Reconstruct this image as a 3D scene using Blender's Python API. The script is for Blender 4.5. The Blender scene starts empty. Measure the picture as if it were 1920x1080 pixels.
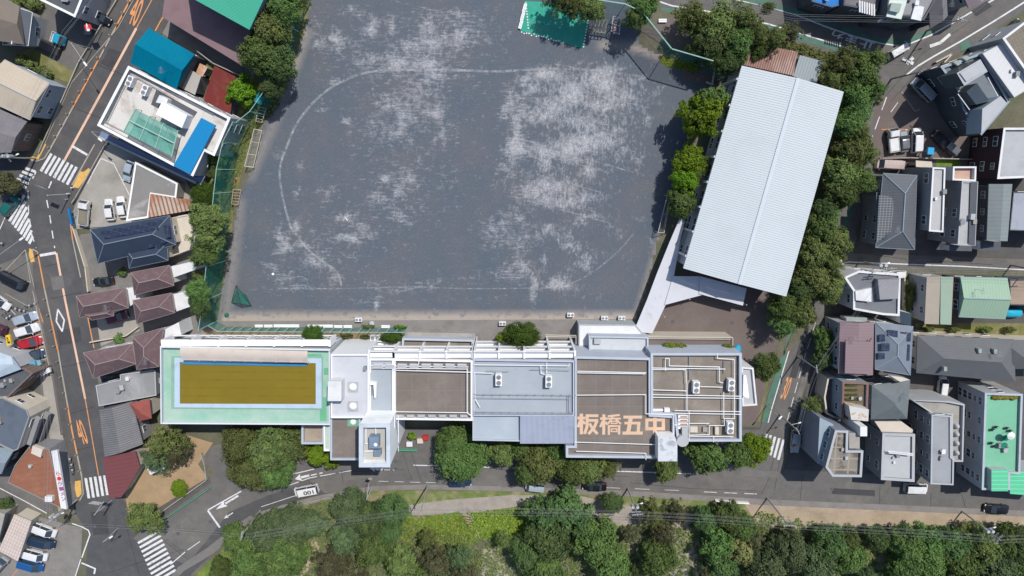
import bpy, bmesh, math, random
from mathutils import Vector, Matrix
R = math.radians
random.seed(7)
SC = bpy.context.scene
# ---------------- camera, sky, sun, exposure ----------------
FPX, CAMH, NADY = 1280.0, 130.0, 320.0          # focal length in 1920-wide pixels, flying height, row of the point straight below
TILT = math.atan((540 - NADY) / FPX)
cam = bpy.data.objects.new('camera', bpy.data.cameras.new('camera'))
SC.collection.objects.link(cam)
cam.location = (0, 0, CAMH)
cam.rotation_euler = (-TILT, 0, 0)
cam.data.sensor_width = 36
cam.data.lens = 36 * FPX / 1920
cam.data.clip_end = 2000
SC.camera = cam
SUN_EL, SUN_AZ = R(57), R(31)
w = bpy.data.worlds.new('World'); SC.world = w; w.use_nodes = True
wn = w.node_tree
sky = wn.nodes.new('ShaderNodeTexSky'); sky.sky_type = 'NISHITA'; sky.sun_disc = False
sky.sun_elevation = SUN_EL; sky.sun_rotation = SUN_AZ
wn.links.new(sky.outputs[0], wn.nodes['Background'].inputs[0])
wn.nodes['Background'].inputs[1].default_value = 0.108
sl = bpy.data.lights.new('sun', 'SUN'); sl.energy = 3.8; sl.angle = R(0.55); sl.color = (1.0, .95, .87)
so = bpy.data.objects.new('sun', sl); SC.collection.objects.link(so)
so.rotation_euler = Vector((math.sin(SUN_AZ)*math.cos(SUN_EL), math.cos(SUN_AZ)*math.cos(SUN_EL), math.sin(SUN_EL))).to_track_quat('Z', 'Y').to_euler()
SC.view_settings.view_transform = 'Standard'; SC.view_settings.look = 'None'
SC.view_settings.exposure = 0.35
SC.view_settings.gamma = 1
SC.render.resolution_x = 1024; SC.render.resolution_y = 576

# ---------------- helpers ----------------
_c, _s = math.cos(TILT), math.sin(TILT)
def P(px, py, z=0.0):
    """world point of height z seen at photo position (px, py)"""
    x = px - 960; y = py - 540
    t = (CAMH - z) / (FPX * _c - y * _s)
    return Vector((x * t, -(FPX * _s + y * _c) * t, z))
def PP(pts, z=0.0): return [P(a, b, z) for a, b in pts]
def link(o): SC.collection.objects.link(o); return o
def tag(o, label=None, cat=None, group=None, kind=None):
    if label: o['label'] = label
    if cat: o['category'] = cat
    if group: o['group'] = group
    if kind: o['kind'] = kind
    return o
def empty(name, loc, label, cat, group=None, rz=0.0):
    o = bpy.data.objects.new(name, None); o.location = loc; o.rotation_euler.z = rz
    o.empty_display_size = .5
    return tag(link(o), label, cat, group)
def ccw(p):
    a = sum(p[i][0]*p[(i+1) % len(p)][1] - p[(i+1) % len(p)][0]*p[i][1] for i in range(len(p)))
    return list(p) if a > 0 else list(p)[::-1]
def inset(poly, d):
    """offset a CCW polygon inwards by d metres"""
    n = len(poly); out = []
    for i in range(n):
        a, b, c = poly[i-1], poly[i], poly[(i+1) % n]
        e1 = Vector((b[0]-a[0], b[1]-a[1])).normalized(); e2 = Vector((c[0]-b[0], c[1]-b[1])).normalized()
        n1 = Vector((-e1.y, e1.x)); n2 = Vector((-e2.y, e2.x))
        k = 1 + n1.dot(n2)
        m = (n1 + n2) * (d / max(k, .35))
        out.append(Vector((b[0]+m.x, b[1]+m.y, 0)))
    return out
class MB:
    """collects shapes into one mesh; every shape takes a material index"""
    def __init__(s): s.v = []; s.f = []; s.m = []
    def face(s, pts, mi=0):
        n = len(s.v); s.v += [tuple(p) for p in pts]; s.f.append(tuple(range(n, n+len(pts)))); s.m.append(mi)
    def prism(s, poly, z0, z1, mi=0, top=True, bottom=False, mt=None):
        p = ccw(poly); n = len(p)
        for i in range(n):
            a, b = p[i], p[(i+1) % n]
            s.face([(a[0], a[1], z0), (b[0], b[1], z0), (b[0], b[1], z1), (a[0], a[1], z1)], mi)
        if top: s.face([(a[0], a[1], z1) for a in p], mi if mt is None else mt)
        if bottom: s.face([(a[0], a[1], z0) for a in p][::-1], mi)
    def ring(s, outer, inner, z0, z1, zi, mi=0):
        """parapet: outer wall z0..z1, top ring, inner wall z1..zi"""
        n = len(outer)
        for i in range(n):
            a, b = outer[i], outer[(i+1) % n]; c, d = inner[i], inner[(i+1) % n]
            s.face([(a[0], a[1], z0), (b[0], b[1], z0), (b[0], b[1], z1), (a[0], a[1], z1)], mi)
            s.face([(a[0], a[1], z1), (b[0], b[1], z1), (d[0], d[1], z1), (c[0], c[1], z1)], mi)
            s.face([(c[0], c[1], z1), (d[0], d[1], z1), (d[0], d[1], zi), (c[0], c[1], zi)], mi)
    def box(s, c, d, rz=0.0, mi=0, mt=None):
        ca, sa = math.cos(rz), math.sin(rz); hx, hy, hz = d[0]/2, d[1]/2, d[2]/2
        q = [(c[0]+x*ca-y*sa, c[1]+x*sa+y*ca) for x, y in ((-hx,-hy), (hx,-hy), (hx,hy), (-hx,hy))]
        s.prism(q, c[2]-hz, c[2]+hz, mi, True, True, mt)
    def rect(s, a, b, wd, z, mi=0):
        a = Vector((a[0], a[1])); b = Vector((b[0], b[1])); d = (b-a).normalized(); n = Vector((-d.y, d.x))*wd/2
        s.face([(a.x-n.x, a.y-n.y, z), (b.x-n.x, b.y-n.y, z), (b.x+n.x, b.y+n.y, z), (a.x+n.x, a.y+n.y, z)], mi)
    def tube(s, a, b, r, r2=None, k=6, mi=0, cap=True):
        a = Vector(a); b = Vector(b); r2 = r if r2 is None else r2
        d = (b-a)
        if d.length < 1e-6: return
        q = d.to_track_quat('Z', 'Y')
        A = [a + q @ Vector((math.cos(2*math.pi*i/k)*r, math.sin(2*math.pi*i/k)*r, 0)) for i in range(k)]
        B = [b + q @ Vector((math.cos(2*math.pi*i/k)*r2, math.sin(2*math.pi*i/k)*r2, 0)) for i in range(k)]
        for i in range(k): s.face([A[i], A[(i+1) % k], B[(i+1) % k], B[i]], mi)
        if cap: s.face(A[::-1], mi); s.face(B, mi)
    def path(s, pts, r, k=5, mi=0):
        for i in range(len(pts)-1): s.tube(pts[i], pts[i+1], r, k=k, mi=mi)
    def dome(s, c, rx, ry, rz, nu=16, nv=5, mi=0, sq=1.0):
        rows = []
        for j in range(nv+1):
            t = math.pi/2*j/nv; row = []
            for i in range(nu):
                u = 2*math.pi*i/nu; cu, su = math.cos(u), math.sin(u)
                cx = math.copysign(abs(cu)**sq, cu); cy = math.copysign(abs(su)**sq, su)
                row.append((c[0]+rx*math.cos(t)*cx, c[1]+ry*math.cos(t)*cy, c[2]+rz*math.sin(t)))
            rows.append(row)
        for j in range(nv):
            for i in range(nu): s.face([rows[j][i], rows[j][(i+1) % nu], rows[j+1][(i+1) % nu], rows[j+1][i]], mi)
    def build(s, name, mats, parent=None, loc=None, smooth=False, merge=False):
        me = bpy.data.meshes.new(name); me.from_pydata(s.v, [], s.f)
        if not isinstance(mats, (list, tuple)): mats = [mats]
        for m in mats: me.materials.append(m)
        me.polygons.foreach_set('material_index', s.m)
        if merge:
            b = bmesh.new(); b.from_mesh(me); bmesh.ops.remove_doubles(b, verts=b.verts, dist=.001); b.to_mesh(me); b.free()
        if smooth: me.polygons.foreach_set('use_smooth', [True]*len(me.polygons))
        me.update()
        o = link(bpy.data.objects.new(name, me))
        if parent is not None:
            o.parent = parent
            # geometry was given in world space: undo the parent's placement
            if loc is None:
                M = Matrix.LocRotScale(parent.location, parent.rotation_euler, parent.scale)
                if parent.parent is not None: M = Matrix.LocRotScale(parent.parent.location, parent.parent.rotation_euler, parent.parent.scale) @ M
                me.transform(M.inverted())
        if loc is not None: o.location = loc
        return o
KIDS = {}
def kids(o): return [c for c in SC.collection.objects if c.parent == o]
def tree_of(o):
    """source object, its children and theirs, found once so that copying stays fast"""
    if o.name not in KIDS: KIDS[o.name] = [(c, tree_of(c)) for c in kids(o)]
    return KIDS[o.name]
def copy_tree(o, parent=None):
    c = o.copy(); link(c)
    if parent is not None: c.parent = parent
    for ch, _ in tree_of(o): copy_tree(ch, c)
    return c
# ---------------- materials ----------------
MATS = {}
def damp(c): return tuple(x if x < .15 else .15+(x-.15)*.70 for x in c)
def mat(name, col, rough=.85, var=.12, scale=.6, col2=None, fac2=.5, scale2=.15, spec=.15, metal=0.0, raw=False,
        stripe=None, grid=None, bump=0.0, alpha=1.0, thr=None, objvar=0.0):
    """procedural surface: base colour, fine grain, optional second colour in patches (stains, wear),
    stripe=(angle deg, period m, duty, colour) for seams of sheet roofs, grid=(angle,px,py,width,colour) for joints"""
    if name in MATS: return MATS[name]
    if col2 is None and var > .025 and not stripe: col2 = tuple(x*.72 for x in col); fac2 = .55; scale2 = .33; thr = (.5, .66)
    if not raw: col = damp(col); col2 = damp(col2) if col2 is not None else None
    m = bpy.data.materials.new(name); m.use_nodes = True; nt = m.node_tree; N = nt.nodes; L = nt.links
    b = N['Principled BSDF']; b.inputs['Roughness'].default_value = rough; b.inputs['Metallic'].default_value = metal
    b.inputs['Specular IOR Level'].default_value = spec
    geo = N.new('ShaderNodeNewGeometry'); pos = geo.outputs['Position']
    def noise(sc, det=4, rough_=.6, vec=pos, dist=0):
        n = N.new('ShaderNodeTexNoise'); n.inputs['Scale'].default_value = sc; n.inputs['Detail'].default_value = det
        n.inputs['Roughness'].default_value = rough_; n.inputs['Distortion'].default_value = dist
        L.new(vec, n.inputs['Vector']); return n.outputs['Fac']
    def math_(op, a, b_=None, c=None):
        n = N.new('ShaderNodeMath'); n.operation = op
        for i, x in enumerate((a, b_, c)):
            if x is None: continue
            if isinstance(x, (int, float)): n.inputs[i].default_value = x
            else: L.new(x, n.inputs[i])
        return n.outputs[0]
    def mix(f, a, b_):
        n = N.new('ShaderNodeMix'); n.data_type = 'RGBA'
        for i, x in ((0, f), (6, a), (7, b_)):
            if isinstance(x, (int, float)): n.inputs[i].default_value = x
            elif isinstance(x, tuple): n.inputs[i].default_value = (x[0], x[1], x[2], 1)
            else: L.new(x, n.inputs[i])
        return n.outputs[2]
    def ramp(f, lo, hi):
        n = N.new('ShaderNodeMapRange'); n.inputs[1].default_value = lo; n.inputs[2].default_value = hi
        L.new(f, n.inputs[0]); return n.outputs[0]
    c = tuple(col)
    if col2 is not None:
        f = noise(scale2, 6, .65, dist=.4)
        lo, hi = thr if thr else (.5, .68)
        c = mix(math_('MULTIPLY', ramp(f, lo, hi), fac2), c, tuple(col2))
    if var > 0:
        f = ramp(noise(scale, 5, .7), .25, .75)
        d = math_('MULTIPLY_ADD', f, 2*var, 1-var)
        f2 = ramp(noise(scale*9, 3, .7), .25, .75)
        d = math_('MULTIPLY', d, math_('MULTIPLY_ADD', f2, var, 1-var/2))
        n = N.new('ShaderNodeVectorMath'); n.operation = 'SCALE'
        if isinstance(c, tuple): n.inputs[0].default_value = c
        else: L.new(c, n.inputs[0])
        L.new(d, n.inputs['Scale']); c = n.outputs[0]
    def axis(ang):
        sp = N.new('ShaderNodeSeparateXYZ'); L.new(pos, sp.inputs[0])
        return math_('ADD', math_('MULTIPLY', sp.outputs[0], math.cos(R(ang))), math_('MULTIPLY', sp.outputs[1], math.sin(R(ang))))
    if stripe:
        ang, per, duty, sc_ = stripe
        t = math_('FRACT', math_('DIVIDE', axis(ang), per))
        c = mix(math_('LESS_THAN', t, duty), c, tuple(sc_))
        if bump == 0: bump = .0
    if grid:
        ang, p1, p2, wd, gc = grid
        t1 = math_('LESS_THAN', math_('FRACT', math_('DIVIDE', axis(ang), p1)), wd/p1)
        t2 = math_('LESS_THAN', math_('FRACT', math_('DIVIDE', axis(ang+90), p2)), wd/p2)
        c = mix(math_('MAXIMUM', t1, t2), c, tuple(gc))
    if objvar:
        oi = N.new('ShaderNodeObjectInfo')
        hs = N.new('ShaderNodeHueSaturation')
        L.new(math_('MULTIPLY_ADD', oi.outputs['Random'], 2*objvar, 1-objvar), hs.inputs['Value'])
        L.new(math_('MULTIPLY_ADD', oi.outputs['Random'], objvar*.12, .5-objvar*.06), hs.inputs['Hue'])
        L.new(c, hs.inputs['Color']) if not isinstance(c, tuple) else None
        c = hs.outputs[0]
    if isinstance(c, tuple): b.inputs['Base Color'].default_value = (c[0], c[1], c[2], 1)
    else: L.new(c, b.inputs['Base Color'])
    if bump:
        bp = N.new('ShaderNodeBump'); bp.inputs['Strength'].default_value = bump; bp.inputs['Distance'].default_value = .05
        L.new(noise(scale*12, 3), bp.inputs['Height']); L.new(bp.outputs[0], b.inputs['Normal'])
    if alpha < 1:
        tr = N.new('ShaderNodeBsdfTransparent'); mx = N.new('ShaderNodeMixShader'); mx.inputs[0].default_value = alpha
        L.new(tr.outputs[0], mx.inputs[1]); L.new(b.outputs[0], mx.inputs[2]); L.new(mx.outputs[0], N['Material Output'].inputs['Surface'])
    MATS[name] = m; return m
def G(v): v /= 255.0; return v/12.92 if v <= .04045 else ((v+.055)/1.055)**2.4
def S(r, g, b, k=1.0): return (G(r)*k, G(g)*k, G(b)*k)   # reflectance from an 8-bit swatch times k
M = {}
M['asphalt'] = mat('asphalt', (.072, .073, .078), .9, .16, .5, col2=(.105, .10, .098), fac2=.8, scale2=.11, bump=.3)
M['asphalt_old'] = mat('asphalt_old', (.112, .108, .106), .9, .16, .5, col2=(.155, .145, .132), fac2=.7, scale2=.09, bump=.3)
M['asphalt_brown'] = mat('asphalt_brown', (.125, .103, .097), .9, .10, .4, col2=(.17, .14, .13), fac2=.5, scale2=.1, bump=.2)
M['pave'] = mat('pave', (.15, .145, .14), .9, .12, .5, col2=(.09, .088, .085), fac2=.6, scale2=.2)
M['pave_dark'] = mat('pave_dark', (.09, .085, .085), .9, .12, .5)
M['concrete'] = mat('concrete', (.33, .31, .28), .85, .12, .4, col2=(.19, .175, .155), fac2=.7, scale2=.13)
M['concrete_dark'] = mat('concrete_dark', (.2, .185, .175), .85, .14, .4, col2=(.12, .11, .10), fac2=.6, scale2=.25)
M['kerb'] = mat('kerb', (.38, .35, .29), .8, .12, .8)
M['white_paint'] = mat('white_paint', (.72, .73, .75), .7, .06, 1.5, col2=(.2, .2, .2), fac2=.7, scale2=1.6, thr=(.54, .66))
M['yellow_paint'] = mat('yellow_paint', (.72, .42, .10), .7, .10, 1.5, col2=(.3, .2, .1), fac2=.5, scale2=1.2)
M['orange_paint'] = mat('orange_paint', (.72, .30, .11), .7, .08, 1.5, col2=(.35, .2, .12), fac2=.5, scale2=1.2)
M['pink_line'] = mat('pink_line', (.78, .50, .36), .7, .06, 1.5)
M['green_paint'] = mat('green_paint', (.075, .155, .12), .85, .15, .8, col2=(.08, .09, .085), fac2=.8, scale2=.3)
M['soil'] = mat('soil', (.31, .215, .125), .95, .2, .35, col2=(.16, .13, .075), fac2=.7, scale2=.15)
M['sand'] = mat('sand', (.38, .295, .205), .95, .18, .35, col2=(.25, .19, .12), fac2=.6, scale2=.2)
M['gravel'] = mat('gravel', (.34, .30, .26), .95, .2, .5, col2=(.22, .2, .17), fac2=.7, scale2=.25)
M['grass'] = mat('grass', (.10, .16, .035), .95, .3, .6, col2=(.22, .22, .05), fac2=.7, scale2=.3, bump=.4)
M['grass_dry'] = mat('grass_dry', (.13, .135, .05), .95, .25, .5, col2=(.24, .19, .10), fac2=.8, scale2=.25, bump=.4)
M['earth'] = mat('earth', (.115, .11, .08), .95, .25, .3, col2=(.07, .09, .04), fac2=.8, scale2=.12)
M['white'] = mat('white', (.74, .75, .77), .6, .04, .5, col2=(.55, .55, .54), fac2=.5, scale2=.4)
M['white_plain'] = mat('white_plain', (.66, .67, .69), .5, .03, .5, raw=True, col2=(.52, .51, .50), fac2=.4, scale2=.5, thr=(.55, .75))
M['cream'] = mat('cream', (.62, .56, .47), .75, .06, .5, col2=(.48, .42, .34), fac2=.4, scale2=.4)
M['lgrey'] = mat('lgrey', (.42, .44, .47), .7, .06, .5, col2=(.33, .34, .36), fac2=.5, scale2=.3)
M['mgrey'] = mat('mgrey', (.24, .25, .27), .7, .08, .5, col2=(.18, .185, .2), fac2=.5, scale2=.3)
M['dgrey'] = mat('dgrey', (.075, .082, .095), .7, .1, .5, col2=(.11, .12, .13), fac2=.5, scale2=.3)
M['bluegrey'] = mat('bluegrey', (.26, .34, .42), .6, .06, .5, col2=(.33, .40, .47), fac2=.5, scale2=.2)
M['brownwall'] = mat('brownwall', (.14, .10, .085), .8, .1, .8, grid=(0, .6, .3, .04, (.2, .17, .15)))
M['brick'] = mat('brick', (.050, .030, .033), .85, .12, 1.2)
M['steel'] = mat('steel', (.5, .52, .55), .35, .05, 1, metal=.6)
M['dark'] = mat('dark', (.03, .03, .035), .6, .1, 1)
M['glass'] = mat('glass', (.035, .05, .065), .08, .05, .5, spec=.8)
M['glass_green'] = mat('glass_green', (.30, .36, .33), .2, .05, .5, spec=.6)
M['rubber'] = mat('rubber', (.02, .02, .02), .8, .05, 2)
M['pole'] = mat('pole', (.36, .34, .31), .8, .1, 1)
M['bark'] = mat('bark', (.10, .075, .055), .95, .25, 2)
M['net'] = mat('net', (.03, .24, .17), .9, .1, .5, alpha=.30)
M['net_thick'] = mat('net_thick', (.03, .26, .19), .9, .1, .5, alpha=.36)
M['netframe'] = mat('netframe', (.30, .52, .44), .6, .05, 1)
# ---------------- ground, roads, lots ----------------
_zc = [0]
def zlv(lvl): _zc[0] += 1; return .01*lvl + .00012*(_zc[0] % 75)   # no two sheets share a plane
def sheet(name, px, m, lvl, kind='structure', label=None, cat=None):
    b = MB(); b.face([(q.x, q.y, zlv(lvl)) for q in ccw(PP(px))])
    o = b.build(name, m); tag(o, label, cat, kind=kind); return o
b = MB(); b.face([(-900, -900, -.02), (900, -900, -.02), (900, 900, -.02), (-900, 900, -.02)])
tag(b.build('ground', M['earth']), kind='structure')
def text_mesh(name, s, c, wd, ht, ang, m, parent=None, bold=.0, thick=0.0):
    """lettering as flat mesh (in the built-in font), centred on c, wd x ht metres, baseline turned by ang degrees"""
    cu = bpy.data.curves.new(name, 'FONT'); cu.body = s; cu.size = 1; cu.offset = bold; cu.extrude = thick
    o = bpy.data.objects.new(name, cu); link(o)
    bpy.context.view_layer.update()
    me = bpy.data.meshes.new_from_object(o.evaluated_get(bpy.context.evaluated_depsgraph_get()))
    bpy.data.objects.remove(o)
    xs = [v.co.x for v in me.vertices]; ys = [v.co.y for v in me.vertices]
    me.transform(Matrix.Translation((-(min(xs)+max(xs))/2, -(min(ys)+max(ys))/2, 0)))
    me.transform(Matrix.Diagonal((wd/(max(xs)-min(xs)), ht/(max(ys)-min(ys)), 1, 1)))
    me.transform(Matrix.Rotation(R(ang), 4, 'Z')); me.transform(Matrix.Translation(c))
    me.materials.clear(); me.materials.append(m); me.name = name
    q = link(bpy.data.objects.new(name, me))
    if parent is not None:
        q.parent = parent; me.transform(Matrix.LocRotScale(parent.location, parent.rotation_euler, parent.scale).inverted())
    return q
# park ground and verge
sheet('park_ground', [(330,1400),(330,1085),(362,1078),(405,1040),(470,985),(520,950),(600,930),(690,915),(900,920),(1180,930),(1400,942),(1920,968),(2400,990),(2400,1400)], M['earth'], 1)
sheet('grass_slope', [(360,1085),(400,1046),(440,1020),(470,1010),(480,1085)], M['grass'], 2)
sheet('park_grass', [(620,918),(1010,922),(1330,938),(1430,945),(1430,1000),(1180,990),(1010,1010),(860,1012),(700,1000),(610,1000)], mat('grass_verge', (.12, .16, .05), .95, .3, .6, col2=(.25, .21, .12), fac2=.85, scale2=.3, bump=.4, thr=(.46, .6)), 2)
sheet('dirt_path', [(765,947),(830,938),(960,928),(1090,930),(1210,955),(1215,985),(1140,985),(1090,950),(980,948),(880,962),(770,966)], M['gravel'], 3)
sheet('dirt_strip', [(1395,943),(1700,952),(2300,985),(2300,1020),(1800,990),(1640,985),(1500,1000),(1420,985)], M['sand'], 3)
sheet('sandy_clearing', [(905,1030),(985,1018),(1010,1060),(1000,1140),(900,1140)], M['gravel'], 3)
sheet('sandy_patch', [(1290,960),(1310,1000),(1320,1080),(1265,1080),(1180,1040),(1165,1010),(1240,1000)], M['gravel'], 4)
sheet('sandy_clearing', [(545,1080),(560,1035),(590,1010),(600,1025),(570,1085),(560,1140),(520,1140)], M['sand'], 3)
sheet('sandy_clearing', [(1622,1012),(1668,1010),(1688,1062),(1650,1070),(1618,1055)], M['sand'], 3)
sheet('bright_grass', [(765,980),(860,958),(905,1010),(860,1035),(770,1000)], M['grass'], 4)
sheet('bright_grass', [(882,962),(990,950),(1010,1000),(930,1012),(885,1000)], mat('grass_yellow', (.12, .18, .03), .95, .35, .9, col2=(.20, .21, .04), fac2=.8, scale2=.6, bump=.4), 4)
sheet('bright_grass', [(750,950),(775,968),(770,1020),(740,1010)], MATS['grass_yellow'], 5)
# roads
sheet('road', [(224,-60),(350,-60),(318,0),(134,350),(134,360),(145,440),(158,520),(186,660),(200,760),(232,940),(300,958),(395,893),(440,845),(560,800),(1425,800),(1432,780),(1505,560),(1560,400),(1610,180),(1640,130),(1600,118),(1440,68),(1250,30),(1190,12),(1100,-20),(1100,-120),(2100,-120),(2050,-40),(1920,20),(1780,110),(1705,170),(1665,235),(1640,330),(1590,474),(2300,500),(2300,535),(1920,508),(1575,505),(1540,600),(1500,720),(1478,800),(1470,880),(1920,905),(2300,925),(2300,985),(1920,966),(1440,944),(1180,928),(900,916),(700,916),(590,930),(500,955),(440,1000),(360,1075),(300,1200),(155,1200),(165,1000),(140,960),(100,740),(62,468),(40,480),(-20,560),(-80,560),(-80,300),(60,300),(78,288)], M['asphalt'], 3)
sheet('east_road', [(560,806),(1425,806),(1505,560),(1560,400),(1610,180),(1650,128),(1600,118),(1440,68),(1250,30),(1190,12),(1100,-20),(1100,-120),(2100,-120),(2050,-40),(1920,20),(1780,110),(1705,170),(1665,235),(1640,330),(1590,474),(2300,500),(2300,535),(1920,508),(1575,505),(1540,600),(1500,720),(1478,800),(1470,880),(1920,905),(2300,925),(2300,985),(1920,966),(1440,944),(1180,928),(900,916),(700,916),(610,925),(580,900),(500,930),(430,960),(350,1060),(250,1010),(300,958),(395,893),(440,845)], M['asphalt_old'], 4)
sheet('side_street', [(-120,296),(78,296),(134,355),(60,470),(40,480),(-20,560),(-120,560)], M['asphalt'], 4)
# pavements beside the arterial road (a real step up) and verges
def slab(name, px, m, h=.12, label=None, cat=None, kind='structure'):
    b = MB(); b.prism([(q.x, q.y) for q in PP(px)], 0, h); return tag(b.build(name, m), label, cat, kind=kind)
slab('pavement', [(222,-40),(262,-40),(243,0),(92,283),(84,297),(70,300),(62,303),(56,298),(76,288)], M['pave_dark'])
slab('pavement', [(60,464),(70,468),(84,540),(110,660),(136,808),(154,895),(156,925),(150,938),(140,936),(135,880),(117,812),(98,700),(65,540)], M['pave_dark'])
slab('pavement', [(311,30),(318,36),(300,70),(202,272),(145,378),(136,370),(134,352),(172,280),(240,140)], M['pave_dark'])
slab('pavement', [(132,395),(140,395),(150,455),(166,520),(180,592),(190,655),(176,655),(160,560)], M['pave_dark'])
slab('pavement', [(290,958),(308,968),(395,905),(393,893)], M['pave_dark'])
slab('pavement', [(480,970),(480,962),(530,946),(600,928),(700,911),(800,908),(960,912),(1180,920),(1440,936),(1920,957),(2300,975),(2300,985),(1920,968),(1440,947),(1180,930),(960,921),(800,917),(700,920),(600,940),(530,960)], M['concrete_dark'])
slab('pavement', [(318,1085),(332,1085),(345,1070),(400,1038),(460,985),(478,972),(470,966),(440,985),(390,1026),(335,1062)], M['pave'])
slab('pavement', [(1540,600),(1549,600),(1512,710),(1486,800),(1478,800),(1500,715)], M['pave'])
# kerb lines: orange and white painted kerbs along the arterial road
def kerb(name, pts, wd, m1, m2=None, n=1, h=.16, z0=0):
    W = PP(pts); segs = []
    for i in range(len(W)-1):
        a, c = W[i], W[i+1]; k = max(1, int((c-a).length/4.5))
        for j in range(k): segs.append((a.lerp(c, j/k), a.lerp(c, (j+1)/k)))
    b = MB()
    for i, (a, c) in enumerate(segs):
        d = (c-a); ang = math.atan2(d.y, d.x)
        b.box(((a.x+c.x)/2, (a.y+c.y)/2, h/2+z0), (d.length+.02, wd, h), ang, (i*7 // 5) % 2 if m2 else 0)
    return tag(b.build(name, [m1] + ([m2] if m2 else [])), kind='structure')
kerb('painted_kerb', [(245,0),(160,160),(93,283)], .26, M['orange_paint'], M['kerb'])
kerb('painted_kerb', [(84,540),(110,660),(136,808),(154,893)], .26, M['kerb'], M['orange_paint'])
kerb('painted_kerb', [(62,467),(71,472),(84,540)], .22, M['kerb'], M['orange_paint'])
kerb('painted_kerb', [(178,271),(136,347)], .22, M['kerb'], M['orange_paint'])
kerb('painted_kerb', [(133,420),(137,450),(152,520)], .2, M['orange_paint'], M['kerb'])
kerb('painted_kerb', [(165,592),(177,652)], .2, M['orange_paint'], M['kerb'])
kerb('kerb', [(93,283),(84,297),(70,302),(60,301)], .2, M['kerb'])
kerb('kerb', [(154,893),(157,925),(150,938)], .2, M['kerb'])
kerb('kerb', [(306,33),(292,58)], .2, M['orange_paint'])
def line(name, pts, wd, m, dash=None, lvl=6, close=False):
    """painted line; dash=(on, off) in metres"""
    W = PP(pts); b = MB(); pos = 0.0; zz = zlv(lvl)
    # smooth long bends
    for i in range(len(W)-1):
        a, c = W[i], W[i+1]; d = (c-a).length
        if not dash:
            b.rect(a, c + (c-a).normalized()*wd*.25, wd, zz + .0001*(i % 2))
        else:
            t = 0.0; on, off = dash; per = on+off
            while t < d:
                ph = (pos+t) % per
                if ph < on:
                    e = min(d, t+on-ph); b.rect(a.lerp(c, t/d), a.lerp(c, e/d), wd, zz); t = e+1e-4
                else: t += per-ph+1e-4
            pos += d
    return tag(b.build(name, m), kind='structure')
WP, OP = M['white_paint'], M['orange_paint']
line('centre_line', [(286,-2),(256,53)], .15, OP); line('centre_line', [(256,53),(190,175),(121,301)], .42, M['pink_line'])
line('centre_line', [(106,474),(122,560),(160,747)], .42, M['pink_line']); line('centre_line', [(160,747),(171,810),(185,891)], .18, OP)
line('stop_line', [(136,274),(163,290)], .45, WP); line('stop_line', [(75,479),(104,474)], .5, WP)
line('stop_line', [(390,957),(412,988)], .4, WP); line('lane_line', [(390,956),(452,921)], .25, WP)
line('stop_line', [(153,1055),(179,1066),(177,1075)], .35, WP)
line('guide_line', [(97,340),(92,352)], .25, WP); line('guide_line', [(88,375),(93,400),(103,465)], .22, WP, (1.5, 1.4))
line('guide_line', [(68,322),(57,345)], .2, WP, (1.6, 1.2)); line('guide_line', [(53,358),(54,400),(60,440),(68,465)], .22, WP, (1.5, 1.2))
line('edge_line', [(135,981),(155,988),(166,994),(169,1002),(154,1045)], .25, WP); line('edge_line', [(152,1048),(140,1085)], .2, WP)
line('edge_line', [(0,430),(10,407)], .15, WP); line('edge_line', [(262,-20),(222,52),(135,155),(78,285)], .12, M['kerb'], lvl=14)
line('edge_line', [(0,915),(48,940),(88,962)], .2, WP)
line('edge_line', [(320,1058),(347,1035)], .2, WP); line('edge_line', [(352,1031),(375,1015)], .15, WP)
line('edge_line', [(490,950),(548,931),(600,917)], .12, WP); line('lane_line', [(533,913),(580,896),(660,882)], .16, WP, (3.2, .7))
line('lane_line', [(540,891),(590,879)], .18, WP); line('lane_line', [(583,891),(605,886)], .22, WP, (1.2, .6)); line('lane_line', [(705,881),(740,881)], .2, WP, (1.2, .5))
line('lane_line', [(775,872),(824,873)], .2, WP); line('lane_line', [(900,875),(917,876)], .2, WP); line('lane_line', [(960,877),(995,878)], .18, WP)
line('lane_line', [(1095,881),(1122,882)], .18, WP); line('lane_line', [(1150,883),(1295,888)], .22, WP)
line('edge_line', [(710,902),(820,905)], .09, WP, (2, 1.2)); line('edge_line', [(1135,914),(1290,920)], .1, WP, (3, 3)); line('edge_line', [(1320,922),(1420,926)], .14, WP, (2.6, 1.5))
line('edge_line', [(1375,-2),(1440,12),(1490,27),(1545,49),(1600,68),(1650,81),(1680,85),(1703,83),(1745,66),(1798,36),(1865,-2)], .26, WP)
line('edge_line', [(1227,0),(1260,11),(1315,19),(1370,30),(1440,45),(1515,67),(1600,94),(1612,101)], .24, WP)
line('edge_line', [(1612,101),(1622,120),(1625,165),(1608,215),(1593,270)], .18, WP, (1.5, 1.0))
line('edge_line', [(1930,-2),(1860,42),(1800,78),(1750,106),(1722,123),(1700,140)], .28, WP)
line('edge_line', [(1662,182),(1643,235),(1628,275)], .18, WP, (2.4, 1.2)); line('edge_line', [(1597,375),(1580,432)], .18, WP, (2.8, 1.4))
line('edge_line', [(1577,478),(1577,497),(1583,493),(1590,491),(1690,495),(1800,499),(1925,506)], .2, WP)
line('edge_line', [(1490,621),(1468,695),(1447,765),(1440,792)], .2, WP); line('edge_line', [(1529,605),(1510,665),(1500,700),(1485,755),(1472,802)], .13, WP, (2.2, .9))
line('parking_line', [(1690,172),(1715,209),(1724,205)], .12, M['kerb'], lvl=9); line('parking_line', [(1683,192),(1670,210)], .14, WP, lvl=9)
line('parking_line', [(10,550),(60,578)], .1, M['kerb'], lvl=9); line('parking_line', [(0,560),(30,590)], .1, WP, lvl=9)
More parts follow.
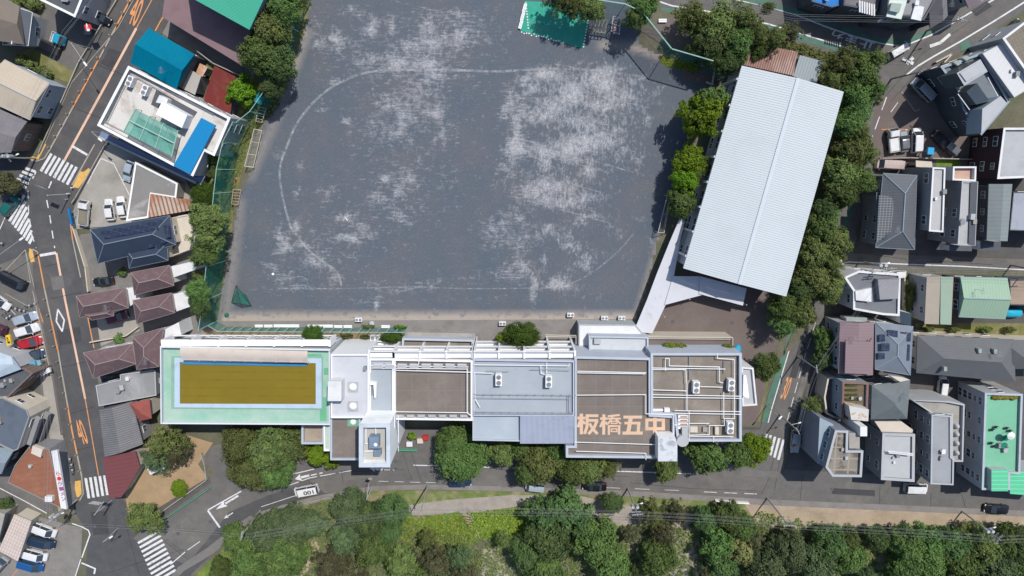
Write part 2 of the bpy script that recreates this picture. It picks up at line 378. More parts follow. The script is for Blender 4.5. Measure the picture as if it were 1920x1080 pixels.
line('parking_line', [(48,468),(10,508),(58,530),(48,468),(65,540)], .12, M['kerb'], lvl=9)
for px in ([(1240,14),(1300,20),(1370,32),(1440,47),(1515,69),(1600,96),(1602,106),(1510,79),(1440,58),(1350,42),(1250,26),(1190,8),(1180,-6)],
           [(1380,-10),(1440,0),(1545,35),(1600,55),(1650,72),(1700,74),(1745,52),(1752,58),(1706,81),(1680,84),(1650,80),(1600,66),(1545,47),(1490,26),(1375,-3)],
           [(1478,628),(1488,622),(1446,765),(1437,795),(1428,790),(1440,740)], [(1797,84),(1815,74),(1822,88),(1803,96)], [(1577,425),(1597,380),(1600,400),(1580,440)]):
    sheet('green_lane', px, M['green_paint'], 6)
def arrow(px, tip, wd=.8):
    """straight arrow from px to tip"""
    a, c = P(*px), P(*tip); d = (c-a).normalized(); n = Vector((-d.y, d.x, 0)); b = MB(); L_ = (c-a).length
    b.rect(a, a+d*(L_*.62), wd*.3, .07); q = a+d*(L_*.58)
    b.face([(q.x-n.x*wd*.5, q.y-n.y*wd*.5, .07), (c.x, c.y, .07), (q.x+n.x*wd*.5, q.y+n.y*wd*.5, .07)][::-1])
    tag(b.build('arrow_marking', WP), kind='structure')
arrow((447,929),(405,955), 1.3); arrow((437,961),(420,972), .7); arrow((580,891),(553,898), 1.5); arrow((717,880),(693,877), 1.5)
line('arrow_marking', [(1743,87),(1763,80),(1780,65)], .55, WP, lvl=7)
line('arrow_marking', [(1692,110),(1711,119)], .55, WP, lvl=7); line('arrow_marking', [(1700,120),(1711,109)], .6, WP, lvl=8)
def crosswalk(a0, a1, b0, b1, n, wd):
    """n stripes: the first runs a0-a1, the last b0-b1"""
    b = MB()
    for i in range(n):
        t = i/(n-1); p = P(a0[0]+(b0[0]-a0[0])*t, a0[1]+(b0[1]-a0[1])*t); q = P(a1[0]+(b1[0]-a1[0])*t, a1[1]+(b1[1]-a1[1])*t)
        b.rect(p, q, wd, .07)
    tag(b.build('crosswalk', WP), kind='structure')
crosswalk((97,288),(77,321),(144,313),(126,346), 7, .5)
crosswalk((47,315),(67,322),(27,342),(50,352), 5, .5)
crosswalk((46,366),(18,415),(62,443),(55,457), 8, .5)
crosswalk((161,896),(167,934),(196,891),(202,928), 5, .55)
crosswalk((298,996),(259,1018),(330,1068),(290,1092), 10, .5)
crosswalk((1437,813),(1429,845),(1469,824),(1459,862), 5, .5)
crosswalk((148,352),(165,370),(150,378),(160,382), 3, .16)
def gtext(s, c, wd, ht, ang, m, lvl=7): 
    q = P(*c); o = text_mesh('road_lettering', s, (q.x, q.y, .01*lvl), wd, ht, ang, m, bold=.015); tag(o, kind='structure'); return o
gtext('40', (255,21), 1.7, 5.2, 155-180, OP); gtext('40', (153,810), 1.6, 5.2, 12, OP)
gtext('30', (1474,728), 1.2, 4.6, -14, OP)
gtext('止まれ', (1596,74), 8.5, 1.5, 162, WP)
line('diamond_marking', [(109,580),(106,602),(117,621),(121,600),(109,580)], .3, WP, lvl=7)
sheet('yellow_paving', [(167,315),(172,320),(148,353),(137,350),(151,321),(158,322)], M['yellow_paint'], 14)
sheet('yellow_paving', [(83,268),(88,271),(73,299),(60,300),(54,296),(60,293),(70,295)], M['yellow_paint'], 14)
sheet('yellow_paving', [(56,465),(62,468),(66,490),(59,492),(55,478)], M['yellow_paint'], 14)
sheet('yellow_paving', [(141,902),(152,900),(154,925),(148,932),(141,930)], M['yellow_paint'], 14)
# repairs, seams and cracks in the asphalt
PD = mat('asphalt_patch_dark', (.055, .055, .06), .9, .12, .8); PL = mat('asphalt_patch_pale', (.135, .13, .125), .9, .12, .8)
for px, m_, l_ in (([(205,90),(228,98),(214,128),(190,119)],PD,6),([(108,620),(150,612),(153,640),(112,648)],PD,6),([(300,1000),(352,968),(360,980),(308,1013)],PL,6),([(1000,888),(1060,889),(1060,897),(1000,896)],PD,6),([(1390,880),(1460,884),(1459,896),(1388,892)],PL,6),([(1560,915),(1640,919),(1640,930),(1560,926)],PD,6),
    ([(1820,20),(1850,2),(1860,12),(1830,31)],PD,6),([(650,892),(700,886),(702,893),(652,900)],PL,6),([(170,960),(200,958),(204,1000),(176,1004)],PD,6),([(1500,640),(1512,644),(1492,710),(1480,706)],PD,6),([(1700,484),(1760,487),(1760,493),(1700,491)],PL,6),([(95,520),(118,516),(122,540),(100,545)],PL,6)):
    sheet('asphalt_patch', px, m_, l_)
SEAM = mat('crack_seal', (.035, .035, .04), .9, .1, 1)
for pts in ([(175,118),(215,135)],[(198,122),(262,160)],[(146,205),(190,222)],[(95,560),(152,548)],[(108,690),(172,676)],[(118,780),(178,762)],[(120,850),(180,835)],[(82,500),(110,494)],[(304,1010),(352,1048)],[(306,1006),(356,1044)],[(755,848),(772,900)],[(770,846),(790,902)],[(1180,905),(1300,916),(1420,920)],[(1453,850),(1440,900),(1428,926)],[(1462,860),(1452,920)],[(1505,890),(1500,938)],[(1650,908),(1648,950)],[(1745,925),(1745,955)],[(1800,915),(1812,960)],[(1840,905),(1850,930)],[(1660,180),(1730,100),(1820,40)],[(1670,190),(1745,108)],[(200,1075),(290,1045),(345,1030)],[(230,960),(262,1080)],[(1600,472),(1700,486),(1860,496)],[(640,880),(644,906)],[(930,880),(1100,892),(1180,893)],[(180,880),(182,940)],[(560,905),(640,885),(760,880)]):
    line('crack_seal', pts, .07, SEAM, lvl=6)
# lots and yards
sheet('parking_lot', [(60,140),(80,70),(80,20),(190,-30),(240,-30),(222,10),(140,150),(110,120)], M['asphalt_old'], 5)
sheet('earth_strip', [(25,110),(60,88),(150,140),(136,158),(60,130)], M['grass_dry'], 7)
sheet('bicycle_lot', [(-60,520),(40,480),(62,468),(118,812),(100,960),(-60,960)], M['asphalt_old'], 5)
sheet('brick_apron', [(70,650),(95,640),(122,812),(140,935),(110,960),(95,830),(80,720)], M['concrete'], 6)
sheet('parking_yard', [(200,274),(250,250),(340,320),(360,360),(345,410),(140,430),(137,398),(145,378)], M['concrete'], 13)
sheet('parking_yard', [(135,985),(155,990),(152,1048),(138,1090),(60,1120),(-60,1120),(-60,960),(60,965)], M['concrete_dark'], 5)
sheet('driveway', [(310,0),(300,60),(440,150),(470,180),(490,60),(480,-30)], M['concrete_dark'], 4)
sheet('house_yard', [(150,440),(420,400),(440,460),(410,620),(320,720),(190,760)], M['pave'], 4)
sheet('house_yard', [(175,590),(250,575),(262,620),(185,650)], M['concrete'], 5)
sheet('sandy_garden', [(250,850),(300,800),(400,830),(372,870),(390,895),(300,950),(240,960),(232,900)], mat('garden_sand', (.36, .24, .13), .95, .12, .4, col2=(.25, .17, .09), fac2=.6, scale2=.25), 12)
sheet('school_drive', [(378,850),(400,835),(600,790),(620,870),(440,900),(400,885)], M['asphalt_old'], 6)
sheet('back_alley', [(1640,180),(1700,175),(1830,200),(1850,300),(1640,300)], M['asphalt_brown'], 5)
sheet('house_plots', [(1640,300),(2300,300),(2300,496),(1600,475)], M['pave_dark'], 4)
sheet('house_plots', [(1590,508),(2300,530),(2300,915),(1470,880),(1500,760),(1545,620)], M['pave_dark'], 4)
sheet('lawn', [(1755,298),(1800,299),(1800,318),(1756,318)], M['grass'], 6)
sheet('lawn', [(1695,515),(1716,515),(1716,600),(1700,600)], M['grass'], 6); sheet('lawn', [(1716,606),(1920,606),(1920,630),(1716,625)], M['grass_dry'], 6)
sheet('grass_bank', [(1400,680),(1460,640),(1440,720),(1425,790),(1395,790)], M['grass_dry'], 6)
sheet('woodland_floor', [(1230,-40),(1240,20),(1420,60),(1600,115),(1640,140),(1615,215),(1560,420),(1500,640),(1430,700),(1400,640),(1480,560),(1590,170),(1400,120),(1330,150),(1290,110),(1190,20)], M['earth'], 6)
sheet('bare_ground', [(1205,60),(1260,95),(1335,110),(1380,135),(1330,160),(1280,150),(1300,60),(1260,30)], M['asphalt_brown'], 7)
sheet('brown_yard', [(1175,640),(1215,560),(1285,505),(1450,540),(1480,575),(1450,660),(1420,790),(1380,800),(1200,700)], M['asphalt_brown'], 8)
sheet('north_terrace', [(385,602),(1190,598),(1215,650),(1215,700),(300,700),(370,640)], M['concrete_dark'], 7)
sheet('flower_border', [(385,620),(770,622),(770,640),(360,640)], M['soil'], 8)
sheet('grass_border', [(345,100),(545,150),(520,200),(470,235),(440,340),(425,420),(410,600),(380,640),(345,640),(350,400),(420,230),(430,190)], M['grass_dry'], 3)
sheet('grass_border', [(590,-60),(590,0),(545,150),(470,260),(440,380),(416,600),(380,640),(345,640),(340,500),(380,330),(440,180),(520,-60)], M['grass_dry'], 4)

# ---------------- the playing field: dark cinder surface worn and chalked ----------------
FIELD = [(586,-80),(585,0),(560,90),(540,158),(520,195),(498,230),(478,310),(452,360),(440,420),(428,500),(418,560),(415,602),(700,604),(1188,604),(1212,540),(1236,440),(1258,360),(1290,240),(1345,150),(1338,122),(1243,106),(1200,85),(1195,60),(1140,-80)]
CH = [(760,320,130,150,.34),(600,460,110,70,.34),(780,110,170,90,.38),(1100,210,120,90,.2),(880,60,50,25,.5),(660,20,22,10,.7),(700,45,14,18,.8),(690,60,14,12,.6),(735,48,10,20,.8),(850,25,70,12,.5),(745,118,18,14,1.0),(800,118,30,12,.8),(810,78,25,18,.8),(800,48,20,14,.7),(860,75,16,18,.6),(630,72,12,14,.8),(605,75,25,25,.4),(596,85,18,8,.5),(690,115,40,16,.4),(770,90,24,14,.5),
 (620,155,22,10,.5),(600,205,12,14,.5),(650,227,12,7,1.0),(730,190,26,16,.5),(760,215,30,24,.6),(815,210,22,18,.8),(820,140,30,14,.6),(745,250,22,14,.6),(830,250,20,20,.5),(790,170,30,20,.5),(700,240,20,30,.4),(955,185,10,20,.9),(945,215,16,20,.8),(975,200,20,30,.6),
 (652,408,14,9,1.0),(632,405,10,8,.6),(725,335,14,8,.9),(745,360,8,16,.8),(710,370,20,16,.5),(770,340,14,20,.6),(615,360,18,22,.5),(560,360,14,14,.5),(552,425,12,16,.8),(535,455,12,14,.9),(520,440,10,14,.7),(525,470,18,8,.8),(570,460,16,10,.6),(645,445,22,8,.7),(665,450,14,8,.7),(690,440,20,10,.5),(745,400,20,12,.5),(760,415,16,14,.5),(680,425,12,10,.6),
 (590,490,26,14,.7),(535,520,40,10,.6),(625,520,14,12,.7),(510,500,20,12,.5),(560,540,60,10,.6),(700,530,30,10,.4),(800,535,50,12,.4),(880,525,60,12,.4),(940,505,26,14,.7),(925,455,30,16,.5),(920,430,30,20,.5),(700,565,60,12,.4),(705,575,5,14,.9),
 (1040,140,40,14,.9),(1010,135,30,14,.8),(1120,145,30,20,1.1),(1135,155,20,16,1.1),(1075,165,20,16,.8),(1070,180,30,18,.9),(1130,200,24,12,.8),(1000,165,30,16,.7),(980,150,20,12,.7),(1030,200,40,22,.8),(1010,220,30,14,.8),(970,240,14,30,.9),(1090,230,40,14,.7),(1150,130,30,12,.6),(1190,150,30,16,.5),(1230,180,14,14,.6),(1160,180,40,20,.6),(1215,225,12,18,.6),(1100,260,50,14,.7),(1150,250,40,20,.5),
 (1020,300,16,24,1.0),(1000,280,50,14,.8),(1070,290,30,16,.8),(1105,320,14,14,.9),(1090,275,60,14,.7),(1170,290,30,20,.5),(1200,300,14,20,.6),(1190,190,40,40,.35),(1100,200,110,90,.35),(1080,330,110,70,.35),(1010,345,30,14,.7),(1050,350,40,16,.8),(990,360,40,14,.8),(1060,385,40,12,1.0),(1100,370,40,14,.7),(1020,375,50,12,.8),(960,300,24,40,.7),(965,270,20,20,.8),(940,330,20,20,.4),
 (1110,405,40,10,.8),(1030,430,16,16,1.1),(1060,445,18,18,.9),(1000,440,30,24,.6),(970,460,30,30,.6),(1020,490,10,24,.9),(1060,520,20,20,.8),(1090,485,30,24,.6),(1100,500,14,14,.8),(1040,530,20,14,.9),(1000,555,7,22,1.2),(1005,530,9,20,.8),(1060,540,50,10,.8),(1150,430,16,14,.6),(1200,410,14,10,.7),(1220,455,10,12,.7),(1140,480,50,14,.4),(1170,440,20,20,.4),(990,510,22,30,.7),(975,495,20,14,.7),(960,400,30,20,.5),(980,410,20,14,.5),(940,420,26,20,.5),(1085,420,26,14,.6),(560,310,10,14,.5),(520,290,12,16,.5),(960,520,30,14,.6),(1075,460,30,14,.6),(740,545,50,8,.5),(900,560,80,10,.3),(1100,555,60,10,.4),(510,130,12,30,.3),(1240,400,16,30,.3),(1035,40,60,30,.2),(590,30,20,20,.4),(650,90,30,30,.35)]
def in_poly(x, y, poly):
    c = False; n = len(poly); j = n-1
    for i in range(n):
        if (poly[i][1] > y) != (poly[j][1] > y) and x < (poly[j][0]-poly[i][0])*(y-poly[i][1])/(poly[j][1]-poly[i][1])+poly[i][0]: c = not c
        j = i
    return c
def build_field():
    FW = [(q.x, q.y) for q in PP(FIELD)]
    x0, x1 = min(q[0] for q in FW), max(q[0] for q in FW); y0, y1 = min(q[1] for q in FW), max(q[1] for q in FW)
    st = .55; nx = int((x1-x0)/st)+1; ny = int((y1-y0)/st)+1
    import numpy as np
    gx = x0+np.arange(nx)*st; gy = y0+np.arange(ny)*st; X, Y = np.meshgrid(gx, gy)
    C = np.zeros_like(X)
    for (a, c_, rx, ry, s_) in CH:
        if a > 930 and rx < 100: s_ *= .87; rx *= .92; ry *= .92
        q = P(a, c_); k = (FPX*_c-(c_-540)*_s)/CAMH
        rx, ry = rx/k, ry/k
        C = np.maximum(C, 0) + s_*np.exp(-(((X-q.x)/rx)**2+((Y-q.y)/ry)**2)*1.1)
    E = np.zeros_like(X)    # pale sandy margin at the lower edge and left side
    for (ax, ay, bx, by, wd, s_) in [(430,604,1190,603,2.6,1.3),(470,330,545,160,1.6,.35),(425,590,450,380,1.8,.35),(545,150,575,60,1.5,.5),(1190,600,1240,440,1.2,.4),(1130,85,1210,88,1.5,.5),(1190,90,1245,110,1.0,.9)]:
        a, c_ = P(ax, ay), P(bx, by); d = c_-a; L2 = d.length_squared
        t = np.clip(((X-a.x)*d.x+(Y-a.y)*d.y)/L2, 0, 1)
        D = np.hypot(X-(a.x+t*d.x), Y-(a.y+t*d.y)); E = np.maximum(E, s_*np.clip(1-D/wd, 0, 1))
    b = MB(); me = bpy.data.meshes.new('playing_field')
    vs = [(float(X[j, i]), float(Y[j, i]), .05) for j in range(ny) for i in range(nx)]
    fs = []
    for j in range(ny-1):
        for i in range(nx-1):
            if in_poly(gx[i]+st/2, gy[j]+st/2, FW): fs.append((j*nx+i, j*nx+i+1, (j+1)*nx+i+1, (j+1)*nx+i))
    me.from_pydata(vs, [], fs)
    for nm, A in (('chalk', C), ('sandy', E)):
        at = me.attributes.new(nm, 'FLOAT', 'POINT'); at.data.foreach_set('value', A.ravel().astype('f'))
    m = bpy.data.materials.new('cinder'); m.use_nodes = True; nt = m.node_tree; N = nt.nodes; L = nt.links
    bs = N['Principled BSDF']; bs.inputs['Roughness'].default_value = .95; bs.inputs['Specular IOR Level'].default_value = .2
    geo = N.new('ShaderNodeNewGeometry')
    def noise(sc, rot=0, sx=1, sy=1, det=5, ro=.65, dist=0):
        mp = N.new('ShaderNodeMapping'); mp.inputs['Rotation'].default_value[2] = R(rot); mp.inputs['Scale'].default_value = (sx, sy, 1)
        L.new(geo.outputs['Position'], mp.inputs[0]); n = N.new('ShaderNodeTexNoise'); n.inputs['Scale'].default_value = sc
        n.inputs['Detail'].default_value = det; n.inputs['Roughness'].default_value = ro; n.inputs['Distortion'].default_value = dist
        L.new(mp.outputs[0], n.inputs[0]); return n.outputs['Fac']
    def mt(op, a, b_=None, c=None, clamp=False):
        n = N.new('ShaderNodeMath'); n.operation = op; n.use_clamp = clamp
        for i, x in enumerate((a, b_, c)):
            if x is None: continue
            if isinstance(x, (int, float)): n.inputs[i].default_value = x
            else: L.new(x, n.inputs[i])
        return n.outputs[0]
    def at(nm):
        n = N.new('ShaderNodeAttribute'); n.attribute_name = nm; return n.outputs['Fac']
    def rg(f, lo, hi, a=0, b_=1):
        n = N.new('ShaderNodeMapRange'); n.inputs[1].default_value = lo; n.inputs[2].default_value = hi; n.inputs[3].default_value = a; n.inputs[4].default_value = b_
        L.new(f, n.inputs[0]); return n.outputs[0]
    sp = N.new('ShaderNodeSeparateXYZ'); L.new(geo.outputs['Position'], sp.inputs[0])
    ch = at('chalk')
    blot = noise(.85, det=10, ro=.78, dist=.8)
    # fine drag marks: east-west on the left half, up-down on the right half
    hz = noise(1.0, 8, .45, 3.0, 5, .75); vt = noise(1.3, -12, 1.9, .6, 6, .75)
    right = rg(sp.outputs[0], 2, 6)
    n = N.new('ShaderNodeMix'); L.new(right, n.inputs[0]); L.new(hz, n.inputs[2]); L.new(vt, n.inputs[3]); drag = n.outputs[0]
    comb = mt('ADD', mt('MULTIPLY', blot, .62), mt('MULTIPLY', drag, .38))
    f = mt('ADD', comb, mt('MULTIPLY', mt('MINIMUM', ch, 1.3), .165))
    msk = rg(f, .57, .76, 0, .92)
    fine = noise(3.2, det=5, ro=.85); msk = mt('MULTIPLY', msk, rg(fine, .33, .66, .28, 1.15), clamp=True)
    base = noise(.12, det=6, ro=.6); b2 = noise(4, det=3, ro=.7)
    bc = N.new('ShaderNodeMix'); bc.data_type = 'RGBA'; L.new(rg(base, .35, .65), bc.inputs[0])
    bc.inputs[6].default_value = (.078, .098, .125, 1); bc.inputs[7].default_value = (.100, .107, .124, 1)
    sc1 = N.new('ShaderNodeVectorMath'); sc1.operation = 'SCALE'; L.new(bc.outputs[2], sc1.inputs[0]); L.new(rg(b2, .25, .75, .82, 1.18), sc1.inputs['Scale'])
    sd = mt('MULTIPLY', at('sandy'), rg(noise(.7, det=6, ro=.7), .25, .5), clamp=True)
    m1 = N.new('ShaderNodeMix'); m1.data_type = 'RGBA'; L.new(mt('MULTIPLY', sd, 1.3, clamp=True), m1.inputs[0]); L.new(sc1.outputs[0], m1.inputs[6]); m1.inputs[7].default_value = (.30, .265, .235, 1)
    m2 = N.new('ShaderNodeMix'); m2.data_type = 'RGBA'; L.new(msk, m2.inputs[0]); L.new(m1.outputs[2], m2.inputs[6]); m2.inputs[7].default_value = (.43, .43, .45, 1)
    L.new(m2.outputs[2], bs.inputs['Base Color'])
    me.materials.append(m); tag(link(bpy.data.objects.new('playing_field', me)), kind='structure')
build_field()
def chalk_mat(name, lo, hi):
    m = bpy.data.materials.new(name); m.use_nodes = True; N = m.node_tree.nodes; L = m.node_tree.links
    b = N['Principled BSDF']; b.inputs['Base Color'].default_value = (.40, .41, .44, 1); b.inputs['Roughness'].default_value = .95
    geo = N.new('ShaderNodeNewGeometry'); n = N.new('ShaderNodeTexNoise'); n.inputs['Scale'].default_value = .9; n.inputs['Detail'].default_value = 6; n.inputs['Roughness'].default_value = .8
    L.new(geo.outputs['Position'], n.inputs[0]); r = N.new('ShaderNodeMapRange'); r.inputs[1].default_value = lo; r.inputs[2].default_value = hi; r.inputs[4].default_value = .85
    L.new(n.outputs['Fac'], r.inputs[0]); t = N.new('ShaderNodeBsdfTransparent'); mx = N.new('ShaderNodeMixShader')
    L.new(r.outputs[0], mx.inputs[0]); L.new(t.outputs[0], mx.inputs[1]); L.new(b.outputs[0], mx.inputs[2]); L.new(mx.outputs[0], N['Material Output'].inputs[0]); return m
CK = chalk_mat('chalk', .38, .70); CKF = chalk_mat('chalk_faint', .42, .76)
def smooth(pts, k=6):
    out = []
    for i in range(len(pts)-1):
        p0 = Vector(pts[max(i-1, 0)]); p1 = Vector(pts[i]); p2 = Vector(pts[i+1]); p3 = Vector(pts[min(i+2, len(pts)-1)])
        for j in range(k):
            t = j/k; out.append(tuple(.5*((2*p1)+(p2-p0)*t+(2*p0-5*p1+4*p2-p3)*t*t+(3*p1-p0-3*p2+p3)*t**3)))
    out.append(tuple(pts[-1])); return out
line('chalk_running_track', smooth([(1200,143),(1140,135),(1080,130),(1020,130),(975,132)]), .35, CKF, lvl=7)
line('chalk_running_track', smooth([(975,132),(930,134),(860,132),(760,131),(700,134),(660,145),(620,165),(585,195),(555,235),(538,275),(526,310),(526,345),(535,390),(545,425)]), .42, CK, lvl=7)
line('chalk_running_track', smooth([(545,425),(560,445),(580,470),(605,490),(632,510),(640,535)]), .4, CK, lvl=7)
line('chalk_running_track', smooth([(525,540),(640,541),(760,538),(880,541),(1000,540),(1040,538),(1085,525),(1125,500),(1160,470),(1188,438)]), .26, CKF, lvl=7)
for a, c_ in (((955,367),(1110,409)),((1010,289),(1062,302)),((1080,307),(1142,324)),((1095,297),(1187,323)),((1005,326),(1045,338)),((1070,345),(1124,360)),((995,364),(1053,380)),((1060,383),(1113,396)),((1115,411),(1145,418)),((970,260),(1030,275)),((1050,157),(1110,175)),((1120,180),(1220,203)),((1135,265),(1190,285)),((980,262),(945,345)),((740,2),(760,8)),((775,10),(822,22)),((845,25),(870,32)),((1040,120),(1120,135))):
    line('chalk_court_line', [a, c_], .2, CKF, lvl=8)

# orange parking-bay lines
for pts in ([(22,600),(76,586),(82,604)],[(28,616),(80,600)],[(32,640),(84,624)],[(36,664),(88,648),(74,578)],[(1652,243),(1672,242)],[(1681,242),(1702,243)],[(1700,285),(1700,243)],[(1742,257),(1762,243)],[(1768,288),(1784,278)],[(176,372),(245,368)],[(215,375),(220,412)],[(238,372),(243,410)],[(178,378),(184,420)],[(60,975),(112,992),(102,1010)],[(33,1068),(20,1085)],[(52,1008),(60,980)]):
    line('parking_line', pts, .14, M['orange_paint'], lvl=13.5)
for pts in ([(190,297),(214,307),(243,365)],[(176,322),(190,297)],[(165,344),(176,322)]): line('parking_line', pts, .16, M['white_paint'], lvl=13.6)
# ---------------- buildings ----------------
def roofmat(name, col, period=None, ang=0, duty=.18, k=.62, **kw):
    st = (ang, period, duty, tuple(c*k for c in col)) if period else None
    return mat(name, col, kw.pop('rough', .6), kw.pop('var', .07), stripe=st, **kw)
def make_window():
    b = MB()   # in the plane y=0, facing -y
    b.box((0, -.03, 0), (1.5, .08, 1.15), mi=0); b.box((-.36, -.075, 0), (.64, .03, .95), mi=1); b.box((.36, -.075, 0), (.64, .03, .95), mi=1)
    return b
WIN = {}
def window_on(parent, a, b_, t, z, wd=1.5, ht=1.15, fr='white_plain'):
    """window centred at fraction t of the wall foot a-b (CCW plan, outside to the right)"""
    key = fr
    if key not in WIN:
        o = make_window().build('window', [M[fr], M['glass']]); WIN[key] = o.data; bpy.data.objects.remove(o)
    q = bpy.data.objects.new('window', WIN[key]); link(q); q.parent = parent
    p = Vector((a[0]+(b_[0]-a[0])*t, a[1]+(b_[1]-a[1])*t, z)) - parent.location
    q.location = p; q.rotation_euler.z = math.atan2(b_[1]-a[1], b_[0]-a[0]); q.scale = (wd/1.5, 1, ht/1.15)
    return q
def windows(parent, poly, h, fl=None, sp=3.2, fr='white_plain', z0=0.0, wd=1.4, ht=1.1, skip=.15, minlen=3.0, sides=None, seed=1):
    rnd = random.Random(seed); p = ccw(poly); n = len(p); fl = fl or max(1, int((h-z0)/2.7)); fh = (h-z0)/fl
    cnt = 0
    for i in range(n):
        a, b_ = p[i], p[(i+1) % n]; d = math.hypot(b_[0]-a[0], b_[1]-a[1])
        if d < minlen or cnt > 80: continue
        mx, my = (a[0]+b_[0])/2, (a[1]+b_[1])/2; nx_, ny_ = (b_[1]-a[1])/d, -(b_[0]-a[0])/d
        facing = (nx_*(-mx)+ny_*(-my)) > 0      # facing the open side towards the school: always glazed; others thinner
        k = max(1, int(d/sp))
        for f in range(fl):
            for j in range(k):
                if rnd.random() < (skip if facing else .45): continue
                window_on(parent, a, b_, (j+.5)/k, z0+fh*(f+.55), wd*(.7+.6*rnd.random()), ht*(.75+.5*rnd.random()), fr); cnt += 1
def base_of(pts): 
    c = sum((Vector((q[0], q[1], 0)) for q in pts), Vector())/len(pts); return c
HOUSES = []
def flat_house(name, label, cat, px, h, wall, roof, par=.5, pw=.25, group=None, win=True, coping=None, slabpx=None, fl=None, seed=1, sp=3.2, fr='white_plain', z0=0):
    top = ccw([(q.x, q.y) for q in PP(px, h)]); e = empty(name, base_of(top), label, cat, group)
    inn = [(q.x, q.y) for q in inset(top, pw)]
    b = MB(); b.ring(top, inn, z0, h, h-par); b.build('wall', wall, e)
    b = MB(); b.face([(q[0], q[1], h-par) for q in inn]); b.build('roof', roof, e)
    if coping:
        o2 = [(q.x, q.y) for q in inset(top, -.06)]; i2 = [(q.x, q.y) for q in inset(top, pw+.03)]
        b = MB(); b.ring(o2, i2, h+.005, h+.06, h+.005); b.build('coping', coping, e)
    HOUSES.append((e, top, h-par, 'flat'))
    if win: windows(e, top, h-par, fl, sp, fr, z0, seed=seed)
    return e
def hipmesh(q, h, rise, kind='hip', over=.0, ax=None):
    """roof over quad q (CCW list of 4) : ridge along the longer direction; returns faces"""
    q = [Vector((a[0], a[1], h)) for a in ccw(q)]
    l01 = (q[1]-q[0]).length + (q[3]-q[2]).length; l12 = (q[2]-q[1]).length + (q[0]-q[3]).length
    if ax is None: ax = 0 if l01 >= l12 else 1
    if ax == 1: q = q[1:]+q[:1]; l01, l12 = l12, l01
    m1 = (q[0]+q[3])/2; m2 = (q[1]+q[2])/2                   # middles of the short sides
    sh = l12/4; d = (m2-m1).normalized()
    if kind == 'hip': r1, r2 = m1+d*sh, m2-d*sh
    else: r1, r2 = m1, m2
    if kind == 'hip' and (r2-r1).dot(d) < 0.3: r1 = (m1+m2)/2 - d*.15; r2 = (m1+m2)/2 + d*.15
    r1 = r1+Vector((0, 0, rise)); r2 = r2+Vector((0, 0, rise))
    return q, r1, r2
def pitched_house(name, label, cat, px, h, wall, roof, rise=1.6, kind='hip', group=None, eave=.45, trim=None, ax=None, win=True, wings=(), fl=None, seed=1, fr='white_plain', z0=0):
    top = ccw([(q.x, q.y) for q in PP(px, h)]); e = empty(name, base_of(top), label, cat, group)
    wl = [(q.x, q.y) for q in inset(top, eave)]
    b = MB(); b.prism(wl, z0, h-.02, top=False); b.build('wall', wall, e)
    r = MB(); tb = MB()
    def roof_on(t, hh, rs, kd, ax_):
        q, r1, r2 = hipmesh(t, hh, rs, kd, ax=ax_)
        th = Vector((0, 0, .16))
        r.face([q[0]+th, q[1]+th, r2+th, r1+th]); r.face([q[2]+th, q[3]+th, r1+th, r2+th])
        if kd == 'hip': r.face([q[1]+th, q[2]+th, r2+th]); r.face([q[3]+th, q[0]+th, r1+th])
        else:
            r.face([q[1]+th, q[2]+th, r2+th]); r.face([q[3]+th, q[0]+th, r1+th])
        for i in range(4):
            a, c = q[i], q[(i+1) % 4]; r.face([a-th*.2, c-th*.2, c+th, a+th])
        r.face([x-th*.2 for x in q][::-1])
        if trim:
            up = Vector((0, 0, .2))
            tb.tube(r1+up, r2+up, .1, k=5)
            if kd == 'hip':
                for a, c in ((q[0], r1), (q[3], r1), (q[1], r2), (q[2], r2)): tb.tube(a+up, c+up, .08, k=4)
            for i in range(4): tb.tube(q[i]+th, q[(i+1) % 4]+th, .06, k=4)
    roof_on(top, h, rise, kind, ax)
    for wpx, wh, wr, wk in wings:
        t = ccw([(q.x, q.y) for q in PP(wpx, wh)]); roof_on(t, wh, wr, wk, None)
        b = MB(); b.prism([(q.x, q.y) for q in inset(t, eave)], z0, wh-.03, top=False); b.build('wing_wall', wall, e)
    r.build('roof', roof, e)
    if trim: tb.build('ridge_trim', trim, e)
    HOUSES.append((e, top, h+rise*.8, kind))
    if win: windows(e, wl, h-.3, fl, 3.0, fr, z0, seed=seed)
    return e
def shed_roof(name, label, cat, px, h, wall, roof, tilt=.5, group=None, z0=0, win=False):
    """low single-pitch sheet roof, higher at the first edge"""
    P4 = PP(px, h); top = [(q.x, q.y) for q in P4]; e = empty(name, base_of(top), label, cat, group)
    n = len(top); zz = [h+(tilt if i < 2 else 0) for i in range(n)]
    a = [(top[i][0], top[i][1], zz[i]) for i in range(n)]; b = MB()
    b.face([(x, y, z+.1) for x, y, z in a]); b.face([(x, y, z-.02) for x, y, z in a][::-1])
    for i in range(n):
        p, q = a[i], a[(i+1) % n]; b.face([(p[0], p[1], p[2]-.02), (q[0], q[1], q[2]-.02), (q[0], q[1], q[2]+.1), (p[0], p[1], p[2]+.1)])
    b.build('roof', roof, e)
    wl = inset(ccw(top), .3); b = MB(); b.prism([(q.x, q.y) for q in wl], z0, h-.05, top=False); b.build('wall', wall, e)
    if win: windows(e, [(q.x, q.y) for q in wl], h)
    return e
def add_box(parent, name, px, z0, z1, m, mt=None):
    """box-like part whose top outline is seen at px"""
    b = MB(); b.prism([(q.x, q.y) for q in PP(px, z1)], z0, z1, 0, True, False, 1 if mt else None)
    return b.build(name, [m, mt] if mt else m, parent)
def quadpx(x0, y0, x1, y1): return [(x0, y0), (x1, y0), (x1, y1), (x0, y1)]
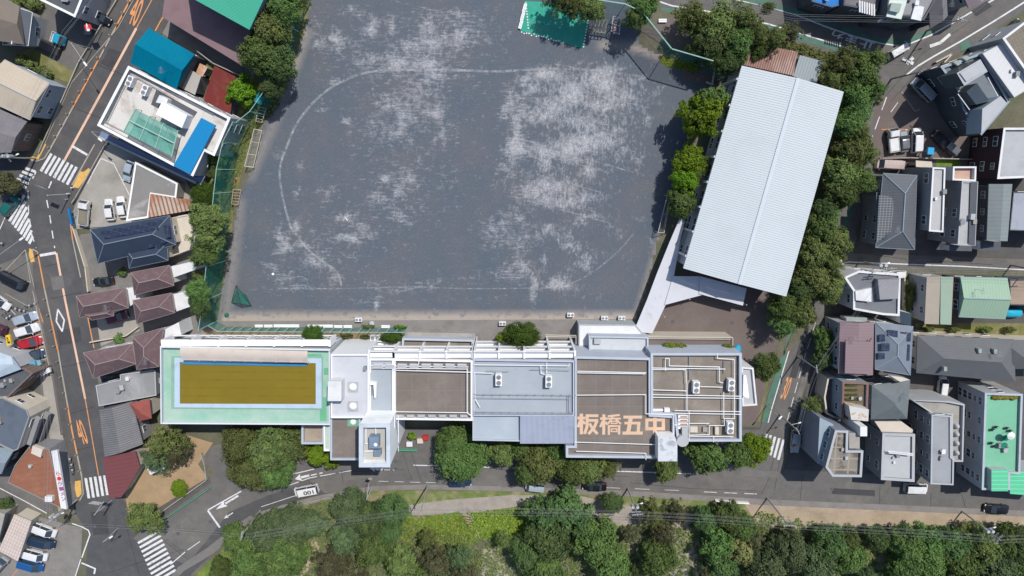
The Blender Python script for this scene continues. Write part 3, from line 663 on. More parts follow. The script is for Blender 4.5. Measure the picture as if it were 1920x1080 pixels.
def pipes(parent, name, paths, z, r, m, posts=None):
    b = MB()
    for p in paths:
        b.path(PP(p, z), r, 5)
    return b.build(name, m, parent)

# ======== school ========
ROOFB = mat('roof_brown', (.155, .132, .118), .9, .13, .35, col2=(.24, .205, .175), fac2=.6, scale2=.16, thr=(.5, .72), grid=(0, 3.05, 3.05, .10, (.185, .162, .147)))
ROOFB2 = mat('roof_brown_stained', (.19, .16, .135), .9, .13, .35, col2=(.30, .26, .21), fac2=.7, scale2=.2, thr=(.48, .66))
ROOFBL = mat('roof_blue_grey', (.29, .325, .365), .6, .05, .4, raw=True, col2=(.34, .37, .41), fac2=.6, scale2=.12, thr=(.48, .7))
ROOFW = mat('roof_white', (.43, .45, .49), .7, .05, .5, raw=True, col2=(.36, .36, .36), fac2=.5, scale2=.2, thr=(.52, .72))
SW = M['white']; PAR = mat('parapet', (.46, .51, .60), .6, .05, .5, col2=(.42, .44, .46), fac2=.6, scale2=.35)
H = 11.0
sc = empty('school_building', P(900, 660, 0), 'long white school building with a rooftop pool, brown and blue-grey flat roofs', 'school')
sc.location.z = 0
def wing(px, h, roof, par=.7, pw=.35, z0=0, wall=None):
    top = ccw([(q.x, q.y) for q in PP(px, h)]); inn = [(q.x, q.y) for q in inset(top, pw)]
    b = MB(); b.ring(top, inn, z0, h, h-par); b.build('wall', wall or PAR, sc)
    b = MB(); b.face([(q[0], q[1], h-par) for q in inn]); b.build('roof', roof, sc)
    return top, inn
# pool wing
PH = 9.6
top, inn = wing([(300,649),(619,655),(619,797),(301,795)], PH, mat('pool_deck', (.23, .40, .32), .7, .07, .5, raw=True, col2=(.34, .43, .38), fac2=.7, scale2=.2, thr=(.46, .62)), .7, .3, wall=mat('pool_parapet', (.50, .53, .57), .6, .04, .5, raw=True, col2=(.40, .41, .42), fac2=.5, scale2=.5))
DZ = PH-.7
add_box(sc, 'pool_rim', [(321,668),(605,668),(605,768),(321,766)], DZ-.02, DZ+.12, mat('pool_rim', (.22, .42, .31), .7, .06, .5))
b = MB(); oo = ccw([(q.x, q.y) for q in PP([(327,671),(603,672),(603,766),(327,764)], DZ+.3)]); ii = ccw([(q.x, q.y) for q in PP([(337,679),(592,681),(592,758),(337,757)], DZ+.3)])
b.ring(oo, ii, DZ+.1, DZ+.3, DZ+.12); b.build('pool_coping', mat('coping_blue', (.46, .60, .74), .5, .03, .5), sc)
b = MB(); b.face([(q[0], q[1], DZ+.17) for q in ii])
LANES = [(337,697),(337,712),(337,727),(337,742)]
b.build('pool_water', mat('pool_water', (.175, .130, .016), .35, .05, .12, raw=True, col2=(.15, .11, .010), fac2=.7, scale2=.06, spec=.25, thr=(.4, .6)), sc)
b = MB()
for lx, ly in LANES: a = P(lx, ly, DZ+.18); c = P(592, ly+1, DZ+.18); b.rect(a, c, .28, DZ+.176)
b.build('lane_marking', mat('pool_lane', (.162, .119, .014), .35, .1, .3, raw=True, spec=.25), sc)
b = MB(); A0, A1 = P(338,652,11.2), P(577,658,11.2); B0, B1 = P(341,675,10.6), P(577,680,10.6)
n = 8
for i in range(n):
    t0, t1 = i/n, (i+1)/n; f = lambda t, U, V: U.lerp(V, t) + Vector((0, 0, .22*math.sin(math.pi*min(1, t*.9+.15))))
    b.face([f(t0, A0, B0), f(t1, A0, B0), f(t1, A1, B1), f(t0, A1, B1)])
b.build('pool_awning', mat('awning', (.70, .60, .52), .7, .04, .4), sc, smooth=True)
b = MB()
for k in range(9):
    p = P(344+k*29, 676.5+k*.5, 10.55); b.tube(p, (p.x, p.y, DZ), .05)
b.build('awning_post', M['white_plain'], sc)
add_box(sc, 'starting_edge', [(341,679),(574,683),(574,687),(341,683)], DZ+.2, DZ+.34, mat('deep_blue', (.04, .20, .45), .4, .05, .5))
for a in ((564,664,603,677),(607,690,619,703),(600,745,612,790)): add_box(sc, 'deck_patch', quadpx(*a), DZ, DZ+.01*(1+a[0] % 3), mat('deck_green', (.12, .42, .24), .7, .08, .5))
pipes(sc, 'railing', [[(301,650),(619,656)], [(302,794),(619,796)], [(301,650),(302,794)]], PH+.9, .05, M['white_plain'])
# small annexes below the pool wing
wing([(565,793),(608,793),(608,833),(565,833)], 7.0, mat('terrace_tan', (.36, .28, .21), .85, .1, .4), 1.0, .4)
wing([(606,790),(620,790),(620,846),(607,846)], 8.4, mat('terrace_mint', (.42, .58, .5), .8, .1, .4), .5, .35, wall=M['white_plain'])
# white block beside the pool
wing([(620,664),(692,664),(692,784),(620,784)], 11.6, ROOFW, .5, .3, wall=M['white_plain'])
for y in (726, 762):
    add_box(sc, 'skylight_curb', quadpx(652, y-9, 671, y+9), 11.0, 11.35, M['lgrey'])
    b = MB(); q = P(661.5, y, 11.4); b.dome((q.x, q.y, 11.35), .72, .72, .5); b.build('skylight', M['white_plain'], sc, smooth=True)
add_box(sc, 'roof_hut', [(615,715),(640,715),(640,752),(614,752)], 10.0, 13.6, M['white'])
add_box(sc, 'roof_vent', quadpx(681, 688, 686, 695), 11.0, 11.9, M['mgrey'])
# lower brown terrace and the stair tower
wing([(619,782),(676,782),(676,863),(619,863)], 10.4, ROOFB, .5, .35)
add_box(sc, 'deck_patch', quadpx(652, 784, 673, 799), 9.8, 9.93, mat('deck_green', (0, 0, 0)))
b = MB(); q = P(661, 793, 10.4); b.dome((q.x, q.y, 9.93), .6, .6, .45); b.build('skylight', M['white_plain'], sc, smooth=True)
TZ = 17.2
top, inn = wing([(674,795),(731,795),(731,875),(674,875)], TZ, mat('tower_roof', (.44, .44, .42), .8, .06, .5, col2=(.42, .35, .27), fac2=.7, scale2=.25), 1.5, .6, wall=mat('tower_white', (.74, .76, .78), .6, .05, .4, raw=True))
b = MB(); o2 = [(q.x, q.y) for q in inset(top, -.08)]; i2 = [(q.x, q.y) for q in inset(top, .62)]; b.ring(o2, i2, TZ+.01, TZ+.1, TZ+.01); b.build('coping', mat('coping_tower', (.44, .49, .55), .6, .04, .5, raw=True), sc)
add_box(sc, 'water_tank', quadpx(692, 819, 710, 841), TZ-1.4, TZ+.2, mat('tank_blue', (.16, .24, .34), .35, .06, .6))
add_box(sc, 'water_tank', quadpx(701, 844, 714, 855), TZ-1.4, TZ-.3, MATS['tank_blue'])
b = MB(); q = P(704, 834, TZ+.2); b.dome((q.x, q.y, TZ+.2), .35, .35, .3); b.build('tank_hatch', M['white_plain'], sc, smooth=True)
pipes(sc, 'roof_pipe', [[(686,802),(686,832),(690,832)],[(686,802),(704,801),(705,818)],[(712,792),(712,795)],[(684,846),(700,846)]], TZ-1.1, .1, M['white_plain'])
b = MB()
for k in range(2):
    for j in range(7):
        q = P(740+k*7, 786+j*9, 14-j*1.4); b.box((q.x, q.y, q.z), (.1, 1.5, .1))
b.build('outer_stair', M['white_plain'], sc)
# blue-grey strip, brown roof with solar boxes
wing([(692,673),(738,673),(738,783),(692,783)], H, ROOFBL, .6, .3, wall=M['white_plain'])
wing([(738,673),(886,676),(886,789),(738,787)], H, ROOFB, .7, .35, wall=M['white_plain'])
add_box(sc, 'roof_step', [(690,700),(694,700),(694,716),(706,718),(705,745),(702,747),(700,722),(690,722)], H-.5, H+.5, M['white_plain'])
b = MB()
for j in range(5):
    q = P(697, 726+j*3.2, H-.2); b.box((q.x, q.y, q.z), (1.0, .1, .06))
b.build('roof_ladder', M['steel'], sc)
for k in range(8):
    x = 700+k*22.5; add_box(sc, 'roof_lantern', [(x,684),(x+17,684.5),(x+17,690),(x,689.5)], H-.55, H+.35, M['white_plain'], M['lgrey'])
pipes(sc, 'roof_pipe', [[(695,686),(878,688)],[(695,690),(877,692)],[(737,694),(884,698)],[(876,690),(876,774),(884,780)],[(738,772),(878,774)],[(785,671),(785,680),(782,692)]], H+.25, .08, M['white_plain'])
b = MB()
for k in range(7):
    q0 = P(742+k*20, 778, H+.1); q1 = P(757+k*20, 783, H+.1); b.box(((q0.x+q1.x)/2, (q0.y+q1.y)/2, H-.05), (1.35, .5, .1))
b.build('roof_grating', M['lgrey'], sc)
# light blue-grey part and ribbed lean-to
wing([(886,673),(1078,676),(1078,780),(887,780)], H, ROOFBL, .6, .35)
wing([(886,778),(979,778),(979,828),(886,826)], H-.6, mat('roof_pale_blue', (.31, .36, .41), .6, .04, .3, raw=True, col2=(.38, .42, .46), fac2=.5, scale2=.15), .35, .3)
top = ccw([(q.x, q.y) for q in PP([(975,778),(1076,778),(1076,832),(975,831)], H-.2)])
b = MB(); b.prism(top, 0, H-.5); b.build('wall', PAR, sc)
b = MB(); x0 = min(q[0] for q in top); x1 = max(q[0] for q in top); y0 = min(q[1] for q in top); y1 = max(q[1] for q in top); nn = 44
for k in range(nn):
    xa = x0+(x1-x0)*k/nn; xb = x0+(x1-x0)*(k+1)/nn; xm = (xa+xb)/2
    b.face([(xa, y0, H-.3), (xm, y0, H-.18), (xm, y1, H-.02), (xa, y1, H-.14)]); b.face([(xm, y0, H-.18), (xb, y0, H-.3), (xb, y1, H-.14), (xm, y1, H-.02)])
b.build('ribbed_roof', mat('ribbed_lilac', (.42, .47, .60), .5, .03, .5), sc)
pipes(sc, 'roof_pipe', [[(888,684),(1066,686),(1068,682)],[(1014,686),(1015,700),(1022,702)],[(888,699),(924,700)],[(890,700),(891,748),(900,764)],[(1025,680),(1025,700)]], H+.15, .07, M['white_plain'])
pipes(sc, 'roof_railing', [[(888,739),(1075,741)],[(888,746),(1070,748)],[(888,772),(1075,774)],[(888,776),(1075,777)],[(1066,741),(1066,775)],[(1069,741),(1069,775)],[(995,692),(1070,694)],[(912,695),(955,696)]], H+.3, .05, M['steel'])
b = MB()
for k in range(12):
    for y in (739, 772):
        q = P(892+k*16, y, H-.6); b.tube(q, (q.x, q.y, H+.35), .04); 
b.build('railing_post', M['steel'], sc)
# brown roof with the lettering
wing([(1077,668),(1221,671),(1221,777),(1265,780),(1265,860),(1061,858),(1061,836),(1077,836)], H, ROOFB, .7, .45)
wing([(1220,662),(1391,662),(1391,828),(1270,828),(1264,779),(1220,777)], H+.15, ROOFB2, .8, .45)
KJ = [(240,285,240,595,50),(180,350,300,350,45),(226,385,188,488,40),(262,395,295,440,38),(305,315,495,315,45),(328,300,325,490,45),(325,480,288,588,46),(340,385,492,385,42),(474,392,430,500,46),(432,492,345,590,46),(362,430,415,520,42),(412,512,482,588,44),
 (578,295,575,600,45),(522,358,625,358,40),(562,398,522,485,36),(604,408,632,452,34),(635,324,815,304,32),(626,358,832,358,28),(712,330,640,438,30),(758,366,832,440,30),(688,398,778,398,20),(688,432,778,432,20),(690,392,690,440,20),(775,392,775,440,20),(640,470,826,470,32),(652,462,652,602,34),(806,462,806,596,38),(684,512,776,512,20),(684,552,776,552,20),(688,505,688,560,20),(772,505,772,560,20),
 (870,335,1150,335,46),(982,345,940,575,62),(886,425,1125,425,42),(1102,425,1090,575,50),(856,575,1160,575,50),(1200,378,1495,378,46),(1200,510,1495,510,50),(1222,358,1222,535,46),(1470,358,1470,535,50),(1345,300,1341,610,55)]
b = MB()
for i, (x0_, y0_, x1_, y1_, w_) in enumerate(KJ):
    a = P(1060+x0_/8, 740+y0_/8, H-.7); c = P(1060+x1_/8, 740+y1_/8, H-.7); b.rect(a, c, w_/8/10.3, H-.685+.0006*i)
b.build('roof_lettering', mat('letter_peach', (.70, .47, .32), .7, .05, .8, col2=(.60, .33, .15), fac2=.6, scale2=.6, thr=(.58, .7)), sc)
pipes(sc, 'roof_pipe', [[(1082,696),(1212,699)],[(1082,699),(1210,701)],[(1080,741),(1211,740),(1211,776),(1262,778),(1262,815)],[(1077,829),(1240,834)],[(1080,846),(1211,850),(1211,862)],[(1264,797),(1270,797)],
   [(1222,690),(1360,692)],[(1222,693),(1286,693),(1287,718)],[(1248,671),(1248,695)],[(1248,672),(1255,672),(1255,686),(1349,688),(1349,716),(1356,718)],[(1345,662),(1345,672),(1377,674),(1377,785),(1358,785),(1358,798),(1330,798),(1330,815),(1293,816)],
   [(1223,740),(1390,743)],[(1223,745),(1390,747)],[(1288,718),(1288,770)],[(1357,735),(1357,785)],[(1313,725),(1355,726)],[(1265,770),(1390,772)],[(1266,775),(1390,777)],[(1292,770),(1292,826)],[(1293,794),(1330,794)],[(1293,818),(1375,819)],[(1223,731),(1288,733)],[(1338,818),(1338,829)]], H+.2, .075, M['white_plain'])
b = MB()
for j in range(4):
    q = P(1281, 781+j*7, H); b.box((q.x, q.y, H-.3), (1.9, .45, .7), 0, 0); b.box((q.x+.1, q.y-.02, H+.07), (1.3, .22, .05), 0, 1)
b.build('vent_row', [M['white_plain'], mat('rust', (.42, .15, .07), .85, .2, 1.5)], sc)
add_box(sc, 'duct', quadpx(1279, 802, 1290, 820), H-.6, H+.5, M['lgrey'])
for x0_, y0_, x1_, y1_, zz, mm in ((1294,800,1308,811,.5,'cream'),(1318,801,1327,810,.4,'concrete'),(1341,801,1348,815,.7,'cream'),(1246,766,1256,773,.8,'white_plain'),(1223,767,1246,771,.3,'white_plain')):
    add_box(sc, 'roof_unit', quadpx(x0_, y0_, x1_, y1_), H-.6, H-.6+zz, M[mm])
pipes(sc, 'roof_ladder', [[(1292,668),(1292,712)],[(1357,677),(1357,700)]], H-.4, .08, M['steel'])
b = MB(); q = P(1281, 828, 12); b.tube((q.x, q.y, 4), (q.x, q.y, 11.8), 1.1, k=16); b.build('spiral_stair', M['lgrey'], sc)
add_box(sc, 'stair_head', [(1234,820),(1266,820),(1270,832),(1270,865),(1234,865)], 8, 13.2, M['white_plain'], mat('worn_white', (.62, .66, .70), .7, .05, .6, col2=(.25, .28, .32), fac2=.8, scale2=.6, thr=(.5, .62)))
# north side: stepped balconies, fins, canopies
def ybox(name, x0, x1, ytop, ybot, z0, z1, m):
    return add_box(sc, name, [(x0, ytop), (x1, ytop), (x1, ybot), (x0, ybot)], z0, z1, m)
for x0, x1, yb in ((692,738,673),(738,886,674),(888,1078,674)):
    for z in (3.2, 6.9, 10.4):
        ya = yb - (yb-320)*(10.9-z)/130*0 
        # slab just outside the north wall, 1.3 m deep
        a = P(x0, yb, H); c = P(x1, yb+1, H); b = MB()
        b.box(((a.x+c.x)/2, a.y+.8, z-.1), (c.x-a.x, 1.3, .22)); b.box(((a.x+c.x)/2, a.y+1.42, z+.35), (c.x-a.x, .12, .8)); b.build('balcony', M['white_plain'], sc)
    a = P(x0, yb, H); c = P(x1, yb, H); k = max(1, round((c.x-a.x)/5.0))
    b = MB()
    for j in range(k+1): b.box((a.x+(c.x-a.x)*j/k, a.y+.85, 5.4), (.35, 1.5, 10.9))
    b.build('balcony_fin', M['white_plain'], sc)
    b = MB()
    for j in range(k):
        for z in (1.8, 5.3, 8.9): b.box((a.x+(c.x-a.x)*(j+.5)/k, a.y+.06, z), ((c.x-a.x)/k*.7, .06, 1.5))
    b.build('window_band', M['glass'], sc)
for x0, x1, yb, n_ in ((304,618,651,6),(622,690,664,1),):
    a = P(x0, yb, PH if x0 < 600 else H); c = P(x1, yb+2, PH if x0 < 600 else H)
    for j in range(n_*2):
        for z in (1.9, 5.2, 8.2):
            xx = a.x+(c.x-a.x)*(j+.5)/(n_*2); qq = bpy.data.objects
            window_on(sc, (xx+.01, a.y+.06), (xx-.01, a.y+.06), .5, z, 2.0, 1.5)
    if n_ == 6:
        b = MB()
        for j in range(n_+1): b.box((a.x+(c.x-a.x)*j/n_, a.y+.7, PH-2.2), (.4, 1.3, 4.2))
        b.box(((a.x+c.x)/2, a.y+.75, PH-.35), (c.x-a.x, 1.2, .25)); b.box(((a.x+c.x)/2, a.y+1.2, PH-4.0), (c.x-a.x, .15, .5)); b.build('facade_frame', M['white_plain'], sc)
# south side windows
for x0, x1, yb, hh in ((304,560,795,PH),(740,884,789,H),(888,975,827,H-.6),(978,1072,831,H-.6),(1064,1232,859,H),(1272,1388,828,H)):
    a = P(x0, yb, hh); c = P(x1, yb, hh); k = max(2, round((c.x-a.x)/3))
    for j in range(k):
        for z in (1.9, 5.2, 8.2): window_on(sc, (a.x, a.y-.04), (c.x, a.y-.04), (j+.5)/k, z, 2.0, 1.5)
b = MB(); a = P(742, 662, 6); c = P(884, 662, 6)
# low terrace with parapet in front of the middle, canopy entrance
def low(px, h, wall, roof, par=.4, pw=.3, nm='terrace'):
    t = ccw([(q.x, q.y) for q in PP(px, h)]); i_ = [(q.x, q.y) for q in inset(t, pw)]
    b = MB(); b.ring(t, i_, 0, h, h-par); b.build(nm+'_wall', wall, sc); b = MB(); b.face([(q[0], q[1], h-par) for q in i_]); b.build(nm+'_roof', roof, sc)
low([(754,634),(888,637),(888,668),(752,666)], 5.0, PAR, ROOFB2, .9, .4)
add_box(sc, 'lintel', [(765,623),(884,625),(886,632),(762,631)], 2.5, 3.2, M['concrete'])
low([(1085,608),(1192,609),(1214,634),(1214,650),(1085,650)], 4.0, M['lgrey'], M['white'], .12, .2, 'canopy')
low([(1104,630),(1216,632),(1216,664),(1105,664)], 6.3, PAR, mat('roof_pale', (.52, .56, .60), .7, .04, .4), .5, .3, 'porch')
add_box(sc, 'roof_unit', quadpx(1114, 635, 1127, 645), 5.7, 6.5, M['lgrey'])
low([(1390,688),(1413,690),(1420,760),(1392,762)], 7.5, M['white'], M['lgrey'], .5, .3, 'stair_annex')
add_box(sc, 'stair_panel', [(1394,704),(1399,703),(1405,745),(1402,747),(1393,742)], 7, 9.6, M['white_plain'])
pipes(sc, 'railing', [[(1023,0+628),(1080,629),(1080,645)],[(1023,631),(1079,632)]], 3.0, .07, M['cream'])
add_box(sc, 'deck', [(1216,633),(1375,634),(1375,664),(1216,664)], 0, 5.2, M['cream'], M['asphalt_brown'])
add_box(sc, 'deck_kerb', [(1222,651),(1372,652),(1372,655),(1222,654)], 5.2, 5.6, M['cream'])
pipes(sc, 'terrace_rail', [[(1216,632),(1374,633),(1374,660)],[(1216,635),(1370,636)]], 5.7, .08, M['cream'])
# ---- rooftop air conditioners: things of their own ----
fan_m = mat('fan_grille', (.20, .21, .22), .5, .1, 2)
def make_ac(px, py, z, label, two=True, big=1.0, rz=0.0, grp='twin-fan air conditioner units on the school roof'):
    q = P(px, py, z+1.5*big); e = empty('air_conditioner', (q.x, q.y, z), label, 'air conditioner', grp); 
    b = MB(); b.box((0, 0, .12), (1.2, 2.2, .2)); ob = b.build('base_frame', M['steel']); ob.parent = e
    b = MB(); b.box((0, 0, .85), (1.15, 2.1, 1.3)); ob = b.build('casing', M['white_plain']); ob.parent = e
    for s in ((-.52, .52) if two else (0,)):
        b = MB(); b.tube((0, s, 1.5), (0, s, 1.56), .43, k=18); b.tube((0, s, 1.56), (0, s, 1.60), .12, k=8); ob = b.build('fan', fan_m); ob.parent = e
    e.scale = (big, big, big); e.rotation_euler.z = rz
    return e
ac0 = make_ac(935, 713, H-.6, 'twin-fan air conditioner casting a shadow on the left of the blue-grey school roof')
def place_ac(px, py, z, label, rz=0, big=1.0, group=None):
    c = copy_tree(ac0); q = P(px, py, z+1.5*big); c.location = (q.x, q.y, z); c.scale = (big,)*3; c.rotation_euler.z = rz; c['label'] = label
    if group: c['group'] = group
    return c
place_ac(1029, 716, H-.6, 'twin-fan air conditioner on the right of the blue-grey school roof, fed by a white pipe')
place_ac(1306, 727, H-.6, 'twin-fan air conditioner standing alone in the middle of the right-hand brown roof')
place_ac(1372, 723, H-.6, 'twin-fan air conditioner at the top right of the brown roof beside the parapet')
place_ac(1370, 803, H-.6, 'twin-fan air conditioner in the bottom right corner of the brown roof')
place_ac(703, 634, .1, 'twin-fan air conditioner on the ground by the hedge north of the school', big=.9, rz=R(90), group='small condensers around the school')
for x, y, l in ((672,600,'single pale condenser box at the sandy edge of the field above the white benches'),(942,607,'pale condenser box beside the big trimmed hedge'),(1134,597,'pale box at the field edge above the white canopy, left of two'),(1166,597,'pale box at the field edge near the walkway, right of two'),(1070,591,'small pale box standing alone on the cinder field edge')):
    c = place_ac(x, y, .08, l, R(90), .62, 'small condensers around the school')

# ======== gymnasium ========
gpx = [(1391,123),(1582,172),(1474,556),(1281,503)]
GH = 8.6
g = empty('gymnasium', base_of(PP(gpx, GH)), 'large gymnasium with a pale ribbed metal gable roof beside the playing field', 'gymnasium')
gq = [Vector((q.x, q.y, GH)) for q in PP(gpx, GH)]      # NW, NE, SE, SW
wl = inset(ccw(gq), .5)
b = MB(); b.prism([(q.x, q.y) for q in wl], 0, GH-.1, top=False); b.build('wall', M['lgrey'], g)
nw, ne, se, sw = gq; rn = (nw*.48+ne*.52)+Vector((0, 0, 1.3)); rs = (sw*.48+se*.52)+Vector((0, 0, 1.3))
b = MB(); NR = 92
for (a0, a1, b0, b1) in ((nw, sw, rn, rs), (rn, rs, ne, se)):
    for k in range(NR):
        t0, t1, t2 = k/NR, (k+.86)/NR, (k+1)/NR; up = Vector((0, 0, .05))
        for ta, tb, o_ in ((t0, t1, 0), (t1, t2, 1)):
            pa, pb, pc, pd = a0.lerp(a1, ta), a0.lerp(a1, tb), b0.lerp(b1, tb), b0.lerp(b1, ta)
            if o_: b.face([pa+up*.7, pb+up*.1, pc+up*.1, pd+up*.7], 1)
            else: b.face([pa+up*.5, pb+up*.7, pc+up*.7, pd+up*.5], 0)
b.build('roof', [mat('gym_roof', (.43, .475, .505), .5, .02, .15, raw=True, col2=(.385, .42, .45), fac2=.5, scale2=.12, thr=(.5, .7)), mat('gym_seam', (.39, .435, .47), .5, .03, .3, raw=True)], g)
b = MB(); up = Vector((0, 0, .17)); cr = (ne-nw).normalized()*.32
b.face([rn+up-cr-Vector((0,0,.04)), rs+up-cr-Vector((0,0,.04)), rs+up, rn+up]); b.face([rn+up, rs+up, rs+up+cr-Vector((0,0,.04)), rn+up+cr-Vector((0,0,.04))])
b.build('ridge_cap', mat('gym_ridge', (.44, .49, .53), .5, .02, .3, raw=True), g)
b = MB()
for a, c in ((nw, ne), (se, sw)): b.face([a+Vector((0,0,-.5)), c+Vector((0,0,-.5)), c+Vector((0,0,.05)), (a+c)/2+Vector((0,0,1.3)), a+Vector((0,0,.05))])
for a, c in ((ne, se), (sw, nw)): b.face([a+Vector((0,0,-.3)), c+Vector((0,0,-.3)), c+Vector((0,0,.06)), a+Vector((0,0,.06))])
b.build('eave_board', M['white_plain'], g)
for k in range(9):
    t = (k+.5)/9; a = wl_a = gq[0].lerp(gq[3], t); d = (gq[3]-gq[0]).normalized(); n_ = Vector((d.y, -d.x, 0))
    p0 = a - Vector((-n_.x, -n_.y, 0))*0
W4 = ccw([(q.x, q.y) for q in wl]); windows(g, W4, GH-1, 2, 4.5, wd=2.2, ht=1.3, skip=0)
b = MB()
for k in range(8):
    p = nw.lerp(sw, (k+.5)/8) + Vector((.35, -.1, 0)); b.box((p.x-.3, p.y+.1, GH/2), (.35, .5, GH-.3), math.atan2((sw-nw).y, (sw-nw).x))
b.build('buttress', M['white'], g)

# covered walkway from the field to the gym and the school
CW = mat('walkway_roof', (.60, .62, .68), .5, .04, .4, stripe=(75, .5, .1, (.42, .44, .5)), col2=(.42, .42, .44), fac2=.6, scale2=.5, thr=(.58, .7))
cw = empty('covered_walkway', P(1240, 520, 0), 'white sheet-roofed covered walkway running beside the field to the school', 'walkway')
def strip(parent, name, px, h, m, th=.15):
    b = MB(); t = [(q.x, q.y) for q in PP(px, h)]; b.prism(t, h-th, h, 0, True, True); return b.build(name, m, parent)
strip(cw, 'roof', [(1275,408),(1284,413),(1276,450),(1264,516),(1248,572),(1223,625),(1188,622),(1214,560),(1232,512),(1255,455)], 3.2, CW)
strip(cw, 'roof', [(1262,518),(1312,518),(1317,553),(1246,572)], 3.4, CW)
strip(cw, 'roof', [(1313,518),(1400,541),(1393,573),(1311,551)], 3.6, CW)
b = MB()
for x, y in ((1280,415),(1258,458),(1270,480),(1236,520),(1258,530),(1218,570),(1240,588),(1196,620),(1316,546),(1390,566),(1350,557),(1286,556)):
    q = P(x, y, 0); b.tube(q, (q.x, q.y, 3.1), .07)
b.build('post', M['white_plain'], cw)
# ---------------- neighbouring houses: west side ----------------
GR = 'houses around the school'
R_tan = roofmat('roof_tan_brown', (.17, .14, .12), .35, 65, .15)
R_slate = mat('roof_slate', (.085, .10, .125), .6, .08, .6, grid=(80, .45, .9, .03, (.06, .07, .085)))
R_navy = mat('roof_navy', (.030, .044, .072), .55, .07, .6)
R_plum = mat('roof_plum', (.115, .078, .085), .75, .14, 1.6, col2=(.15, .11, .115), fac2=.6, scale2=.8)
R_grey = mat('roof_grey_tile', (.14, .15, .165), .65, .08, .8)
solar = mat('solar', (.018, .026, .055), .35, .05, 1, grid=(80, 1.0, 1.0, .05, (.07, .09, .14)), spec=.6)
pitched_house('house', 'weathered house with a brown and grey roof in the top left corner of the photo', 'house', [(-50,-30),(38,12),(60,52),(45,84),(-45,70)][0:1]+[(38,12),(46,84),(-50,70)], 5.5, M['lgrey'], R_tan, 1.2, 'gable', GR)
pitched_house('house', 'small slate-roofed wing with a white verge next to the top left parking lot', 'house', [(26,12),(62,24),(54,86),(6,84)], 4.6, M['lgrey'], R_slate, .9, 'gable', GR, trim=M['white_plain'])
flat_house('house', 'charcoal house with white trim above the blue truck', 'house', [(72,-40),(170,-40),(141,32),(76,0)], 7.5, M['lgrey'], M['dgrey'], .3, .3, GR, coping=M['white_plain'])
pitched_house('house', 'pale blue house with a cream tiled roof beside the arterial road', 'house', [(10,112),(94,156),(57,225),(-45,178)], 6.0, mat('paleblue', (.36, .44, .52), .7, .06, .4), mat('roof_cream_tile', (.50, .43, .34), .75, .05, .4, grid=(62, .62, .62, .10, (.38, .32, .25))), .9, 'gable', GR, trim=M['lgrey'], ax=0)
pitched_house('house', 'brown brick house under a grey-mauve sheet roof at the north-west corner of the junction', 'house', [(-50,182),(52,228),(22,286),(-60,288)], 5.5, M['brownwall'], mat('roof_mauve', (.17, .155, .17), .6, .05, .3, grid=(62, 1.6, 1.6, .06, (.13, .12, .135))), .8, 'gable', GR)
pitched_house('house', 'small house with a light blue-white roof behind the parked cars', 'house', [(-60,640),(8,664),(42,695),(2,718),(-60,716)][0:1]+[(22,668),(40,692),(-60,730)], 6.2, M['lgrey'], mat('roof_white_blue', (.45, .55, .65), .55, .05, .4), .7, 'gable', GR, win=True)
flat_house('apartment_block', 'dark brown apartment block with stacked balconies facing the arterial road', 'apartment', [(-60,690),(45,690),(62,700),(8,752)], 5.6, M['brownwall'], M['dgrey'], .4, .3, GR, fl=2)
e = flat_house('apartment_block', 'apartment block with a broad dark blue-grey roof and pale balconies on the left edge', 'apartment', [(-70,745),(6,746),(50,768),(55,782),(34,842),(24,846),(-70,800)], 6.2, M['cream'], mat('roof_dark_blue', (.09, .11, .145), .8, .04, .4), .15, .15, GR, coping=M['mgrey'], fl=2)
for k in range(2):
    b = MB(); q0 = P(54, 786, 6.2); q1 = P(36, 840, 6.2); d = (q1-q0).normalized(); n_ = Vector((-d.y, d.x, 0)); n_ = n_ if n_.x > 0 else -n_
    c = (q0+q1)/2+n_*.7; b.box((c.x, c.y, 1.6+2.6*k), ((q1-q0).length, 1.3, .18), math.atan2(d.y, d.x)); b.box((c.x+n_.x*.6, c.y+n_.y*.6, 2.1+2.6*k), ((q1-q0).length, .1, .9), math.atan2(d.y, d.x)); b.build('balcony', M['mgrey'], e)
e = flat_house('shop', 'terracotta-roofed corner shop with a long white sign strip', 'shop', [(54,838),(92,842),(118,955),(14,905),(28,872)], 4.6, M['mgrey'], mat('roof_terracotta', (.25, .095, .06), .75, .08, .4, stripe=(100, 1.1, .06, (.18, .07, .05)), col2=(.32, .15, .10), fac2=.6, scale2=.3), .15, .12, GR, win=False)
strip(e, 'sign_board', [(96,846),(107,844),(125,955),(114,953)], 5.0, M['white'], .5)
for i, (ch, cm) in enumerate((('ら','red'),('●','red'),('ラ','mauve'),('ー','mauve'),('メ','mauve'),('ン','mauve'))[:6]):
    q = P(109+i*2.0, 888+i*9.5, 5.02); text_mesh('sign_lettering', ch, (q.x, q.y, 5.02), .85, .85, 8, mat('sign_'+cm, (.62, .04, .05) if cm == 'red' else (.30, .08, .22), .6, .03, 1), e, bold=.02)
add_box(e, 'roof_cabinet', [(61,836),(80,843),(76,858),(58,850)], 4.4, 5.3, M['cream'])
add_box(e, 'vent_hood', quadpx(84, 931, 98, 941), 4.4, 5.2, M['white'])
pitched_house('house', 'house with a pale blue-grey roof behind the terracotta shop on the left edge', 'house', [(-60,830),(20,842),(34,850),(2,890),(-60,880)][0:1]+[(28,842),(4,888),(-60,890)], 5.5, M['dgrey'], roofmat('roof_pale_bluegrey', (.20, .26, .31), .4, 20), .6, 'gable', GR)
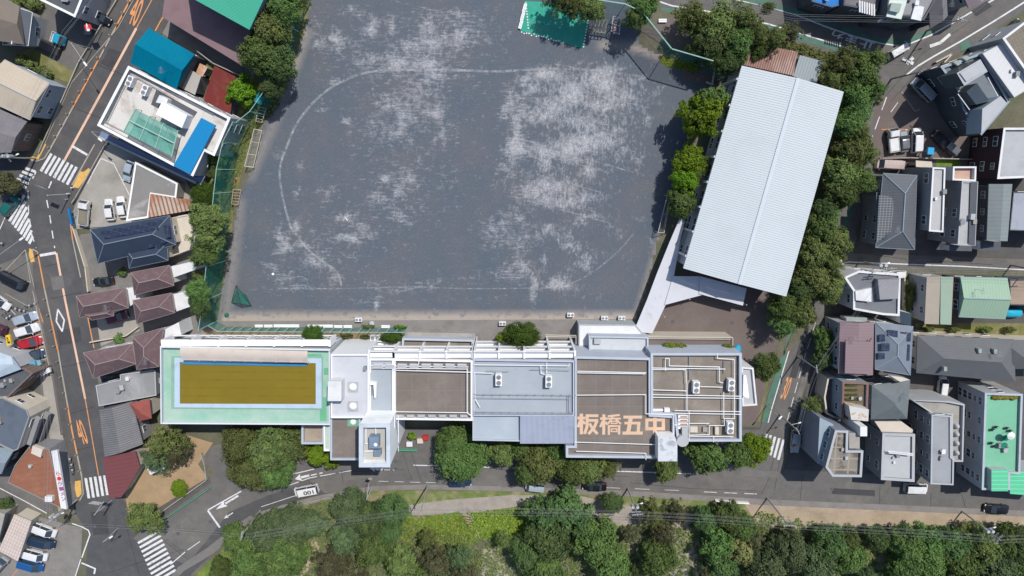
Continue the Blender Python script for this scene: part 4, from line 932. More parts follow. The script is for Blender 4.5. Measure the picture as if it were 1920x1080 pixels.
shed_roof('carport', 'long white and pink ribbed carport roof over the yard at the bottom left', 'carport', [(30,962),(62,975),(34,1052),(-2,1032)], 3.0, M['cream'], mat('roof_pinkwhite', (.62, .56, .52), .6, .05, .4, grid=(62, .8, .55, .12, (.40, .28, .24))), .4)
shed_roof('house', 'low beige building behind the carport in the bottom left corner', 'house', [(-60,940),(12,962),(-4,1020),(-60,1010)], 4.0, M['concrete'], M['concrete'], .3, GR)
# block between the arterial road and the field
R_jade = mat('roof_jade', (.045, .34, .22), .6, .04, .3, stripe=(120, .45, .2, (.03, .25, .16)))
shed_roof('warehouse_annex', 'low mauve-brown lean-to roof wrapped round the green-roofed hall', 'annex', [(320,-70),(305,32),(457,125),(474,112),(560,-70)], 4.6, M['brownwall'], mat('roof_mauve_brown', (.20, .125, .135), .7, .05, .3), .15)
shed_roof('warehouse', 'hall with a bright green ribbed roof at the top edge', 'hall', [(340,-90),(352,-8),(468,56),(508,-30)], 11.5, M['bluegrey'], R_jade, .8)
pitched_house('house', 'house with a bright cyan-blue tiled gable roof', 'house', [(280,53),(366,102),(332,167),(245,118)], 6.5, M['dgrey'], mat('roof_cyan', (.0, .135, .245), .7, .04, .4, spec=.05, grid=(64, .45, .8, .04, (.0, .105, .195))), 1.3, 'gable', GR, ax=0)
shed_roof('shed', 'small shed with a pale ribbed roof tucked against the cyan-roofed house', 'shed', [(356,129),(379,143),(366,178),(335,163)], 4.0, M['mgrey'], mat('roof_pale_rib', (.45, .43, .41), .6, .04, .4, stripe=(118, .3, .3, (.32, .30, .29))), .3)
shed_roof('lean_to', 'tiny rust-stained translucent lean-to roof above the red-brown roof', 'lean-to', [(376,119),(391,126),(380,144),(368,136)], 3.2, M['mgrey'], mat('roof_rustpatch', (.62, .50, .44), .7, .05, .5, col2=(.55, .20, .08), fac2=.8, scale2=.5, thr=(.45, .55)), .2)
shed_roof('shed', 'flat red-brown roofed shed below the driveway', 'shed', [(404,124),(443,144),(432,216),(382,188)], 3.6, M['dgrey'], mat('roof_redbrown', (.135, .026, .024), .8, .07, .6, col2=(.17, .06, .04), fac2=.5, scale2=.6), .3)
e = flat_house('office_building', 'white flat-roofed office building with a green net canopy and blue sheet roof on top', 'office', [(241,124),(432,221),(402,292),(383,283),(362,330),(326,311),(183,235)], 8.2, M['lgrey'], mat('roof_dirty_white', (.66, .64, .61), .8, .05, .4, col2=(.40, .34, .29), fac2=.8, scale2=.22, thr=(.5, .62)), .9, .35, None, coping=M['white_plain'], fl=3)
add_box(e, 'dark_deck', [(293,168),(370,210),(362,222),(318,214),(283,196)], 7.3, 7.34, M['dgrey'])
add_box(e, 'roof_hut', [(304,190),(351,216),(341,240),(292,214)], 7.3, 9.8, M['white_plain']); add_box(e, 'roof_hut', [(299,178),(315,186),(311,196),(292,192)], 7.3, 8.8, M['white'])
b = MB(); A = PP([(254,205),(334,245),(322,293),(232,247)], 9.4); n = 6
for i in range(n):
    for j in range(3):
        f = lambda u, v: A[0].lerp(A[1], u).lerp(A[3].lerp(A[2], u), v) - Vector((0, 0, .5*math.sin(u*math.pi*3)**2*math.sin(v*math.pi)))
        b.face([f(i/n, j/3), f((i+1)/n, j/3), f((i+1)/n, (j+1)/3), f(i/n, (j+1)/3)])
b.build('net_canopy', mat('canopy_net', (.10, .36, .29), .9, .12, .7, alpha=.78), e)
b = MB()
for t in (0, .33, .66, 1): b.tube(A[0].lerp(A[1], t)+Vector((0,0,.1)), A[3].lerp(A[2], t)+Vector((0,0,.1)), .09); b.tube((A[0].lerp(A[1], t).x, A[0].lerp(A[1], t).y, 7.3), A[0].lerp(A[1], t), .06)
b.tube(A[0].lerp(A[3], .5)+Vector((0,0,.15)), A[1].lerp(A[2], .5)+Vector((0,0,.15)), .12)
b.build('canopy_frame', M['netframe'], e)
strip(e, 'blue_roof', [(377,221),(404,235),(356,327),(325,310)], 8.7, mat('roof_azure', (.01, .20, .50), .55, .03, .3, stripe=(61, .42, .22, (.008, .14, .36))), .4)
pipes(e, 'roof_pipe', [[(246,132),(330,178),(400,214)],[(243,137),(326,184)],[(234,150),(196,228),(240,250),(322,298)],[(237,152),(200,229)]], 7.7, .06, M['steel'])
strip(e, 'lower_roof', [(190,246),(326,314),(362,332),(385,330),(377,345),(186,256)], 3.6, mat('lower_roof_shade_blue', (.16, .22, .38), .6, .05, .4), .5)  # blue cast of the shade below the office wall, put into the colour
strip(e, 'lower_parapet', [(185,255),(377,345),(375,349),(183,258)], 3.9, M['lgrey'], .8)
for k, (x, y) in enumerate(((242,152),(270,169))):
    for s in (0, 1):
        pass
    place_ac(x, y, 7.3, ('twin-fan unit in the top left corner of the white office roof','twin-fan unit further from the corner on the white office roof')[k], R(-28), .85, 'air conditioners on the white office roof')
flat_house('garage', 'grey concrete-roofed garage mottled with white beside the three cars', 'garage', [(254,304),(333,344),(330,371),(284,364),(278,408),(237,414)], 3.2, M['concrete'], mat('roof_mottled', (.21, .205, .20), .85, .08, .4, col2=(.55, .55, .54), fac2=.9, scale2=.12, thr=(.48, .62)), .12, .25, None, win=False, coping=M['white_plain'])
shed_roof('shed', 'shed with a rust-streaked ribbed tin roof', 'shed', [(284,363),(358,375),(360,394),(278,408)], 3.4, M['concrete'], mat('roof_rusty', (.48, .42, .36), .7, .1, .6, col2=(.36, .11, .045), fac2=.95, scale2=.12, thr=(.42, .55), stripe=(8, .75, .4, (.24, .11, .07))), .3)
# navy house with its pale terrace
e = pitched_house('house', 'navy hip-roofed house with rows of solar panels', 'house', [(170,430),(319,404),(330,459),(184,494)], 6.4, M['cream'], R_navy, 1.7, 'hip', GR, trim=mat('trim_blue', (.16, .21, .28), .6, .04, 1), wings=[([(239,470),(314,456),(316,488),(243,503)], 6.2, 1.2, 'hip')])
b = MB()
def on_slope(px, z, th=.06): 
    q = PP(px, z); b.prism([(v.x, v.y) for v in q], z-.02, z+th)
on_slope([(188,434),(303,413),(303,420),(188,441)], 7.3); on_slope([(195,441),(296,423),(297,430),(196,448)], 7.9)
on_slope([(306,423),(317,421),(320,445),(312,447)], 7.5); on_slope([(278,442),(294,440),(314,453),(306,457)], 7.3); on_slope([(275,453),(286,450),(289,463),(278,465)], 7.2); on_slope([(290,461),(300,458),(303,470),(293,473)], 7.0); on_slope([(187,455),(194,454),(196,467),(189,468)], 7.1)
b.build('solar_panel', solar, e)
flat_house('apartment_block', 'cream walled low block with small square vents between the navy house and the fence', 'apartment', [(322,408),(352,402),(362,430),(356,468),(318,482),(330,458)], 3.4, M['cream'], M['cream'], .15, .2, None, seed=4)
WC = M['white']
def plum(label, px, wings=(), ax=None, ext=None, h=6.2):
    e = pitched_house('house', label, 'house', px, h, WC, R_plum, 1.4, 'hip', 'plum-roofed houses beside the fence', trim=mat('trim_plum', (.30, .22, .22), .7, .05, 1), wings=wings, ax=ax)
    if ext: add_box(e, 'side_block', ext, 0, h-1.3, WC)
    return e
plum('plum-roofed house nearest the navy house', [(246,511),(319,497),(327,535),(253,553)], ext=[(320,500),(366,489),(368,505),(326,520)])
plum('plum-roofed house beside the road, above the parked maroon car', [(144,555),(236,539),(242,577),(150,595)], [([(152,585),(215,576),(214,592),(173,600)], 6.0, .8, 'hip')], ext=[(238,541),(258,537),(262,560),(243,575)])
plum('plum-roofed house under the fence trees, right of the maroon car', [(250,563),(323,549),(329,586),(257,607)], ext=[(325,552),(352,545),(356,575),(331,584)])
plum('plum-roofed house that runs up against the pool wing', [(249,631),(307,614),(299,687),(257,693)], ax=1, ext=[(309,618),(335,604),(340,628),(304,645)])
plum('plum-roofed house beside the road, above the flat grey roof', [(157,661),(249,644),(256,682),(176,709)])
flat_house('house', 'low house with a flat mottled grey roof and a notch in its side', 'house', [(180,723),(226,712),(226,702),(291,694),(293,741),(186,761)], 3.6, M['mgrey'], mat('roof_mottled_grey', (.24, .245, .26), .8, .06, .3, col2=(.38, .39, .41), fac2=.8, scale2=.14, thr=(.5, .65)), .08, .12, GR, win=True, coping=M['lgrey'])
pitched_house('house', 'old house with a grey corrugated roof above the maroon roof', 'house', [(187,767),(248,752),(269,832),(197,856)], 4.6, M['mgrey'], mat('roof_old_corrugated', (.155, .155, .165), .7, .1, .5, stripe=(104, .42, .35, (.095, .095, .105)), col2=(.22, .22, .22), fac2=.6, scale2=.4), 1.2, 'gable', GR, ax=1)
pitched_house('house', 'small hip roof in brick red beside the pool wing', 'house', [(243,756),(281,748),(285,784),(262,789)], 5.0, M['cream'], mat('roof_brickred', (.27, .07, .06), .75, .06, .6), .8, 'hip', GR)
shed_roof('house', 'maroon sheet-roofed corner house beside the southern crossing', 'house', [(194,858),(256,844),(263,875),(236,921),(228,932),(205,933)], 4.2, M['cream'], mat('roof_maroon', (.14, .05, .055), .7, .05, .4, stripe=(100, .8, .08, (.10, .035, .04))), .3)
shed_roof('shed', 'pale sheet-roofed garden shed half hidden by the tree in the sandy garden', 'shed', [(272,868),(300,860),(326,878),(334,860),(340,840),(322,835),(330,886),(296,890)][0:1]+[(300,850),(312,878),(282,890)], 2.6, M['lgrey'], M['white'], .2)
# ---------------- east side ----------------
shed_roof('shed', 'large shed with a rusty brown corrugated roof behind the gymnasium', 'shed', [(1398,78),(1494,98),(1487,142),(1390,121)], 4.0, M['brownwall'], mat('roof_rust_brown', (.30, .17, .14), .75, .08, .5, stripe=(-13, .42, .4, (.16, .075, .06)), col2=(.5, .42, .38), fac2=.7, scale2=.12, thr=(.5, .6)), .3)
shed_roof('shed', 'small shed with a blue-grey corrugated roof next to the rusty one', 'shed', [(1498,104),(1543,116),(1530,158),(1487,143)], 3.6, M['mgrey'], mat('roof_blue_corr', (.30, .35, .38), .6, .05, .5, stripe=(-13, .5, .35, (.20, .24, .27))), .3)
flat_house('house', 'house under a bright blue tarpaulin at the top edge', 'house', [(1515,-60),(1575,-60),(1583,8),(1560,14),(1522,3)], 6.0, M['dgrey'], mat('tarp_blue', (.01, .14, .55), .5, .12, .8), .1, .15, GR)
e = flat_house('house', 'grey house with a slatted laundry balcony at the top edge', 'house', [(1585,-60),(1660,-60),(1645,22),(1582,10)], 7.0, M['dgrey'], mat('roof_greyviolet', (.15, .14, .155), .7, .08, .4), .3, .3, GR)
b = MB()
for k in range(7): q = P(1612+k*4.5, 12+k*1.2, 7.2); b.box((q.x, q.y, 7.2), (.25, 1.9, .12), .1)
b.build('laundry_rail', M['white'], e)
e = flat_house('apartment_block', 'dark grey apartment block with two pale sunlit roof decks', 'apartment', [(1672,-70),(1766,-70),(1757,-5),(1733,38),(1706,31),(1661,32)][0:5]+[(1662,30)], 9.2, M['dgrey'], M['mgrey'], .3, .3, None, fl=3)
add_box(e, 'roof_deck', [(1668,0),(1701,0),(1690,36),(1662,31)], 9.0, 9.25, mat('deck_mint', (.62, .72, .66), .6, .05, .5)); add_box(e, 'roof_deck', [(1716,9),(1733,13),(1727,39),(1708,35)], 9.0, 9.3, M['white'])
add_box(e, 'stair_well', [(1672,5),(1691,7),(1686,24),(1668,20)], 9.25, 9.9, M['glass_green'])
pitched_house('house', 'grey-tiled house on the inside of the road bend', 'house', [(1738,-40),(1772,-40),(1776,30),(1743,54)], 6.5, M['dgrey'], mat('roof_dotted_grey', (.13, .13, .14), .7, .06, .8), 1.2, 'gable', GR)
pitched_house('house', 'mauve-roofed house at the top edge by the road bend', 'house', [(1785,-60),(1860,-60),(1850,-2),(1815,16)], 6.0, M['lgrey'], mat('roof_pinkgrey', (.25, .19, .21), .7, .08, .8), .9, 'gable', GR)
# charcoal modern block with terraces
CHA = mat('charcoal_wall', (.06, .075, .088), .6, .06, .5)
e = flat_house('apartment_block', 'charcoal modern apartment block with stepped terraces beside the parking lot', 'apartment', [(1764,126),(1838,100),(1893,190),(1840,253),(1806,206),(1796,170)], 7.0, CHA, mat('terrace_grey', (.14, .17, .20), .7, .08, .5), .5, .3, None, coping=M['bluegrey'], fl=2)
add_box(e, 'roof_block', [(1794,137),(1838,111),(1852,134),(1808,161)], 6.5, 11.5, CHA, M['lgrey']); add_box(e, 'roof_block', [(1800,137),(1832,118),(1845,134),(1812,153)], 11.5, 11.7, M['lgrey'])
add_box(e, 'roof_block', [(1842,204),(1876,180),(1888,193),(1840,250)], 6.5, 10.5, M['bluegrey'], M['lgrey'])
add_box(e, 'glass_roof', [(1812,172),(1832,156),(1856,190),(1830,196)], 6.5, 9.6, CHA, M['glass'])
for x, y in ((1812,104+5),(1795,118)): add_box(e, 'skylight', [(x-7,y-1),(x+1,y-5),(x+9,y),(x+1,y+5)], 7.0, 7.5, M['white_plain'], M['glass_green'])
pipes(e, 'railing', [[(1848,214),(1862,204),(1872,196)],[(1852,225),(1866,212)],[(1796,176),(1818,206)],[(1852,145),(1872,182)]], 8.6, .08, M['white_plain'])
e = flat_house('house', 'house with a white ribbed metal roof behind the charcoal block', 'house', [(1842,100),(1888,76),(1940,160),(1902,183)], 8.0, M['lgrey'], mat('roof_white_rib', (.66, .67, .69), .45, .03, .3, stripe=(-30, .85, .1, (.45, .46, .49))), .05, .1, GR, fl=2)
flat_house('house', 'building with a flat brown gravel roof on the right edge near the top', 'house', [(1880,72),(1925,38),(1990,110),(1935,150)], 9.0, M['lgrey'], mat('roof_brown_gravel', (.17, .145, .12), .9, .1, .5, grid=(30, .6, .6, .05, (.22, .2, .17))), .4, .3, GR, coping=M['white'], seed=5)
e = flat_house('apartment_block', 'maroon brick building with white balconies on the right edge', 'apartment', [(1882,240),(1990,240),(1990,330),(1870,335)], 8.5, M['brick'], M['lgrey'], .4, .3, None, coping=M['white'], fl=3, seed=2)
add_box(e, 'balcony', [(1848,318),(1868,318),(1868,330),(1848,330)], 0, 4, M['brick'], M['dgrey'])
shed_roof('shed', 'low cream-roofed shed between the boundary wall and the tall grey house', 'shed', [(1716,301),(1746,303),(1748,314),(1717,313)], 3.0, M['cream'], M['cream'], .1)
e = pitched_house('house', 'dark grey hip-roofed house with roof-integrated solar tiles beside the east street', 'house', [(1655,325),(1718,329),(1714,468),(1641,464)], 6.8, M['mgrey'], mat('roof_charcoal_tile', (.10, .108, .122), .6, .06, .6, stripe=(90, .55, .1, (.075, .08, .09))), 2.0, 'hip', GR, trim=M['bluegrey'], wings=[([(1643,361),(1672,362),(1668,466),(1640,464)], 6.0, .5, 'gable')])
b = MB(); on = PP([(1648,366),(1668,368),(1675,374),(1673,433),(1643,455)], 8.0); 
b.prism([(q.x, q.y) for q in on], 7.6, 8.05); b.build('solar_panel', mat('solar_tile', (.075, .08, .09), .4, .05, .5, grid=(0, .55, .45, .12, (.17, .18, .19))), e)
e = flat_house('house', 'tall narrow grey house with a long white flat roof', 'house', [(1749,314),(1772,315),(1768,435),(1742,433)], 9.5, M['mgrey'], mat('roof_offwhite', (.46, .46, .47), .7, .04, .4), .25, .2, GR, coping=M['white'], fl=3)
e = flat_house('house', 'tall narrow grey house with a pink roof terrace', 'house', [(1804,340),(1833,341),(1828,460),(1796,458)], 9.2, M['mgrey'], mat('roof_palegrey', (.42, .42, .43), .7, .04, .4), .15, .15, GR, coping=M['lgrey'], fl=3)
add_box(e, 'dark_roof_strip', [(1820,341),(1833,341),(1828,460),(1816,459)], 8.9, 9.3, M['dgrey'])
t = ccw([(q.x, q.y) for q in PP([(1787,312),(1831,312),(1830,340),(1786,338)], 8.2)]); i_ = [(q.x, q.y) for q in inset(t, .3)]
b = MB(); b.ring(t, i_, 0, 8.2, 7.4); b.build('terrace_wall', M['white'], e); b = MB(); b.face([(q[0], q[1], 7.4) for q in i_]); b.build('terrace_floor', mat('pink_tile', (.55, .34, .26), .8, .05, .5), e)
add_box(e, 'balcony', [(1780,460),(1823,461),(1822,471),(1780,470)], 2.5, 5.5, M['white'], M['dgrey'])
e = pitched_house('house', 'narrow house with a grey-green sheet roof third from the street tree row', 'house', [(1853,345),(1897,345),(1888,452),(1849,450)], 7.2, M['dgrey'], mat('roof_greygreen', (.19, .23, .235), .6, .05, .4, stripe=(90, .75, .07, (.12, .15, .16))), .8, 'gable', GR, ax=1)
add_box(e, 'balcony', [(1838,452),(1877,453),(1876,470),(1838,469)], 2.5, 5.0, M['white'], M['dgrey'])
flat_house('house', 'house with a smooth pale lilac roof on the right edge above the side road', 'house', [(1900,360),(1990,360),(1990,435),(1893,432)], 6.5, M['dgrey'], mat('roof_lilac', (.33, .36, .43), .6, .05, .3), .1, .15, GR)
# below the side road
e = flat_house('house', 'white and grey house with a cut-away terrace at the corner of the side road', 'house', [(1583,520),(1610,508),(1688,514),(1686,592),(1655,590),(1600,580),(1600,545)], 6.4, M['white'], mat('roof_dusk', (.14, .15, .175), .7, .06, .5), .3, .3, GR, coping=M['white'])
add_box(e, 'white_terrace', [(1604,546),(1634,540),(1634,566),(1605,563)], 6.1, 6.8, M['white']); add_box(e, 'grey_block', [(1646,524),(1686,522),(1684,560),(1650,562)], 6.1, 7.4, M['mgrey'])
e = shed_roof('house', 'house whose flat sheet roof is half beige and half pale green', 'house', [(1736,518),(1786,519),(1783,609),(1733,607)], 6.0, M['lgrey'], mat('roof_beige_sheet', (.36, .31, .25), .7, .06, .4, stripe=(90, .5, .08, (.26, .22, .18))), .2, GR, win=True)
strip(e, 'green_half', [(1764,519),(1786,519),(1783,609),(1763,608)], 6.35, mat('roof_sage', (.27, .38, .29), .7, .05, .4, stripe=(90, .5, .08, (.2, .28, .22))), .1)
pitched_house('house', 'house with a sage green ribbed gable roof beside the turquoise tank', 'house', [(1800,519),(1888,521),(1884,598),(1797,594)], 6.0, M['dgrey'], mat('roof_green_rib', (.27, .42, .30), .6, .04, .4, stripe=(0, .55, .12, (.17, .28, .20))), 1.2, 'gable', GR, trim=M['bluegrey'], ax=0)
flat_house('shed', 'low brown flat roof on the right edge beside the sage green roof', 'shed', [(1893,524),(1990,524),(1990,574),(1893,572)], 4.0, M['dgrey'], mat('roof_dust', (.33, .24, .18), .85, .1, .3), .12, .2, None, win=False)
e = empty('water_tank', P(1902, 588, 0), 'turquoise vehicle-sized tank with a rounded end by the sage green roof', 'tank')
b = MB(); q = P(1902, 588, 1.6); b.dome((q.x, q.y, .9), 2.0, .9, .9, sq=.6); b.build('shell', mat('turquoise', (.02, .40, .62), .4, .05, 1), e); b = MB(); b.box((q.x, q.y, .5), (3.6, 1.6, .8)); b.build('body', MATS['turquoise'], e)
e = pitched_house('house', 'house with a two-level mauve standing-seam roof', 'house', [(1574,603),(1638,604),(1636,703),(1571,700)], 7.0, M['lgrey'], mat('roof_mauve_seam', (.225, .15, .17), .55, .05, .3, stripe=(90, .55, .1, (.165, .105, .12))), .8, 'gable', GR, ax=1)
strip(e, 'upper_roof', [(1586,638),(1600,641),(1630,641),(1635,634),(1634,702),(1584,700)], 8.5, MATS['roof_mauve_seam'], .3); add_box(e, 'verandah', quadpx(1587, 596, 1626, 603), 2, 4.5, M['white'], M['glass_green'])
e = pitched_house('house', 'blue-grey house roofed with dark solar panels next to the mauve roof', 'house', [(1641,604),(1711,612),(1706,703),(1640,692)], 7.2, M['white'], mat('roof_bluegrey_tile', (.15, .185, .235), .6, .06, .5), 1.4, 'hip', GR, trim=M['bluegrey'], ax=1)
b = MB()
for px_, z in (([(1648,627),(1660,627),(1660,640),(1648,640)],7.9),([(1664,618),(1683,620),(1683,642),(1672,643),(1672,630),(1664,630)],8.2),([(1652,643),(1682,645),(1682,659),(1652,657)],8.2),([(1646,661),(1666,663),(1666,673),(1646,673)],7.9),([(1688,622),(1708,624),(1707,640),(1688,640)],7.9),([(1691,645),(1706,646),(1705,676),(1692,676)],7.8)):
    on_slope(px_, z)
b.build('solar_panel', solar, e)
add_box(e, 'white_frame', [(1687,583),(1709,588),(1708,612),(1688,606)], 0, 5.2, M['white'], M['glass'])
e = pitched_house('house', 'very large charcoal hip-roofed house on the right edge', 'house', [(1719,628),(1860,634),(1990,640),(1990,722),(1717,700)][0:1]+[(1900,636),(1903,716),(1717,699)], 6.5, M['cream'], mat('roof_charcoal_big', (.105, .11, .118), .75, .07, .6, stripe=(90, .45, .08, (.085, .09, .095))), 2.0, 'hip', GR, wings=[([(1875,636),(1990,640),(1990,690),(1880,692)], 6.2, 1.6, 'hip')])
for x, y in ((1838,658),(1867,659),(1773,692)): add_box(e, 'skylight', quadpx(x-3, y-4, x+3, y+4), 7.5, 8.5, M['glass_green'])
# row behind the tree-lined road
e = flat_house('house', 'house with a brown planted roof garden and a curved balcony rail', 'house', [(1580,716),(1628,718),(1626,788),(1578,785)], 7.5, M['bluegrey'], mat('roof_soil', (.13, .10, .07), .95, .2, .8), .5, .3, GR, coping=mat('coping_rust', (.20, .11, .09), .8, .1, 1), fl=2)
add_box(e, 'stair_hut', [(1592,761),(1629,768),(1628,790),(1596,787)], 7.0, 9.6, mat('hut_rust', (.58, .58, .56), .7, .05, .6, col2=(.45, .20, .08), fac2=.8, scale2=.6, thr=(.54, .62)))
for k in range(4):
    b = MB(); q = P(1597, 723+k*9, 7.3); b.dome((q.x, q.y, 7.0), 1.35, .22, .4, 14, 3, sq=.7); b.build('planter', mat('planter_green', (.05, .06, .02), .9, .3, 2), e)
t = ccw([(q.x, q.y) for q in PP([(1552,708),(1580,706),(1578,787),(1562,783),(1549,776),(1545,745)], 4.2)]); i_ = [(q.x, q.y) for q in inset(t, .3)]
b = MB(); b.ring(t, i_, 0, 4.2, 3.2); b.build('balcony_wall', M['cream'], e); b = MB(); b.face([(q[0], q[1], 3.2) for q in i_]); b.build('balcony_floor', M['dgrey'], e)
e = pitched_house('house', 'grey-green hip-roofed house with a dormer beside the roof garden', 'house', [(1634,722),(1706,712),(1700,785),(1632,786)], 6.6, M['mgrey'], mat('roof_greengrey', (.12, .14, .15), .7, .06, .6), 1.8, 'hip', GR)
add_box(e, 'chimney_block', [(1668,704),(1690,707),(1706,712),(1688,716)], 6, 8.4, M['mgrey'], M['cream'])
e = flat_house('apartment_block', 'narrow grey apartment block with a long pale roof and a paler rear terrace', 'apartment', [(1747,778),(1783,780),(1783,857),(1788,861),(1787,909),(1745,907)], 8.0, M['mgrey'], mat('roof_steelgrey', (.30, .32, .35), .7, .05, .5), .2, .2, None, coping=M['lgrey'], fl=4)
t = ccw([(q.x, q.y) for q in PP([(1710,750),(1778,752),(1809,758),(1806,866),(1790,866),(1784,856),(1784,778),(1748,776)], 6.8)]); i_ = [(q.x, q.y) for q in inset(t, .3)]
b = MB(); b.ring(t, i_, 0, 6.8, 6.1); b.build('rear_wall', M['lgrey'], e); b = MB(); b.face([(q[0], q[1], 6.1) for q in i_]); b.build('rear_terrace', M['concrete'], e)
b = MB()
for k, y in enumerate((800, 815, 832, 850)): q = P(1795, y, 6.6); b.dome((q.x, q.y, 6.1), .5, .55, .9, sq=.8)
b.build('tank', M['lgrey'], e)
e = flat_house('apartment_block', 'grey apartment block with a bright green roof terrace holding garden furniture', 'apartment', [(1847,737),(1917,739),(1912,888),(1893,888),(1893,918),(1841,918)], 7.8, M['lgrey'], mat('roof_green', (.15, .37, .25), .6, .05, .5, raw=True, col2=(.19, .40, .29), fac2=.6, scale2=.2), .5, .3, None, coping=mat('coping_pale', (.42, .48, .56), .6, .04, .5), fl=5, sp=3.6)
add_box(e, 'green_stair', [(1859,881),(1890,881),(1890,921),(1859,921)], 0, 8.8, M['lgrey'], mat('green_sheet', (.10, .52, .28), .5, .05, .4, stripe=(90, .85, .1, (.16, .66, .40))))
add_box(e, 'grey_block', [(1892,880),(1990,895),(1990,934),(1894,926)], 0, 7.2, M['lgrey'], MATS['green_sheet'])
b = MB()
for k in range(16):
    q = P(1864+k*2.8, 747+random.uniform(-2, 2), 7.7); b.dome((q.x, q.y, 7.3), .45, .4, .6, 7, 3)
b.build('shrub_row', mat('shrub_ochre', (.14, .12, .02), .9, .4, 2), e)
def furn(px, py, kind, label):
    q = P(px, py, 9.8 if kind == 'parasol' else 7.7); f = empty('patio_'+kind, (q.x, q.y, 7.3), label, 'table' if kind == 'table' else ('parasol' if kind == 'parasol' else 'chair'), None if kind != 'chair' else 'patio chairs on the green roof')
    b = MB()
    if kind == 'chair':
        b.box((0, 0, .42), (.5, .5, .06)); b.box((0, .24, .7), (.5, .05, .5))
        for sx in (-.22, .22):
            for sy in (-.22, .22): b.tube((sx, sy, 0), (sx, sy, .42), .02)
        o = b.build('frame', M['dark']); o.parent = f
    elif kind == 'table':
        b.tube((0, 0, .7), (0, 0, .74), .6, k=16); b.tube((0, 0, 0), (0, 0, .7), .04); o = b.build('top', mat('dark_green_glass', (.02, .18, .12), .3, .05, 1)); o.parent = f
    else:
        for i in range(8):
            a0, a1 = i*math.pi/4, (i+1)*math.pi/4; b.face([(.75*math.cos(a0), .75*math.sin(a0), 2.1), (.75*math.cos(a1), .75*math.sin(a1), 2.1), (0, 0, 2.5)])
        o = b.build('canopy', M['white_plain']); o.parent = f; b = MB(); b.tube((0, 0, 0), (0, 0, 2.5), .03); o = b.build('pole', M['steel']); o.parent = f
furn(1884, 820, 'table', 'larger round dark green table on the green roof terrace'); furn(1881, 834, 'table', 'second round dark green table lower on the green roof terrace'); furn(1899, 819, 'parasol', 'white parasol on the right of the green roof terrace')
for x, y, l in ((1860,806,'left chair of the upper pair on the green roof'),(1867,801,'chair just right of the upper left one on the green roof'),(1887,803,'chair right of the upper table on the green roof'),(1893,808,'rightmost of the upper chairs on the green roof'),(1858,831,'left chair of the lower pair on the green roof'),(1864,837,'chair just below the lower left one on the green roof'),(1885,839,'chair below the lower round table on the green roof')):
    furn(x, y, 'chair', l)
e = flat_house('office_building', 'grey office building with a chamfered front corner and brown gravel roof by the crossing', 'office', [(1566,807),(1590,808),(1589,845),(1618,845),(1615,894),(1561,893),(1548,876)], 11.0, mat('slate_wall', (.20, .23, .30), .6, .05, .5), mat('roof_slabs', (.22, .195, .165), .9, .06, .5, col2=(.10, .085, .075), fac2=.85, scale2=.35, thr=(.47, .53), grid=(0, 2.6, 2.2, .3, (.26, .23, .19))), .5, .35, None, coping=M['lgrey'], fl=3, sp=2.4)
add_box(e, 'stepped_front', [(1537,783),(1562,795),(1568,808),(1550,877),(1533,869)], 0, 8.6, MATS['slate_wall'], M['bluegrey'])
add_box(e, 'roof_hut', quadpx(1613, 800, 1626, 818), 5, 12.0, M['white']); add_box(e, 'roof_plant', quadpx(1592, 812, 1612, 841), 5, 11.0, M['mgrey'], M['concrete'])
e = flat_house('house', 'two-level house with a worn light grey roof left of the narrow apartment block', 'house', [(1655,812),(1715,814),(1714,903),(1652,899)], 6.4, M['mgrey'], mat('roof_worn_light', (.44, .46, .48), .7, .05, .5, col2=(.28, .26, .25), fac2=.6, scale2=.3, thr=(.55, .68)), .35, .45, GR, coping=M['lgrey'])
add_box(e, 'rear_roof', [(1640,790),(1690,790),(1712,806),(1710,814),(1655,812)], 2, 5.6, M['mgrey'], M['cream'])
pipes(e, 'antenna', [[(1664,846),(1712,851)],[(1666,849),(1712,854)]], 7.2, .12, M['white'])
# boundary walls
def wall_run(label, pts, h, m, wd=.18, name='boundary_wall', cat='wall', z0=0.0):
    W = PP(pts); b = MB()
    for i in range(len(W)-1):
        a, c = W[i], W[i+1]; d = c-a; b.box(((a.x+c.x)/2, (a.y+c.y)/2, z0+h/2), (d.length+wd*.5, wd, h), math.atan2(d.y, d.x))
    return tag(b.build(name, m), label, cat, 'low walls')
wall_run('long pale wall between the parking lot and the row of grey houses', [(1648,297),(1700,296),(1824,299)], 1.3, M['concrete'])
wall_run('low wall along the bottom of the sandy garden beside the sloping pavement', [(300,961),(390,897),(387,870),(380,848)], .9, M['concrete'])
wall_run('stone edge wall between the east houses and the green park strip', [(1712,618),(1800,624),(1925,632)], 1.2, M['cream'])
wall_run('concrete wall along the north edge of the plum-roofed houses', [(173,640),(240,628),(262,612)], .9, M['cream'])
wall_run('wall with a pale top under the navy house', [(140,420),(165,500),(170,545)], 1.0, M['cream'])
wall_run('retaining wall along the top of the car park beside the arterial road', [(200,273),(145,372),(139,380)], .8, M['concrete'])
wall_run('low wall between the left car park and the arterial road pavement', [(66,545),(100,702),(117,812)], .7, M['concrete'])
wall_run('low wall on the road side of the top left parking lot', [(222,0),(150,118),(76,286)], .6, M['kerb'])
wall_run('retaining edge of the park along the lower side of the road', [(432,1018),(480,975),(530,952),(620,930)], .5, M['concrete'])
wall_run('low pale wall beside the white house on the side road corner', [(1690,508),(1692,600)], 1.2, M['cream'])
wall_run('brick garden wall curving beside the apartment entrance near the top right', [(1750,118),(1780,102),(1765,118)], 1.0, M['cream'])
wall_run('driveway wall below the purple lean-to roof', [(376,98),(404,120),(470,150)], 1.4, M['concrete'])

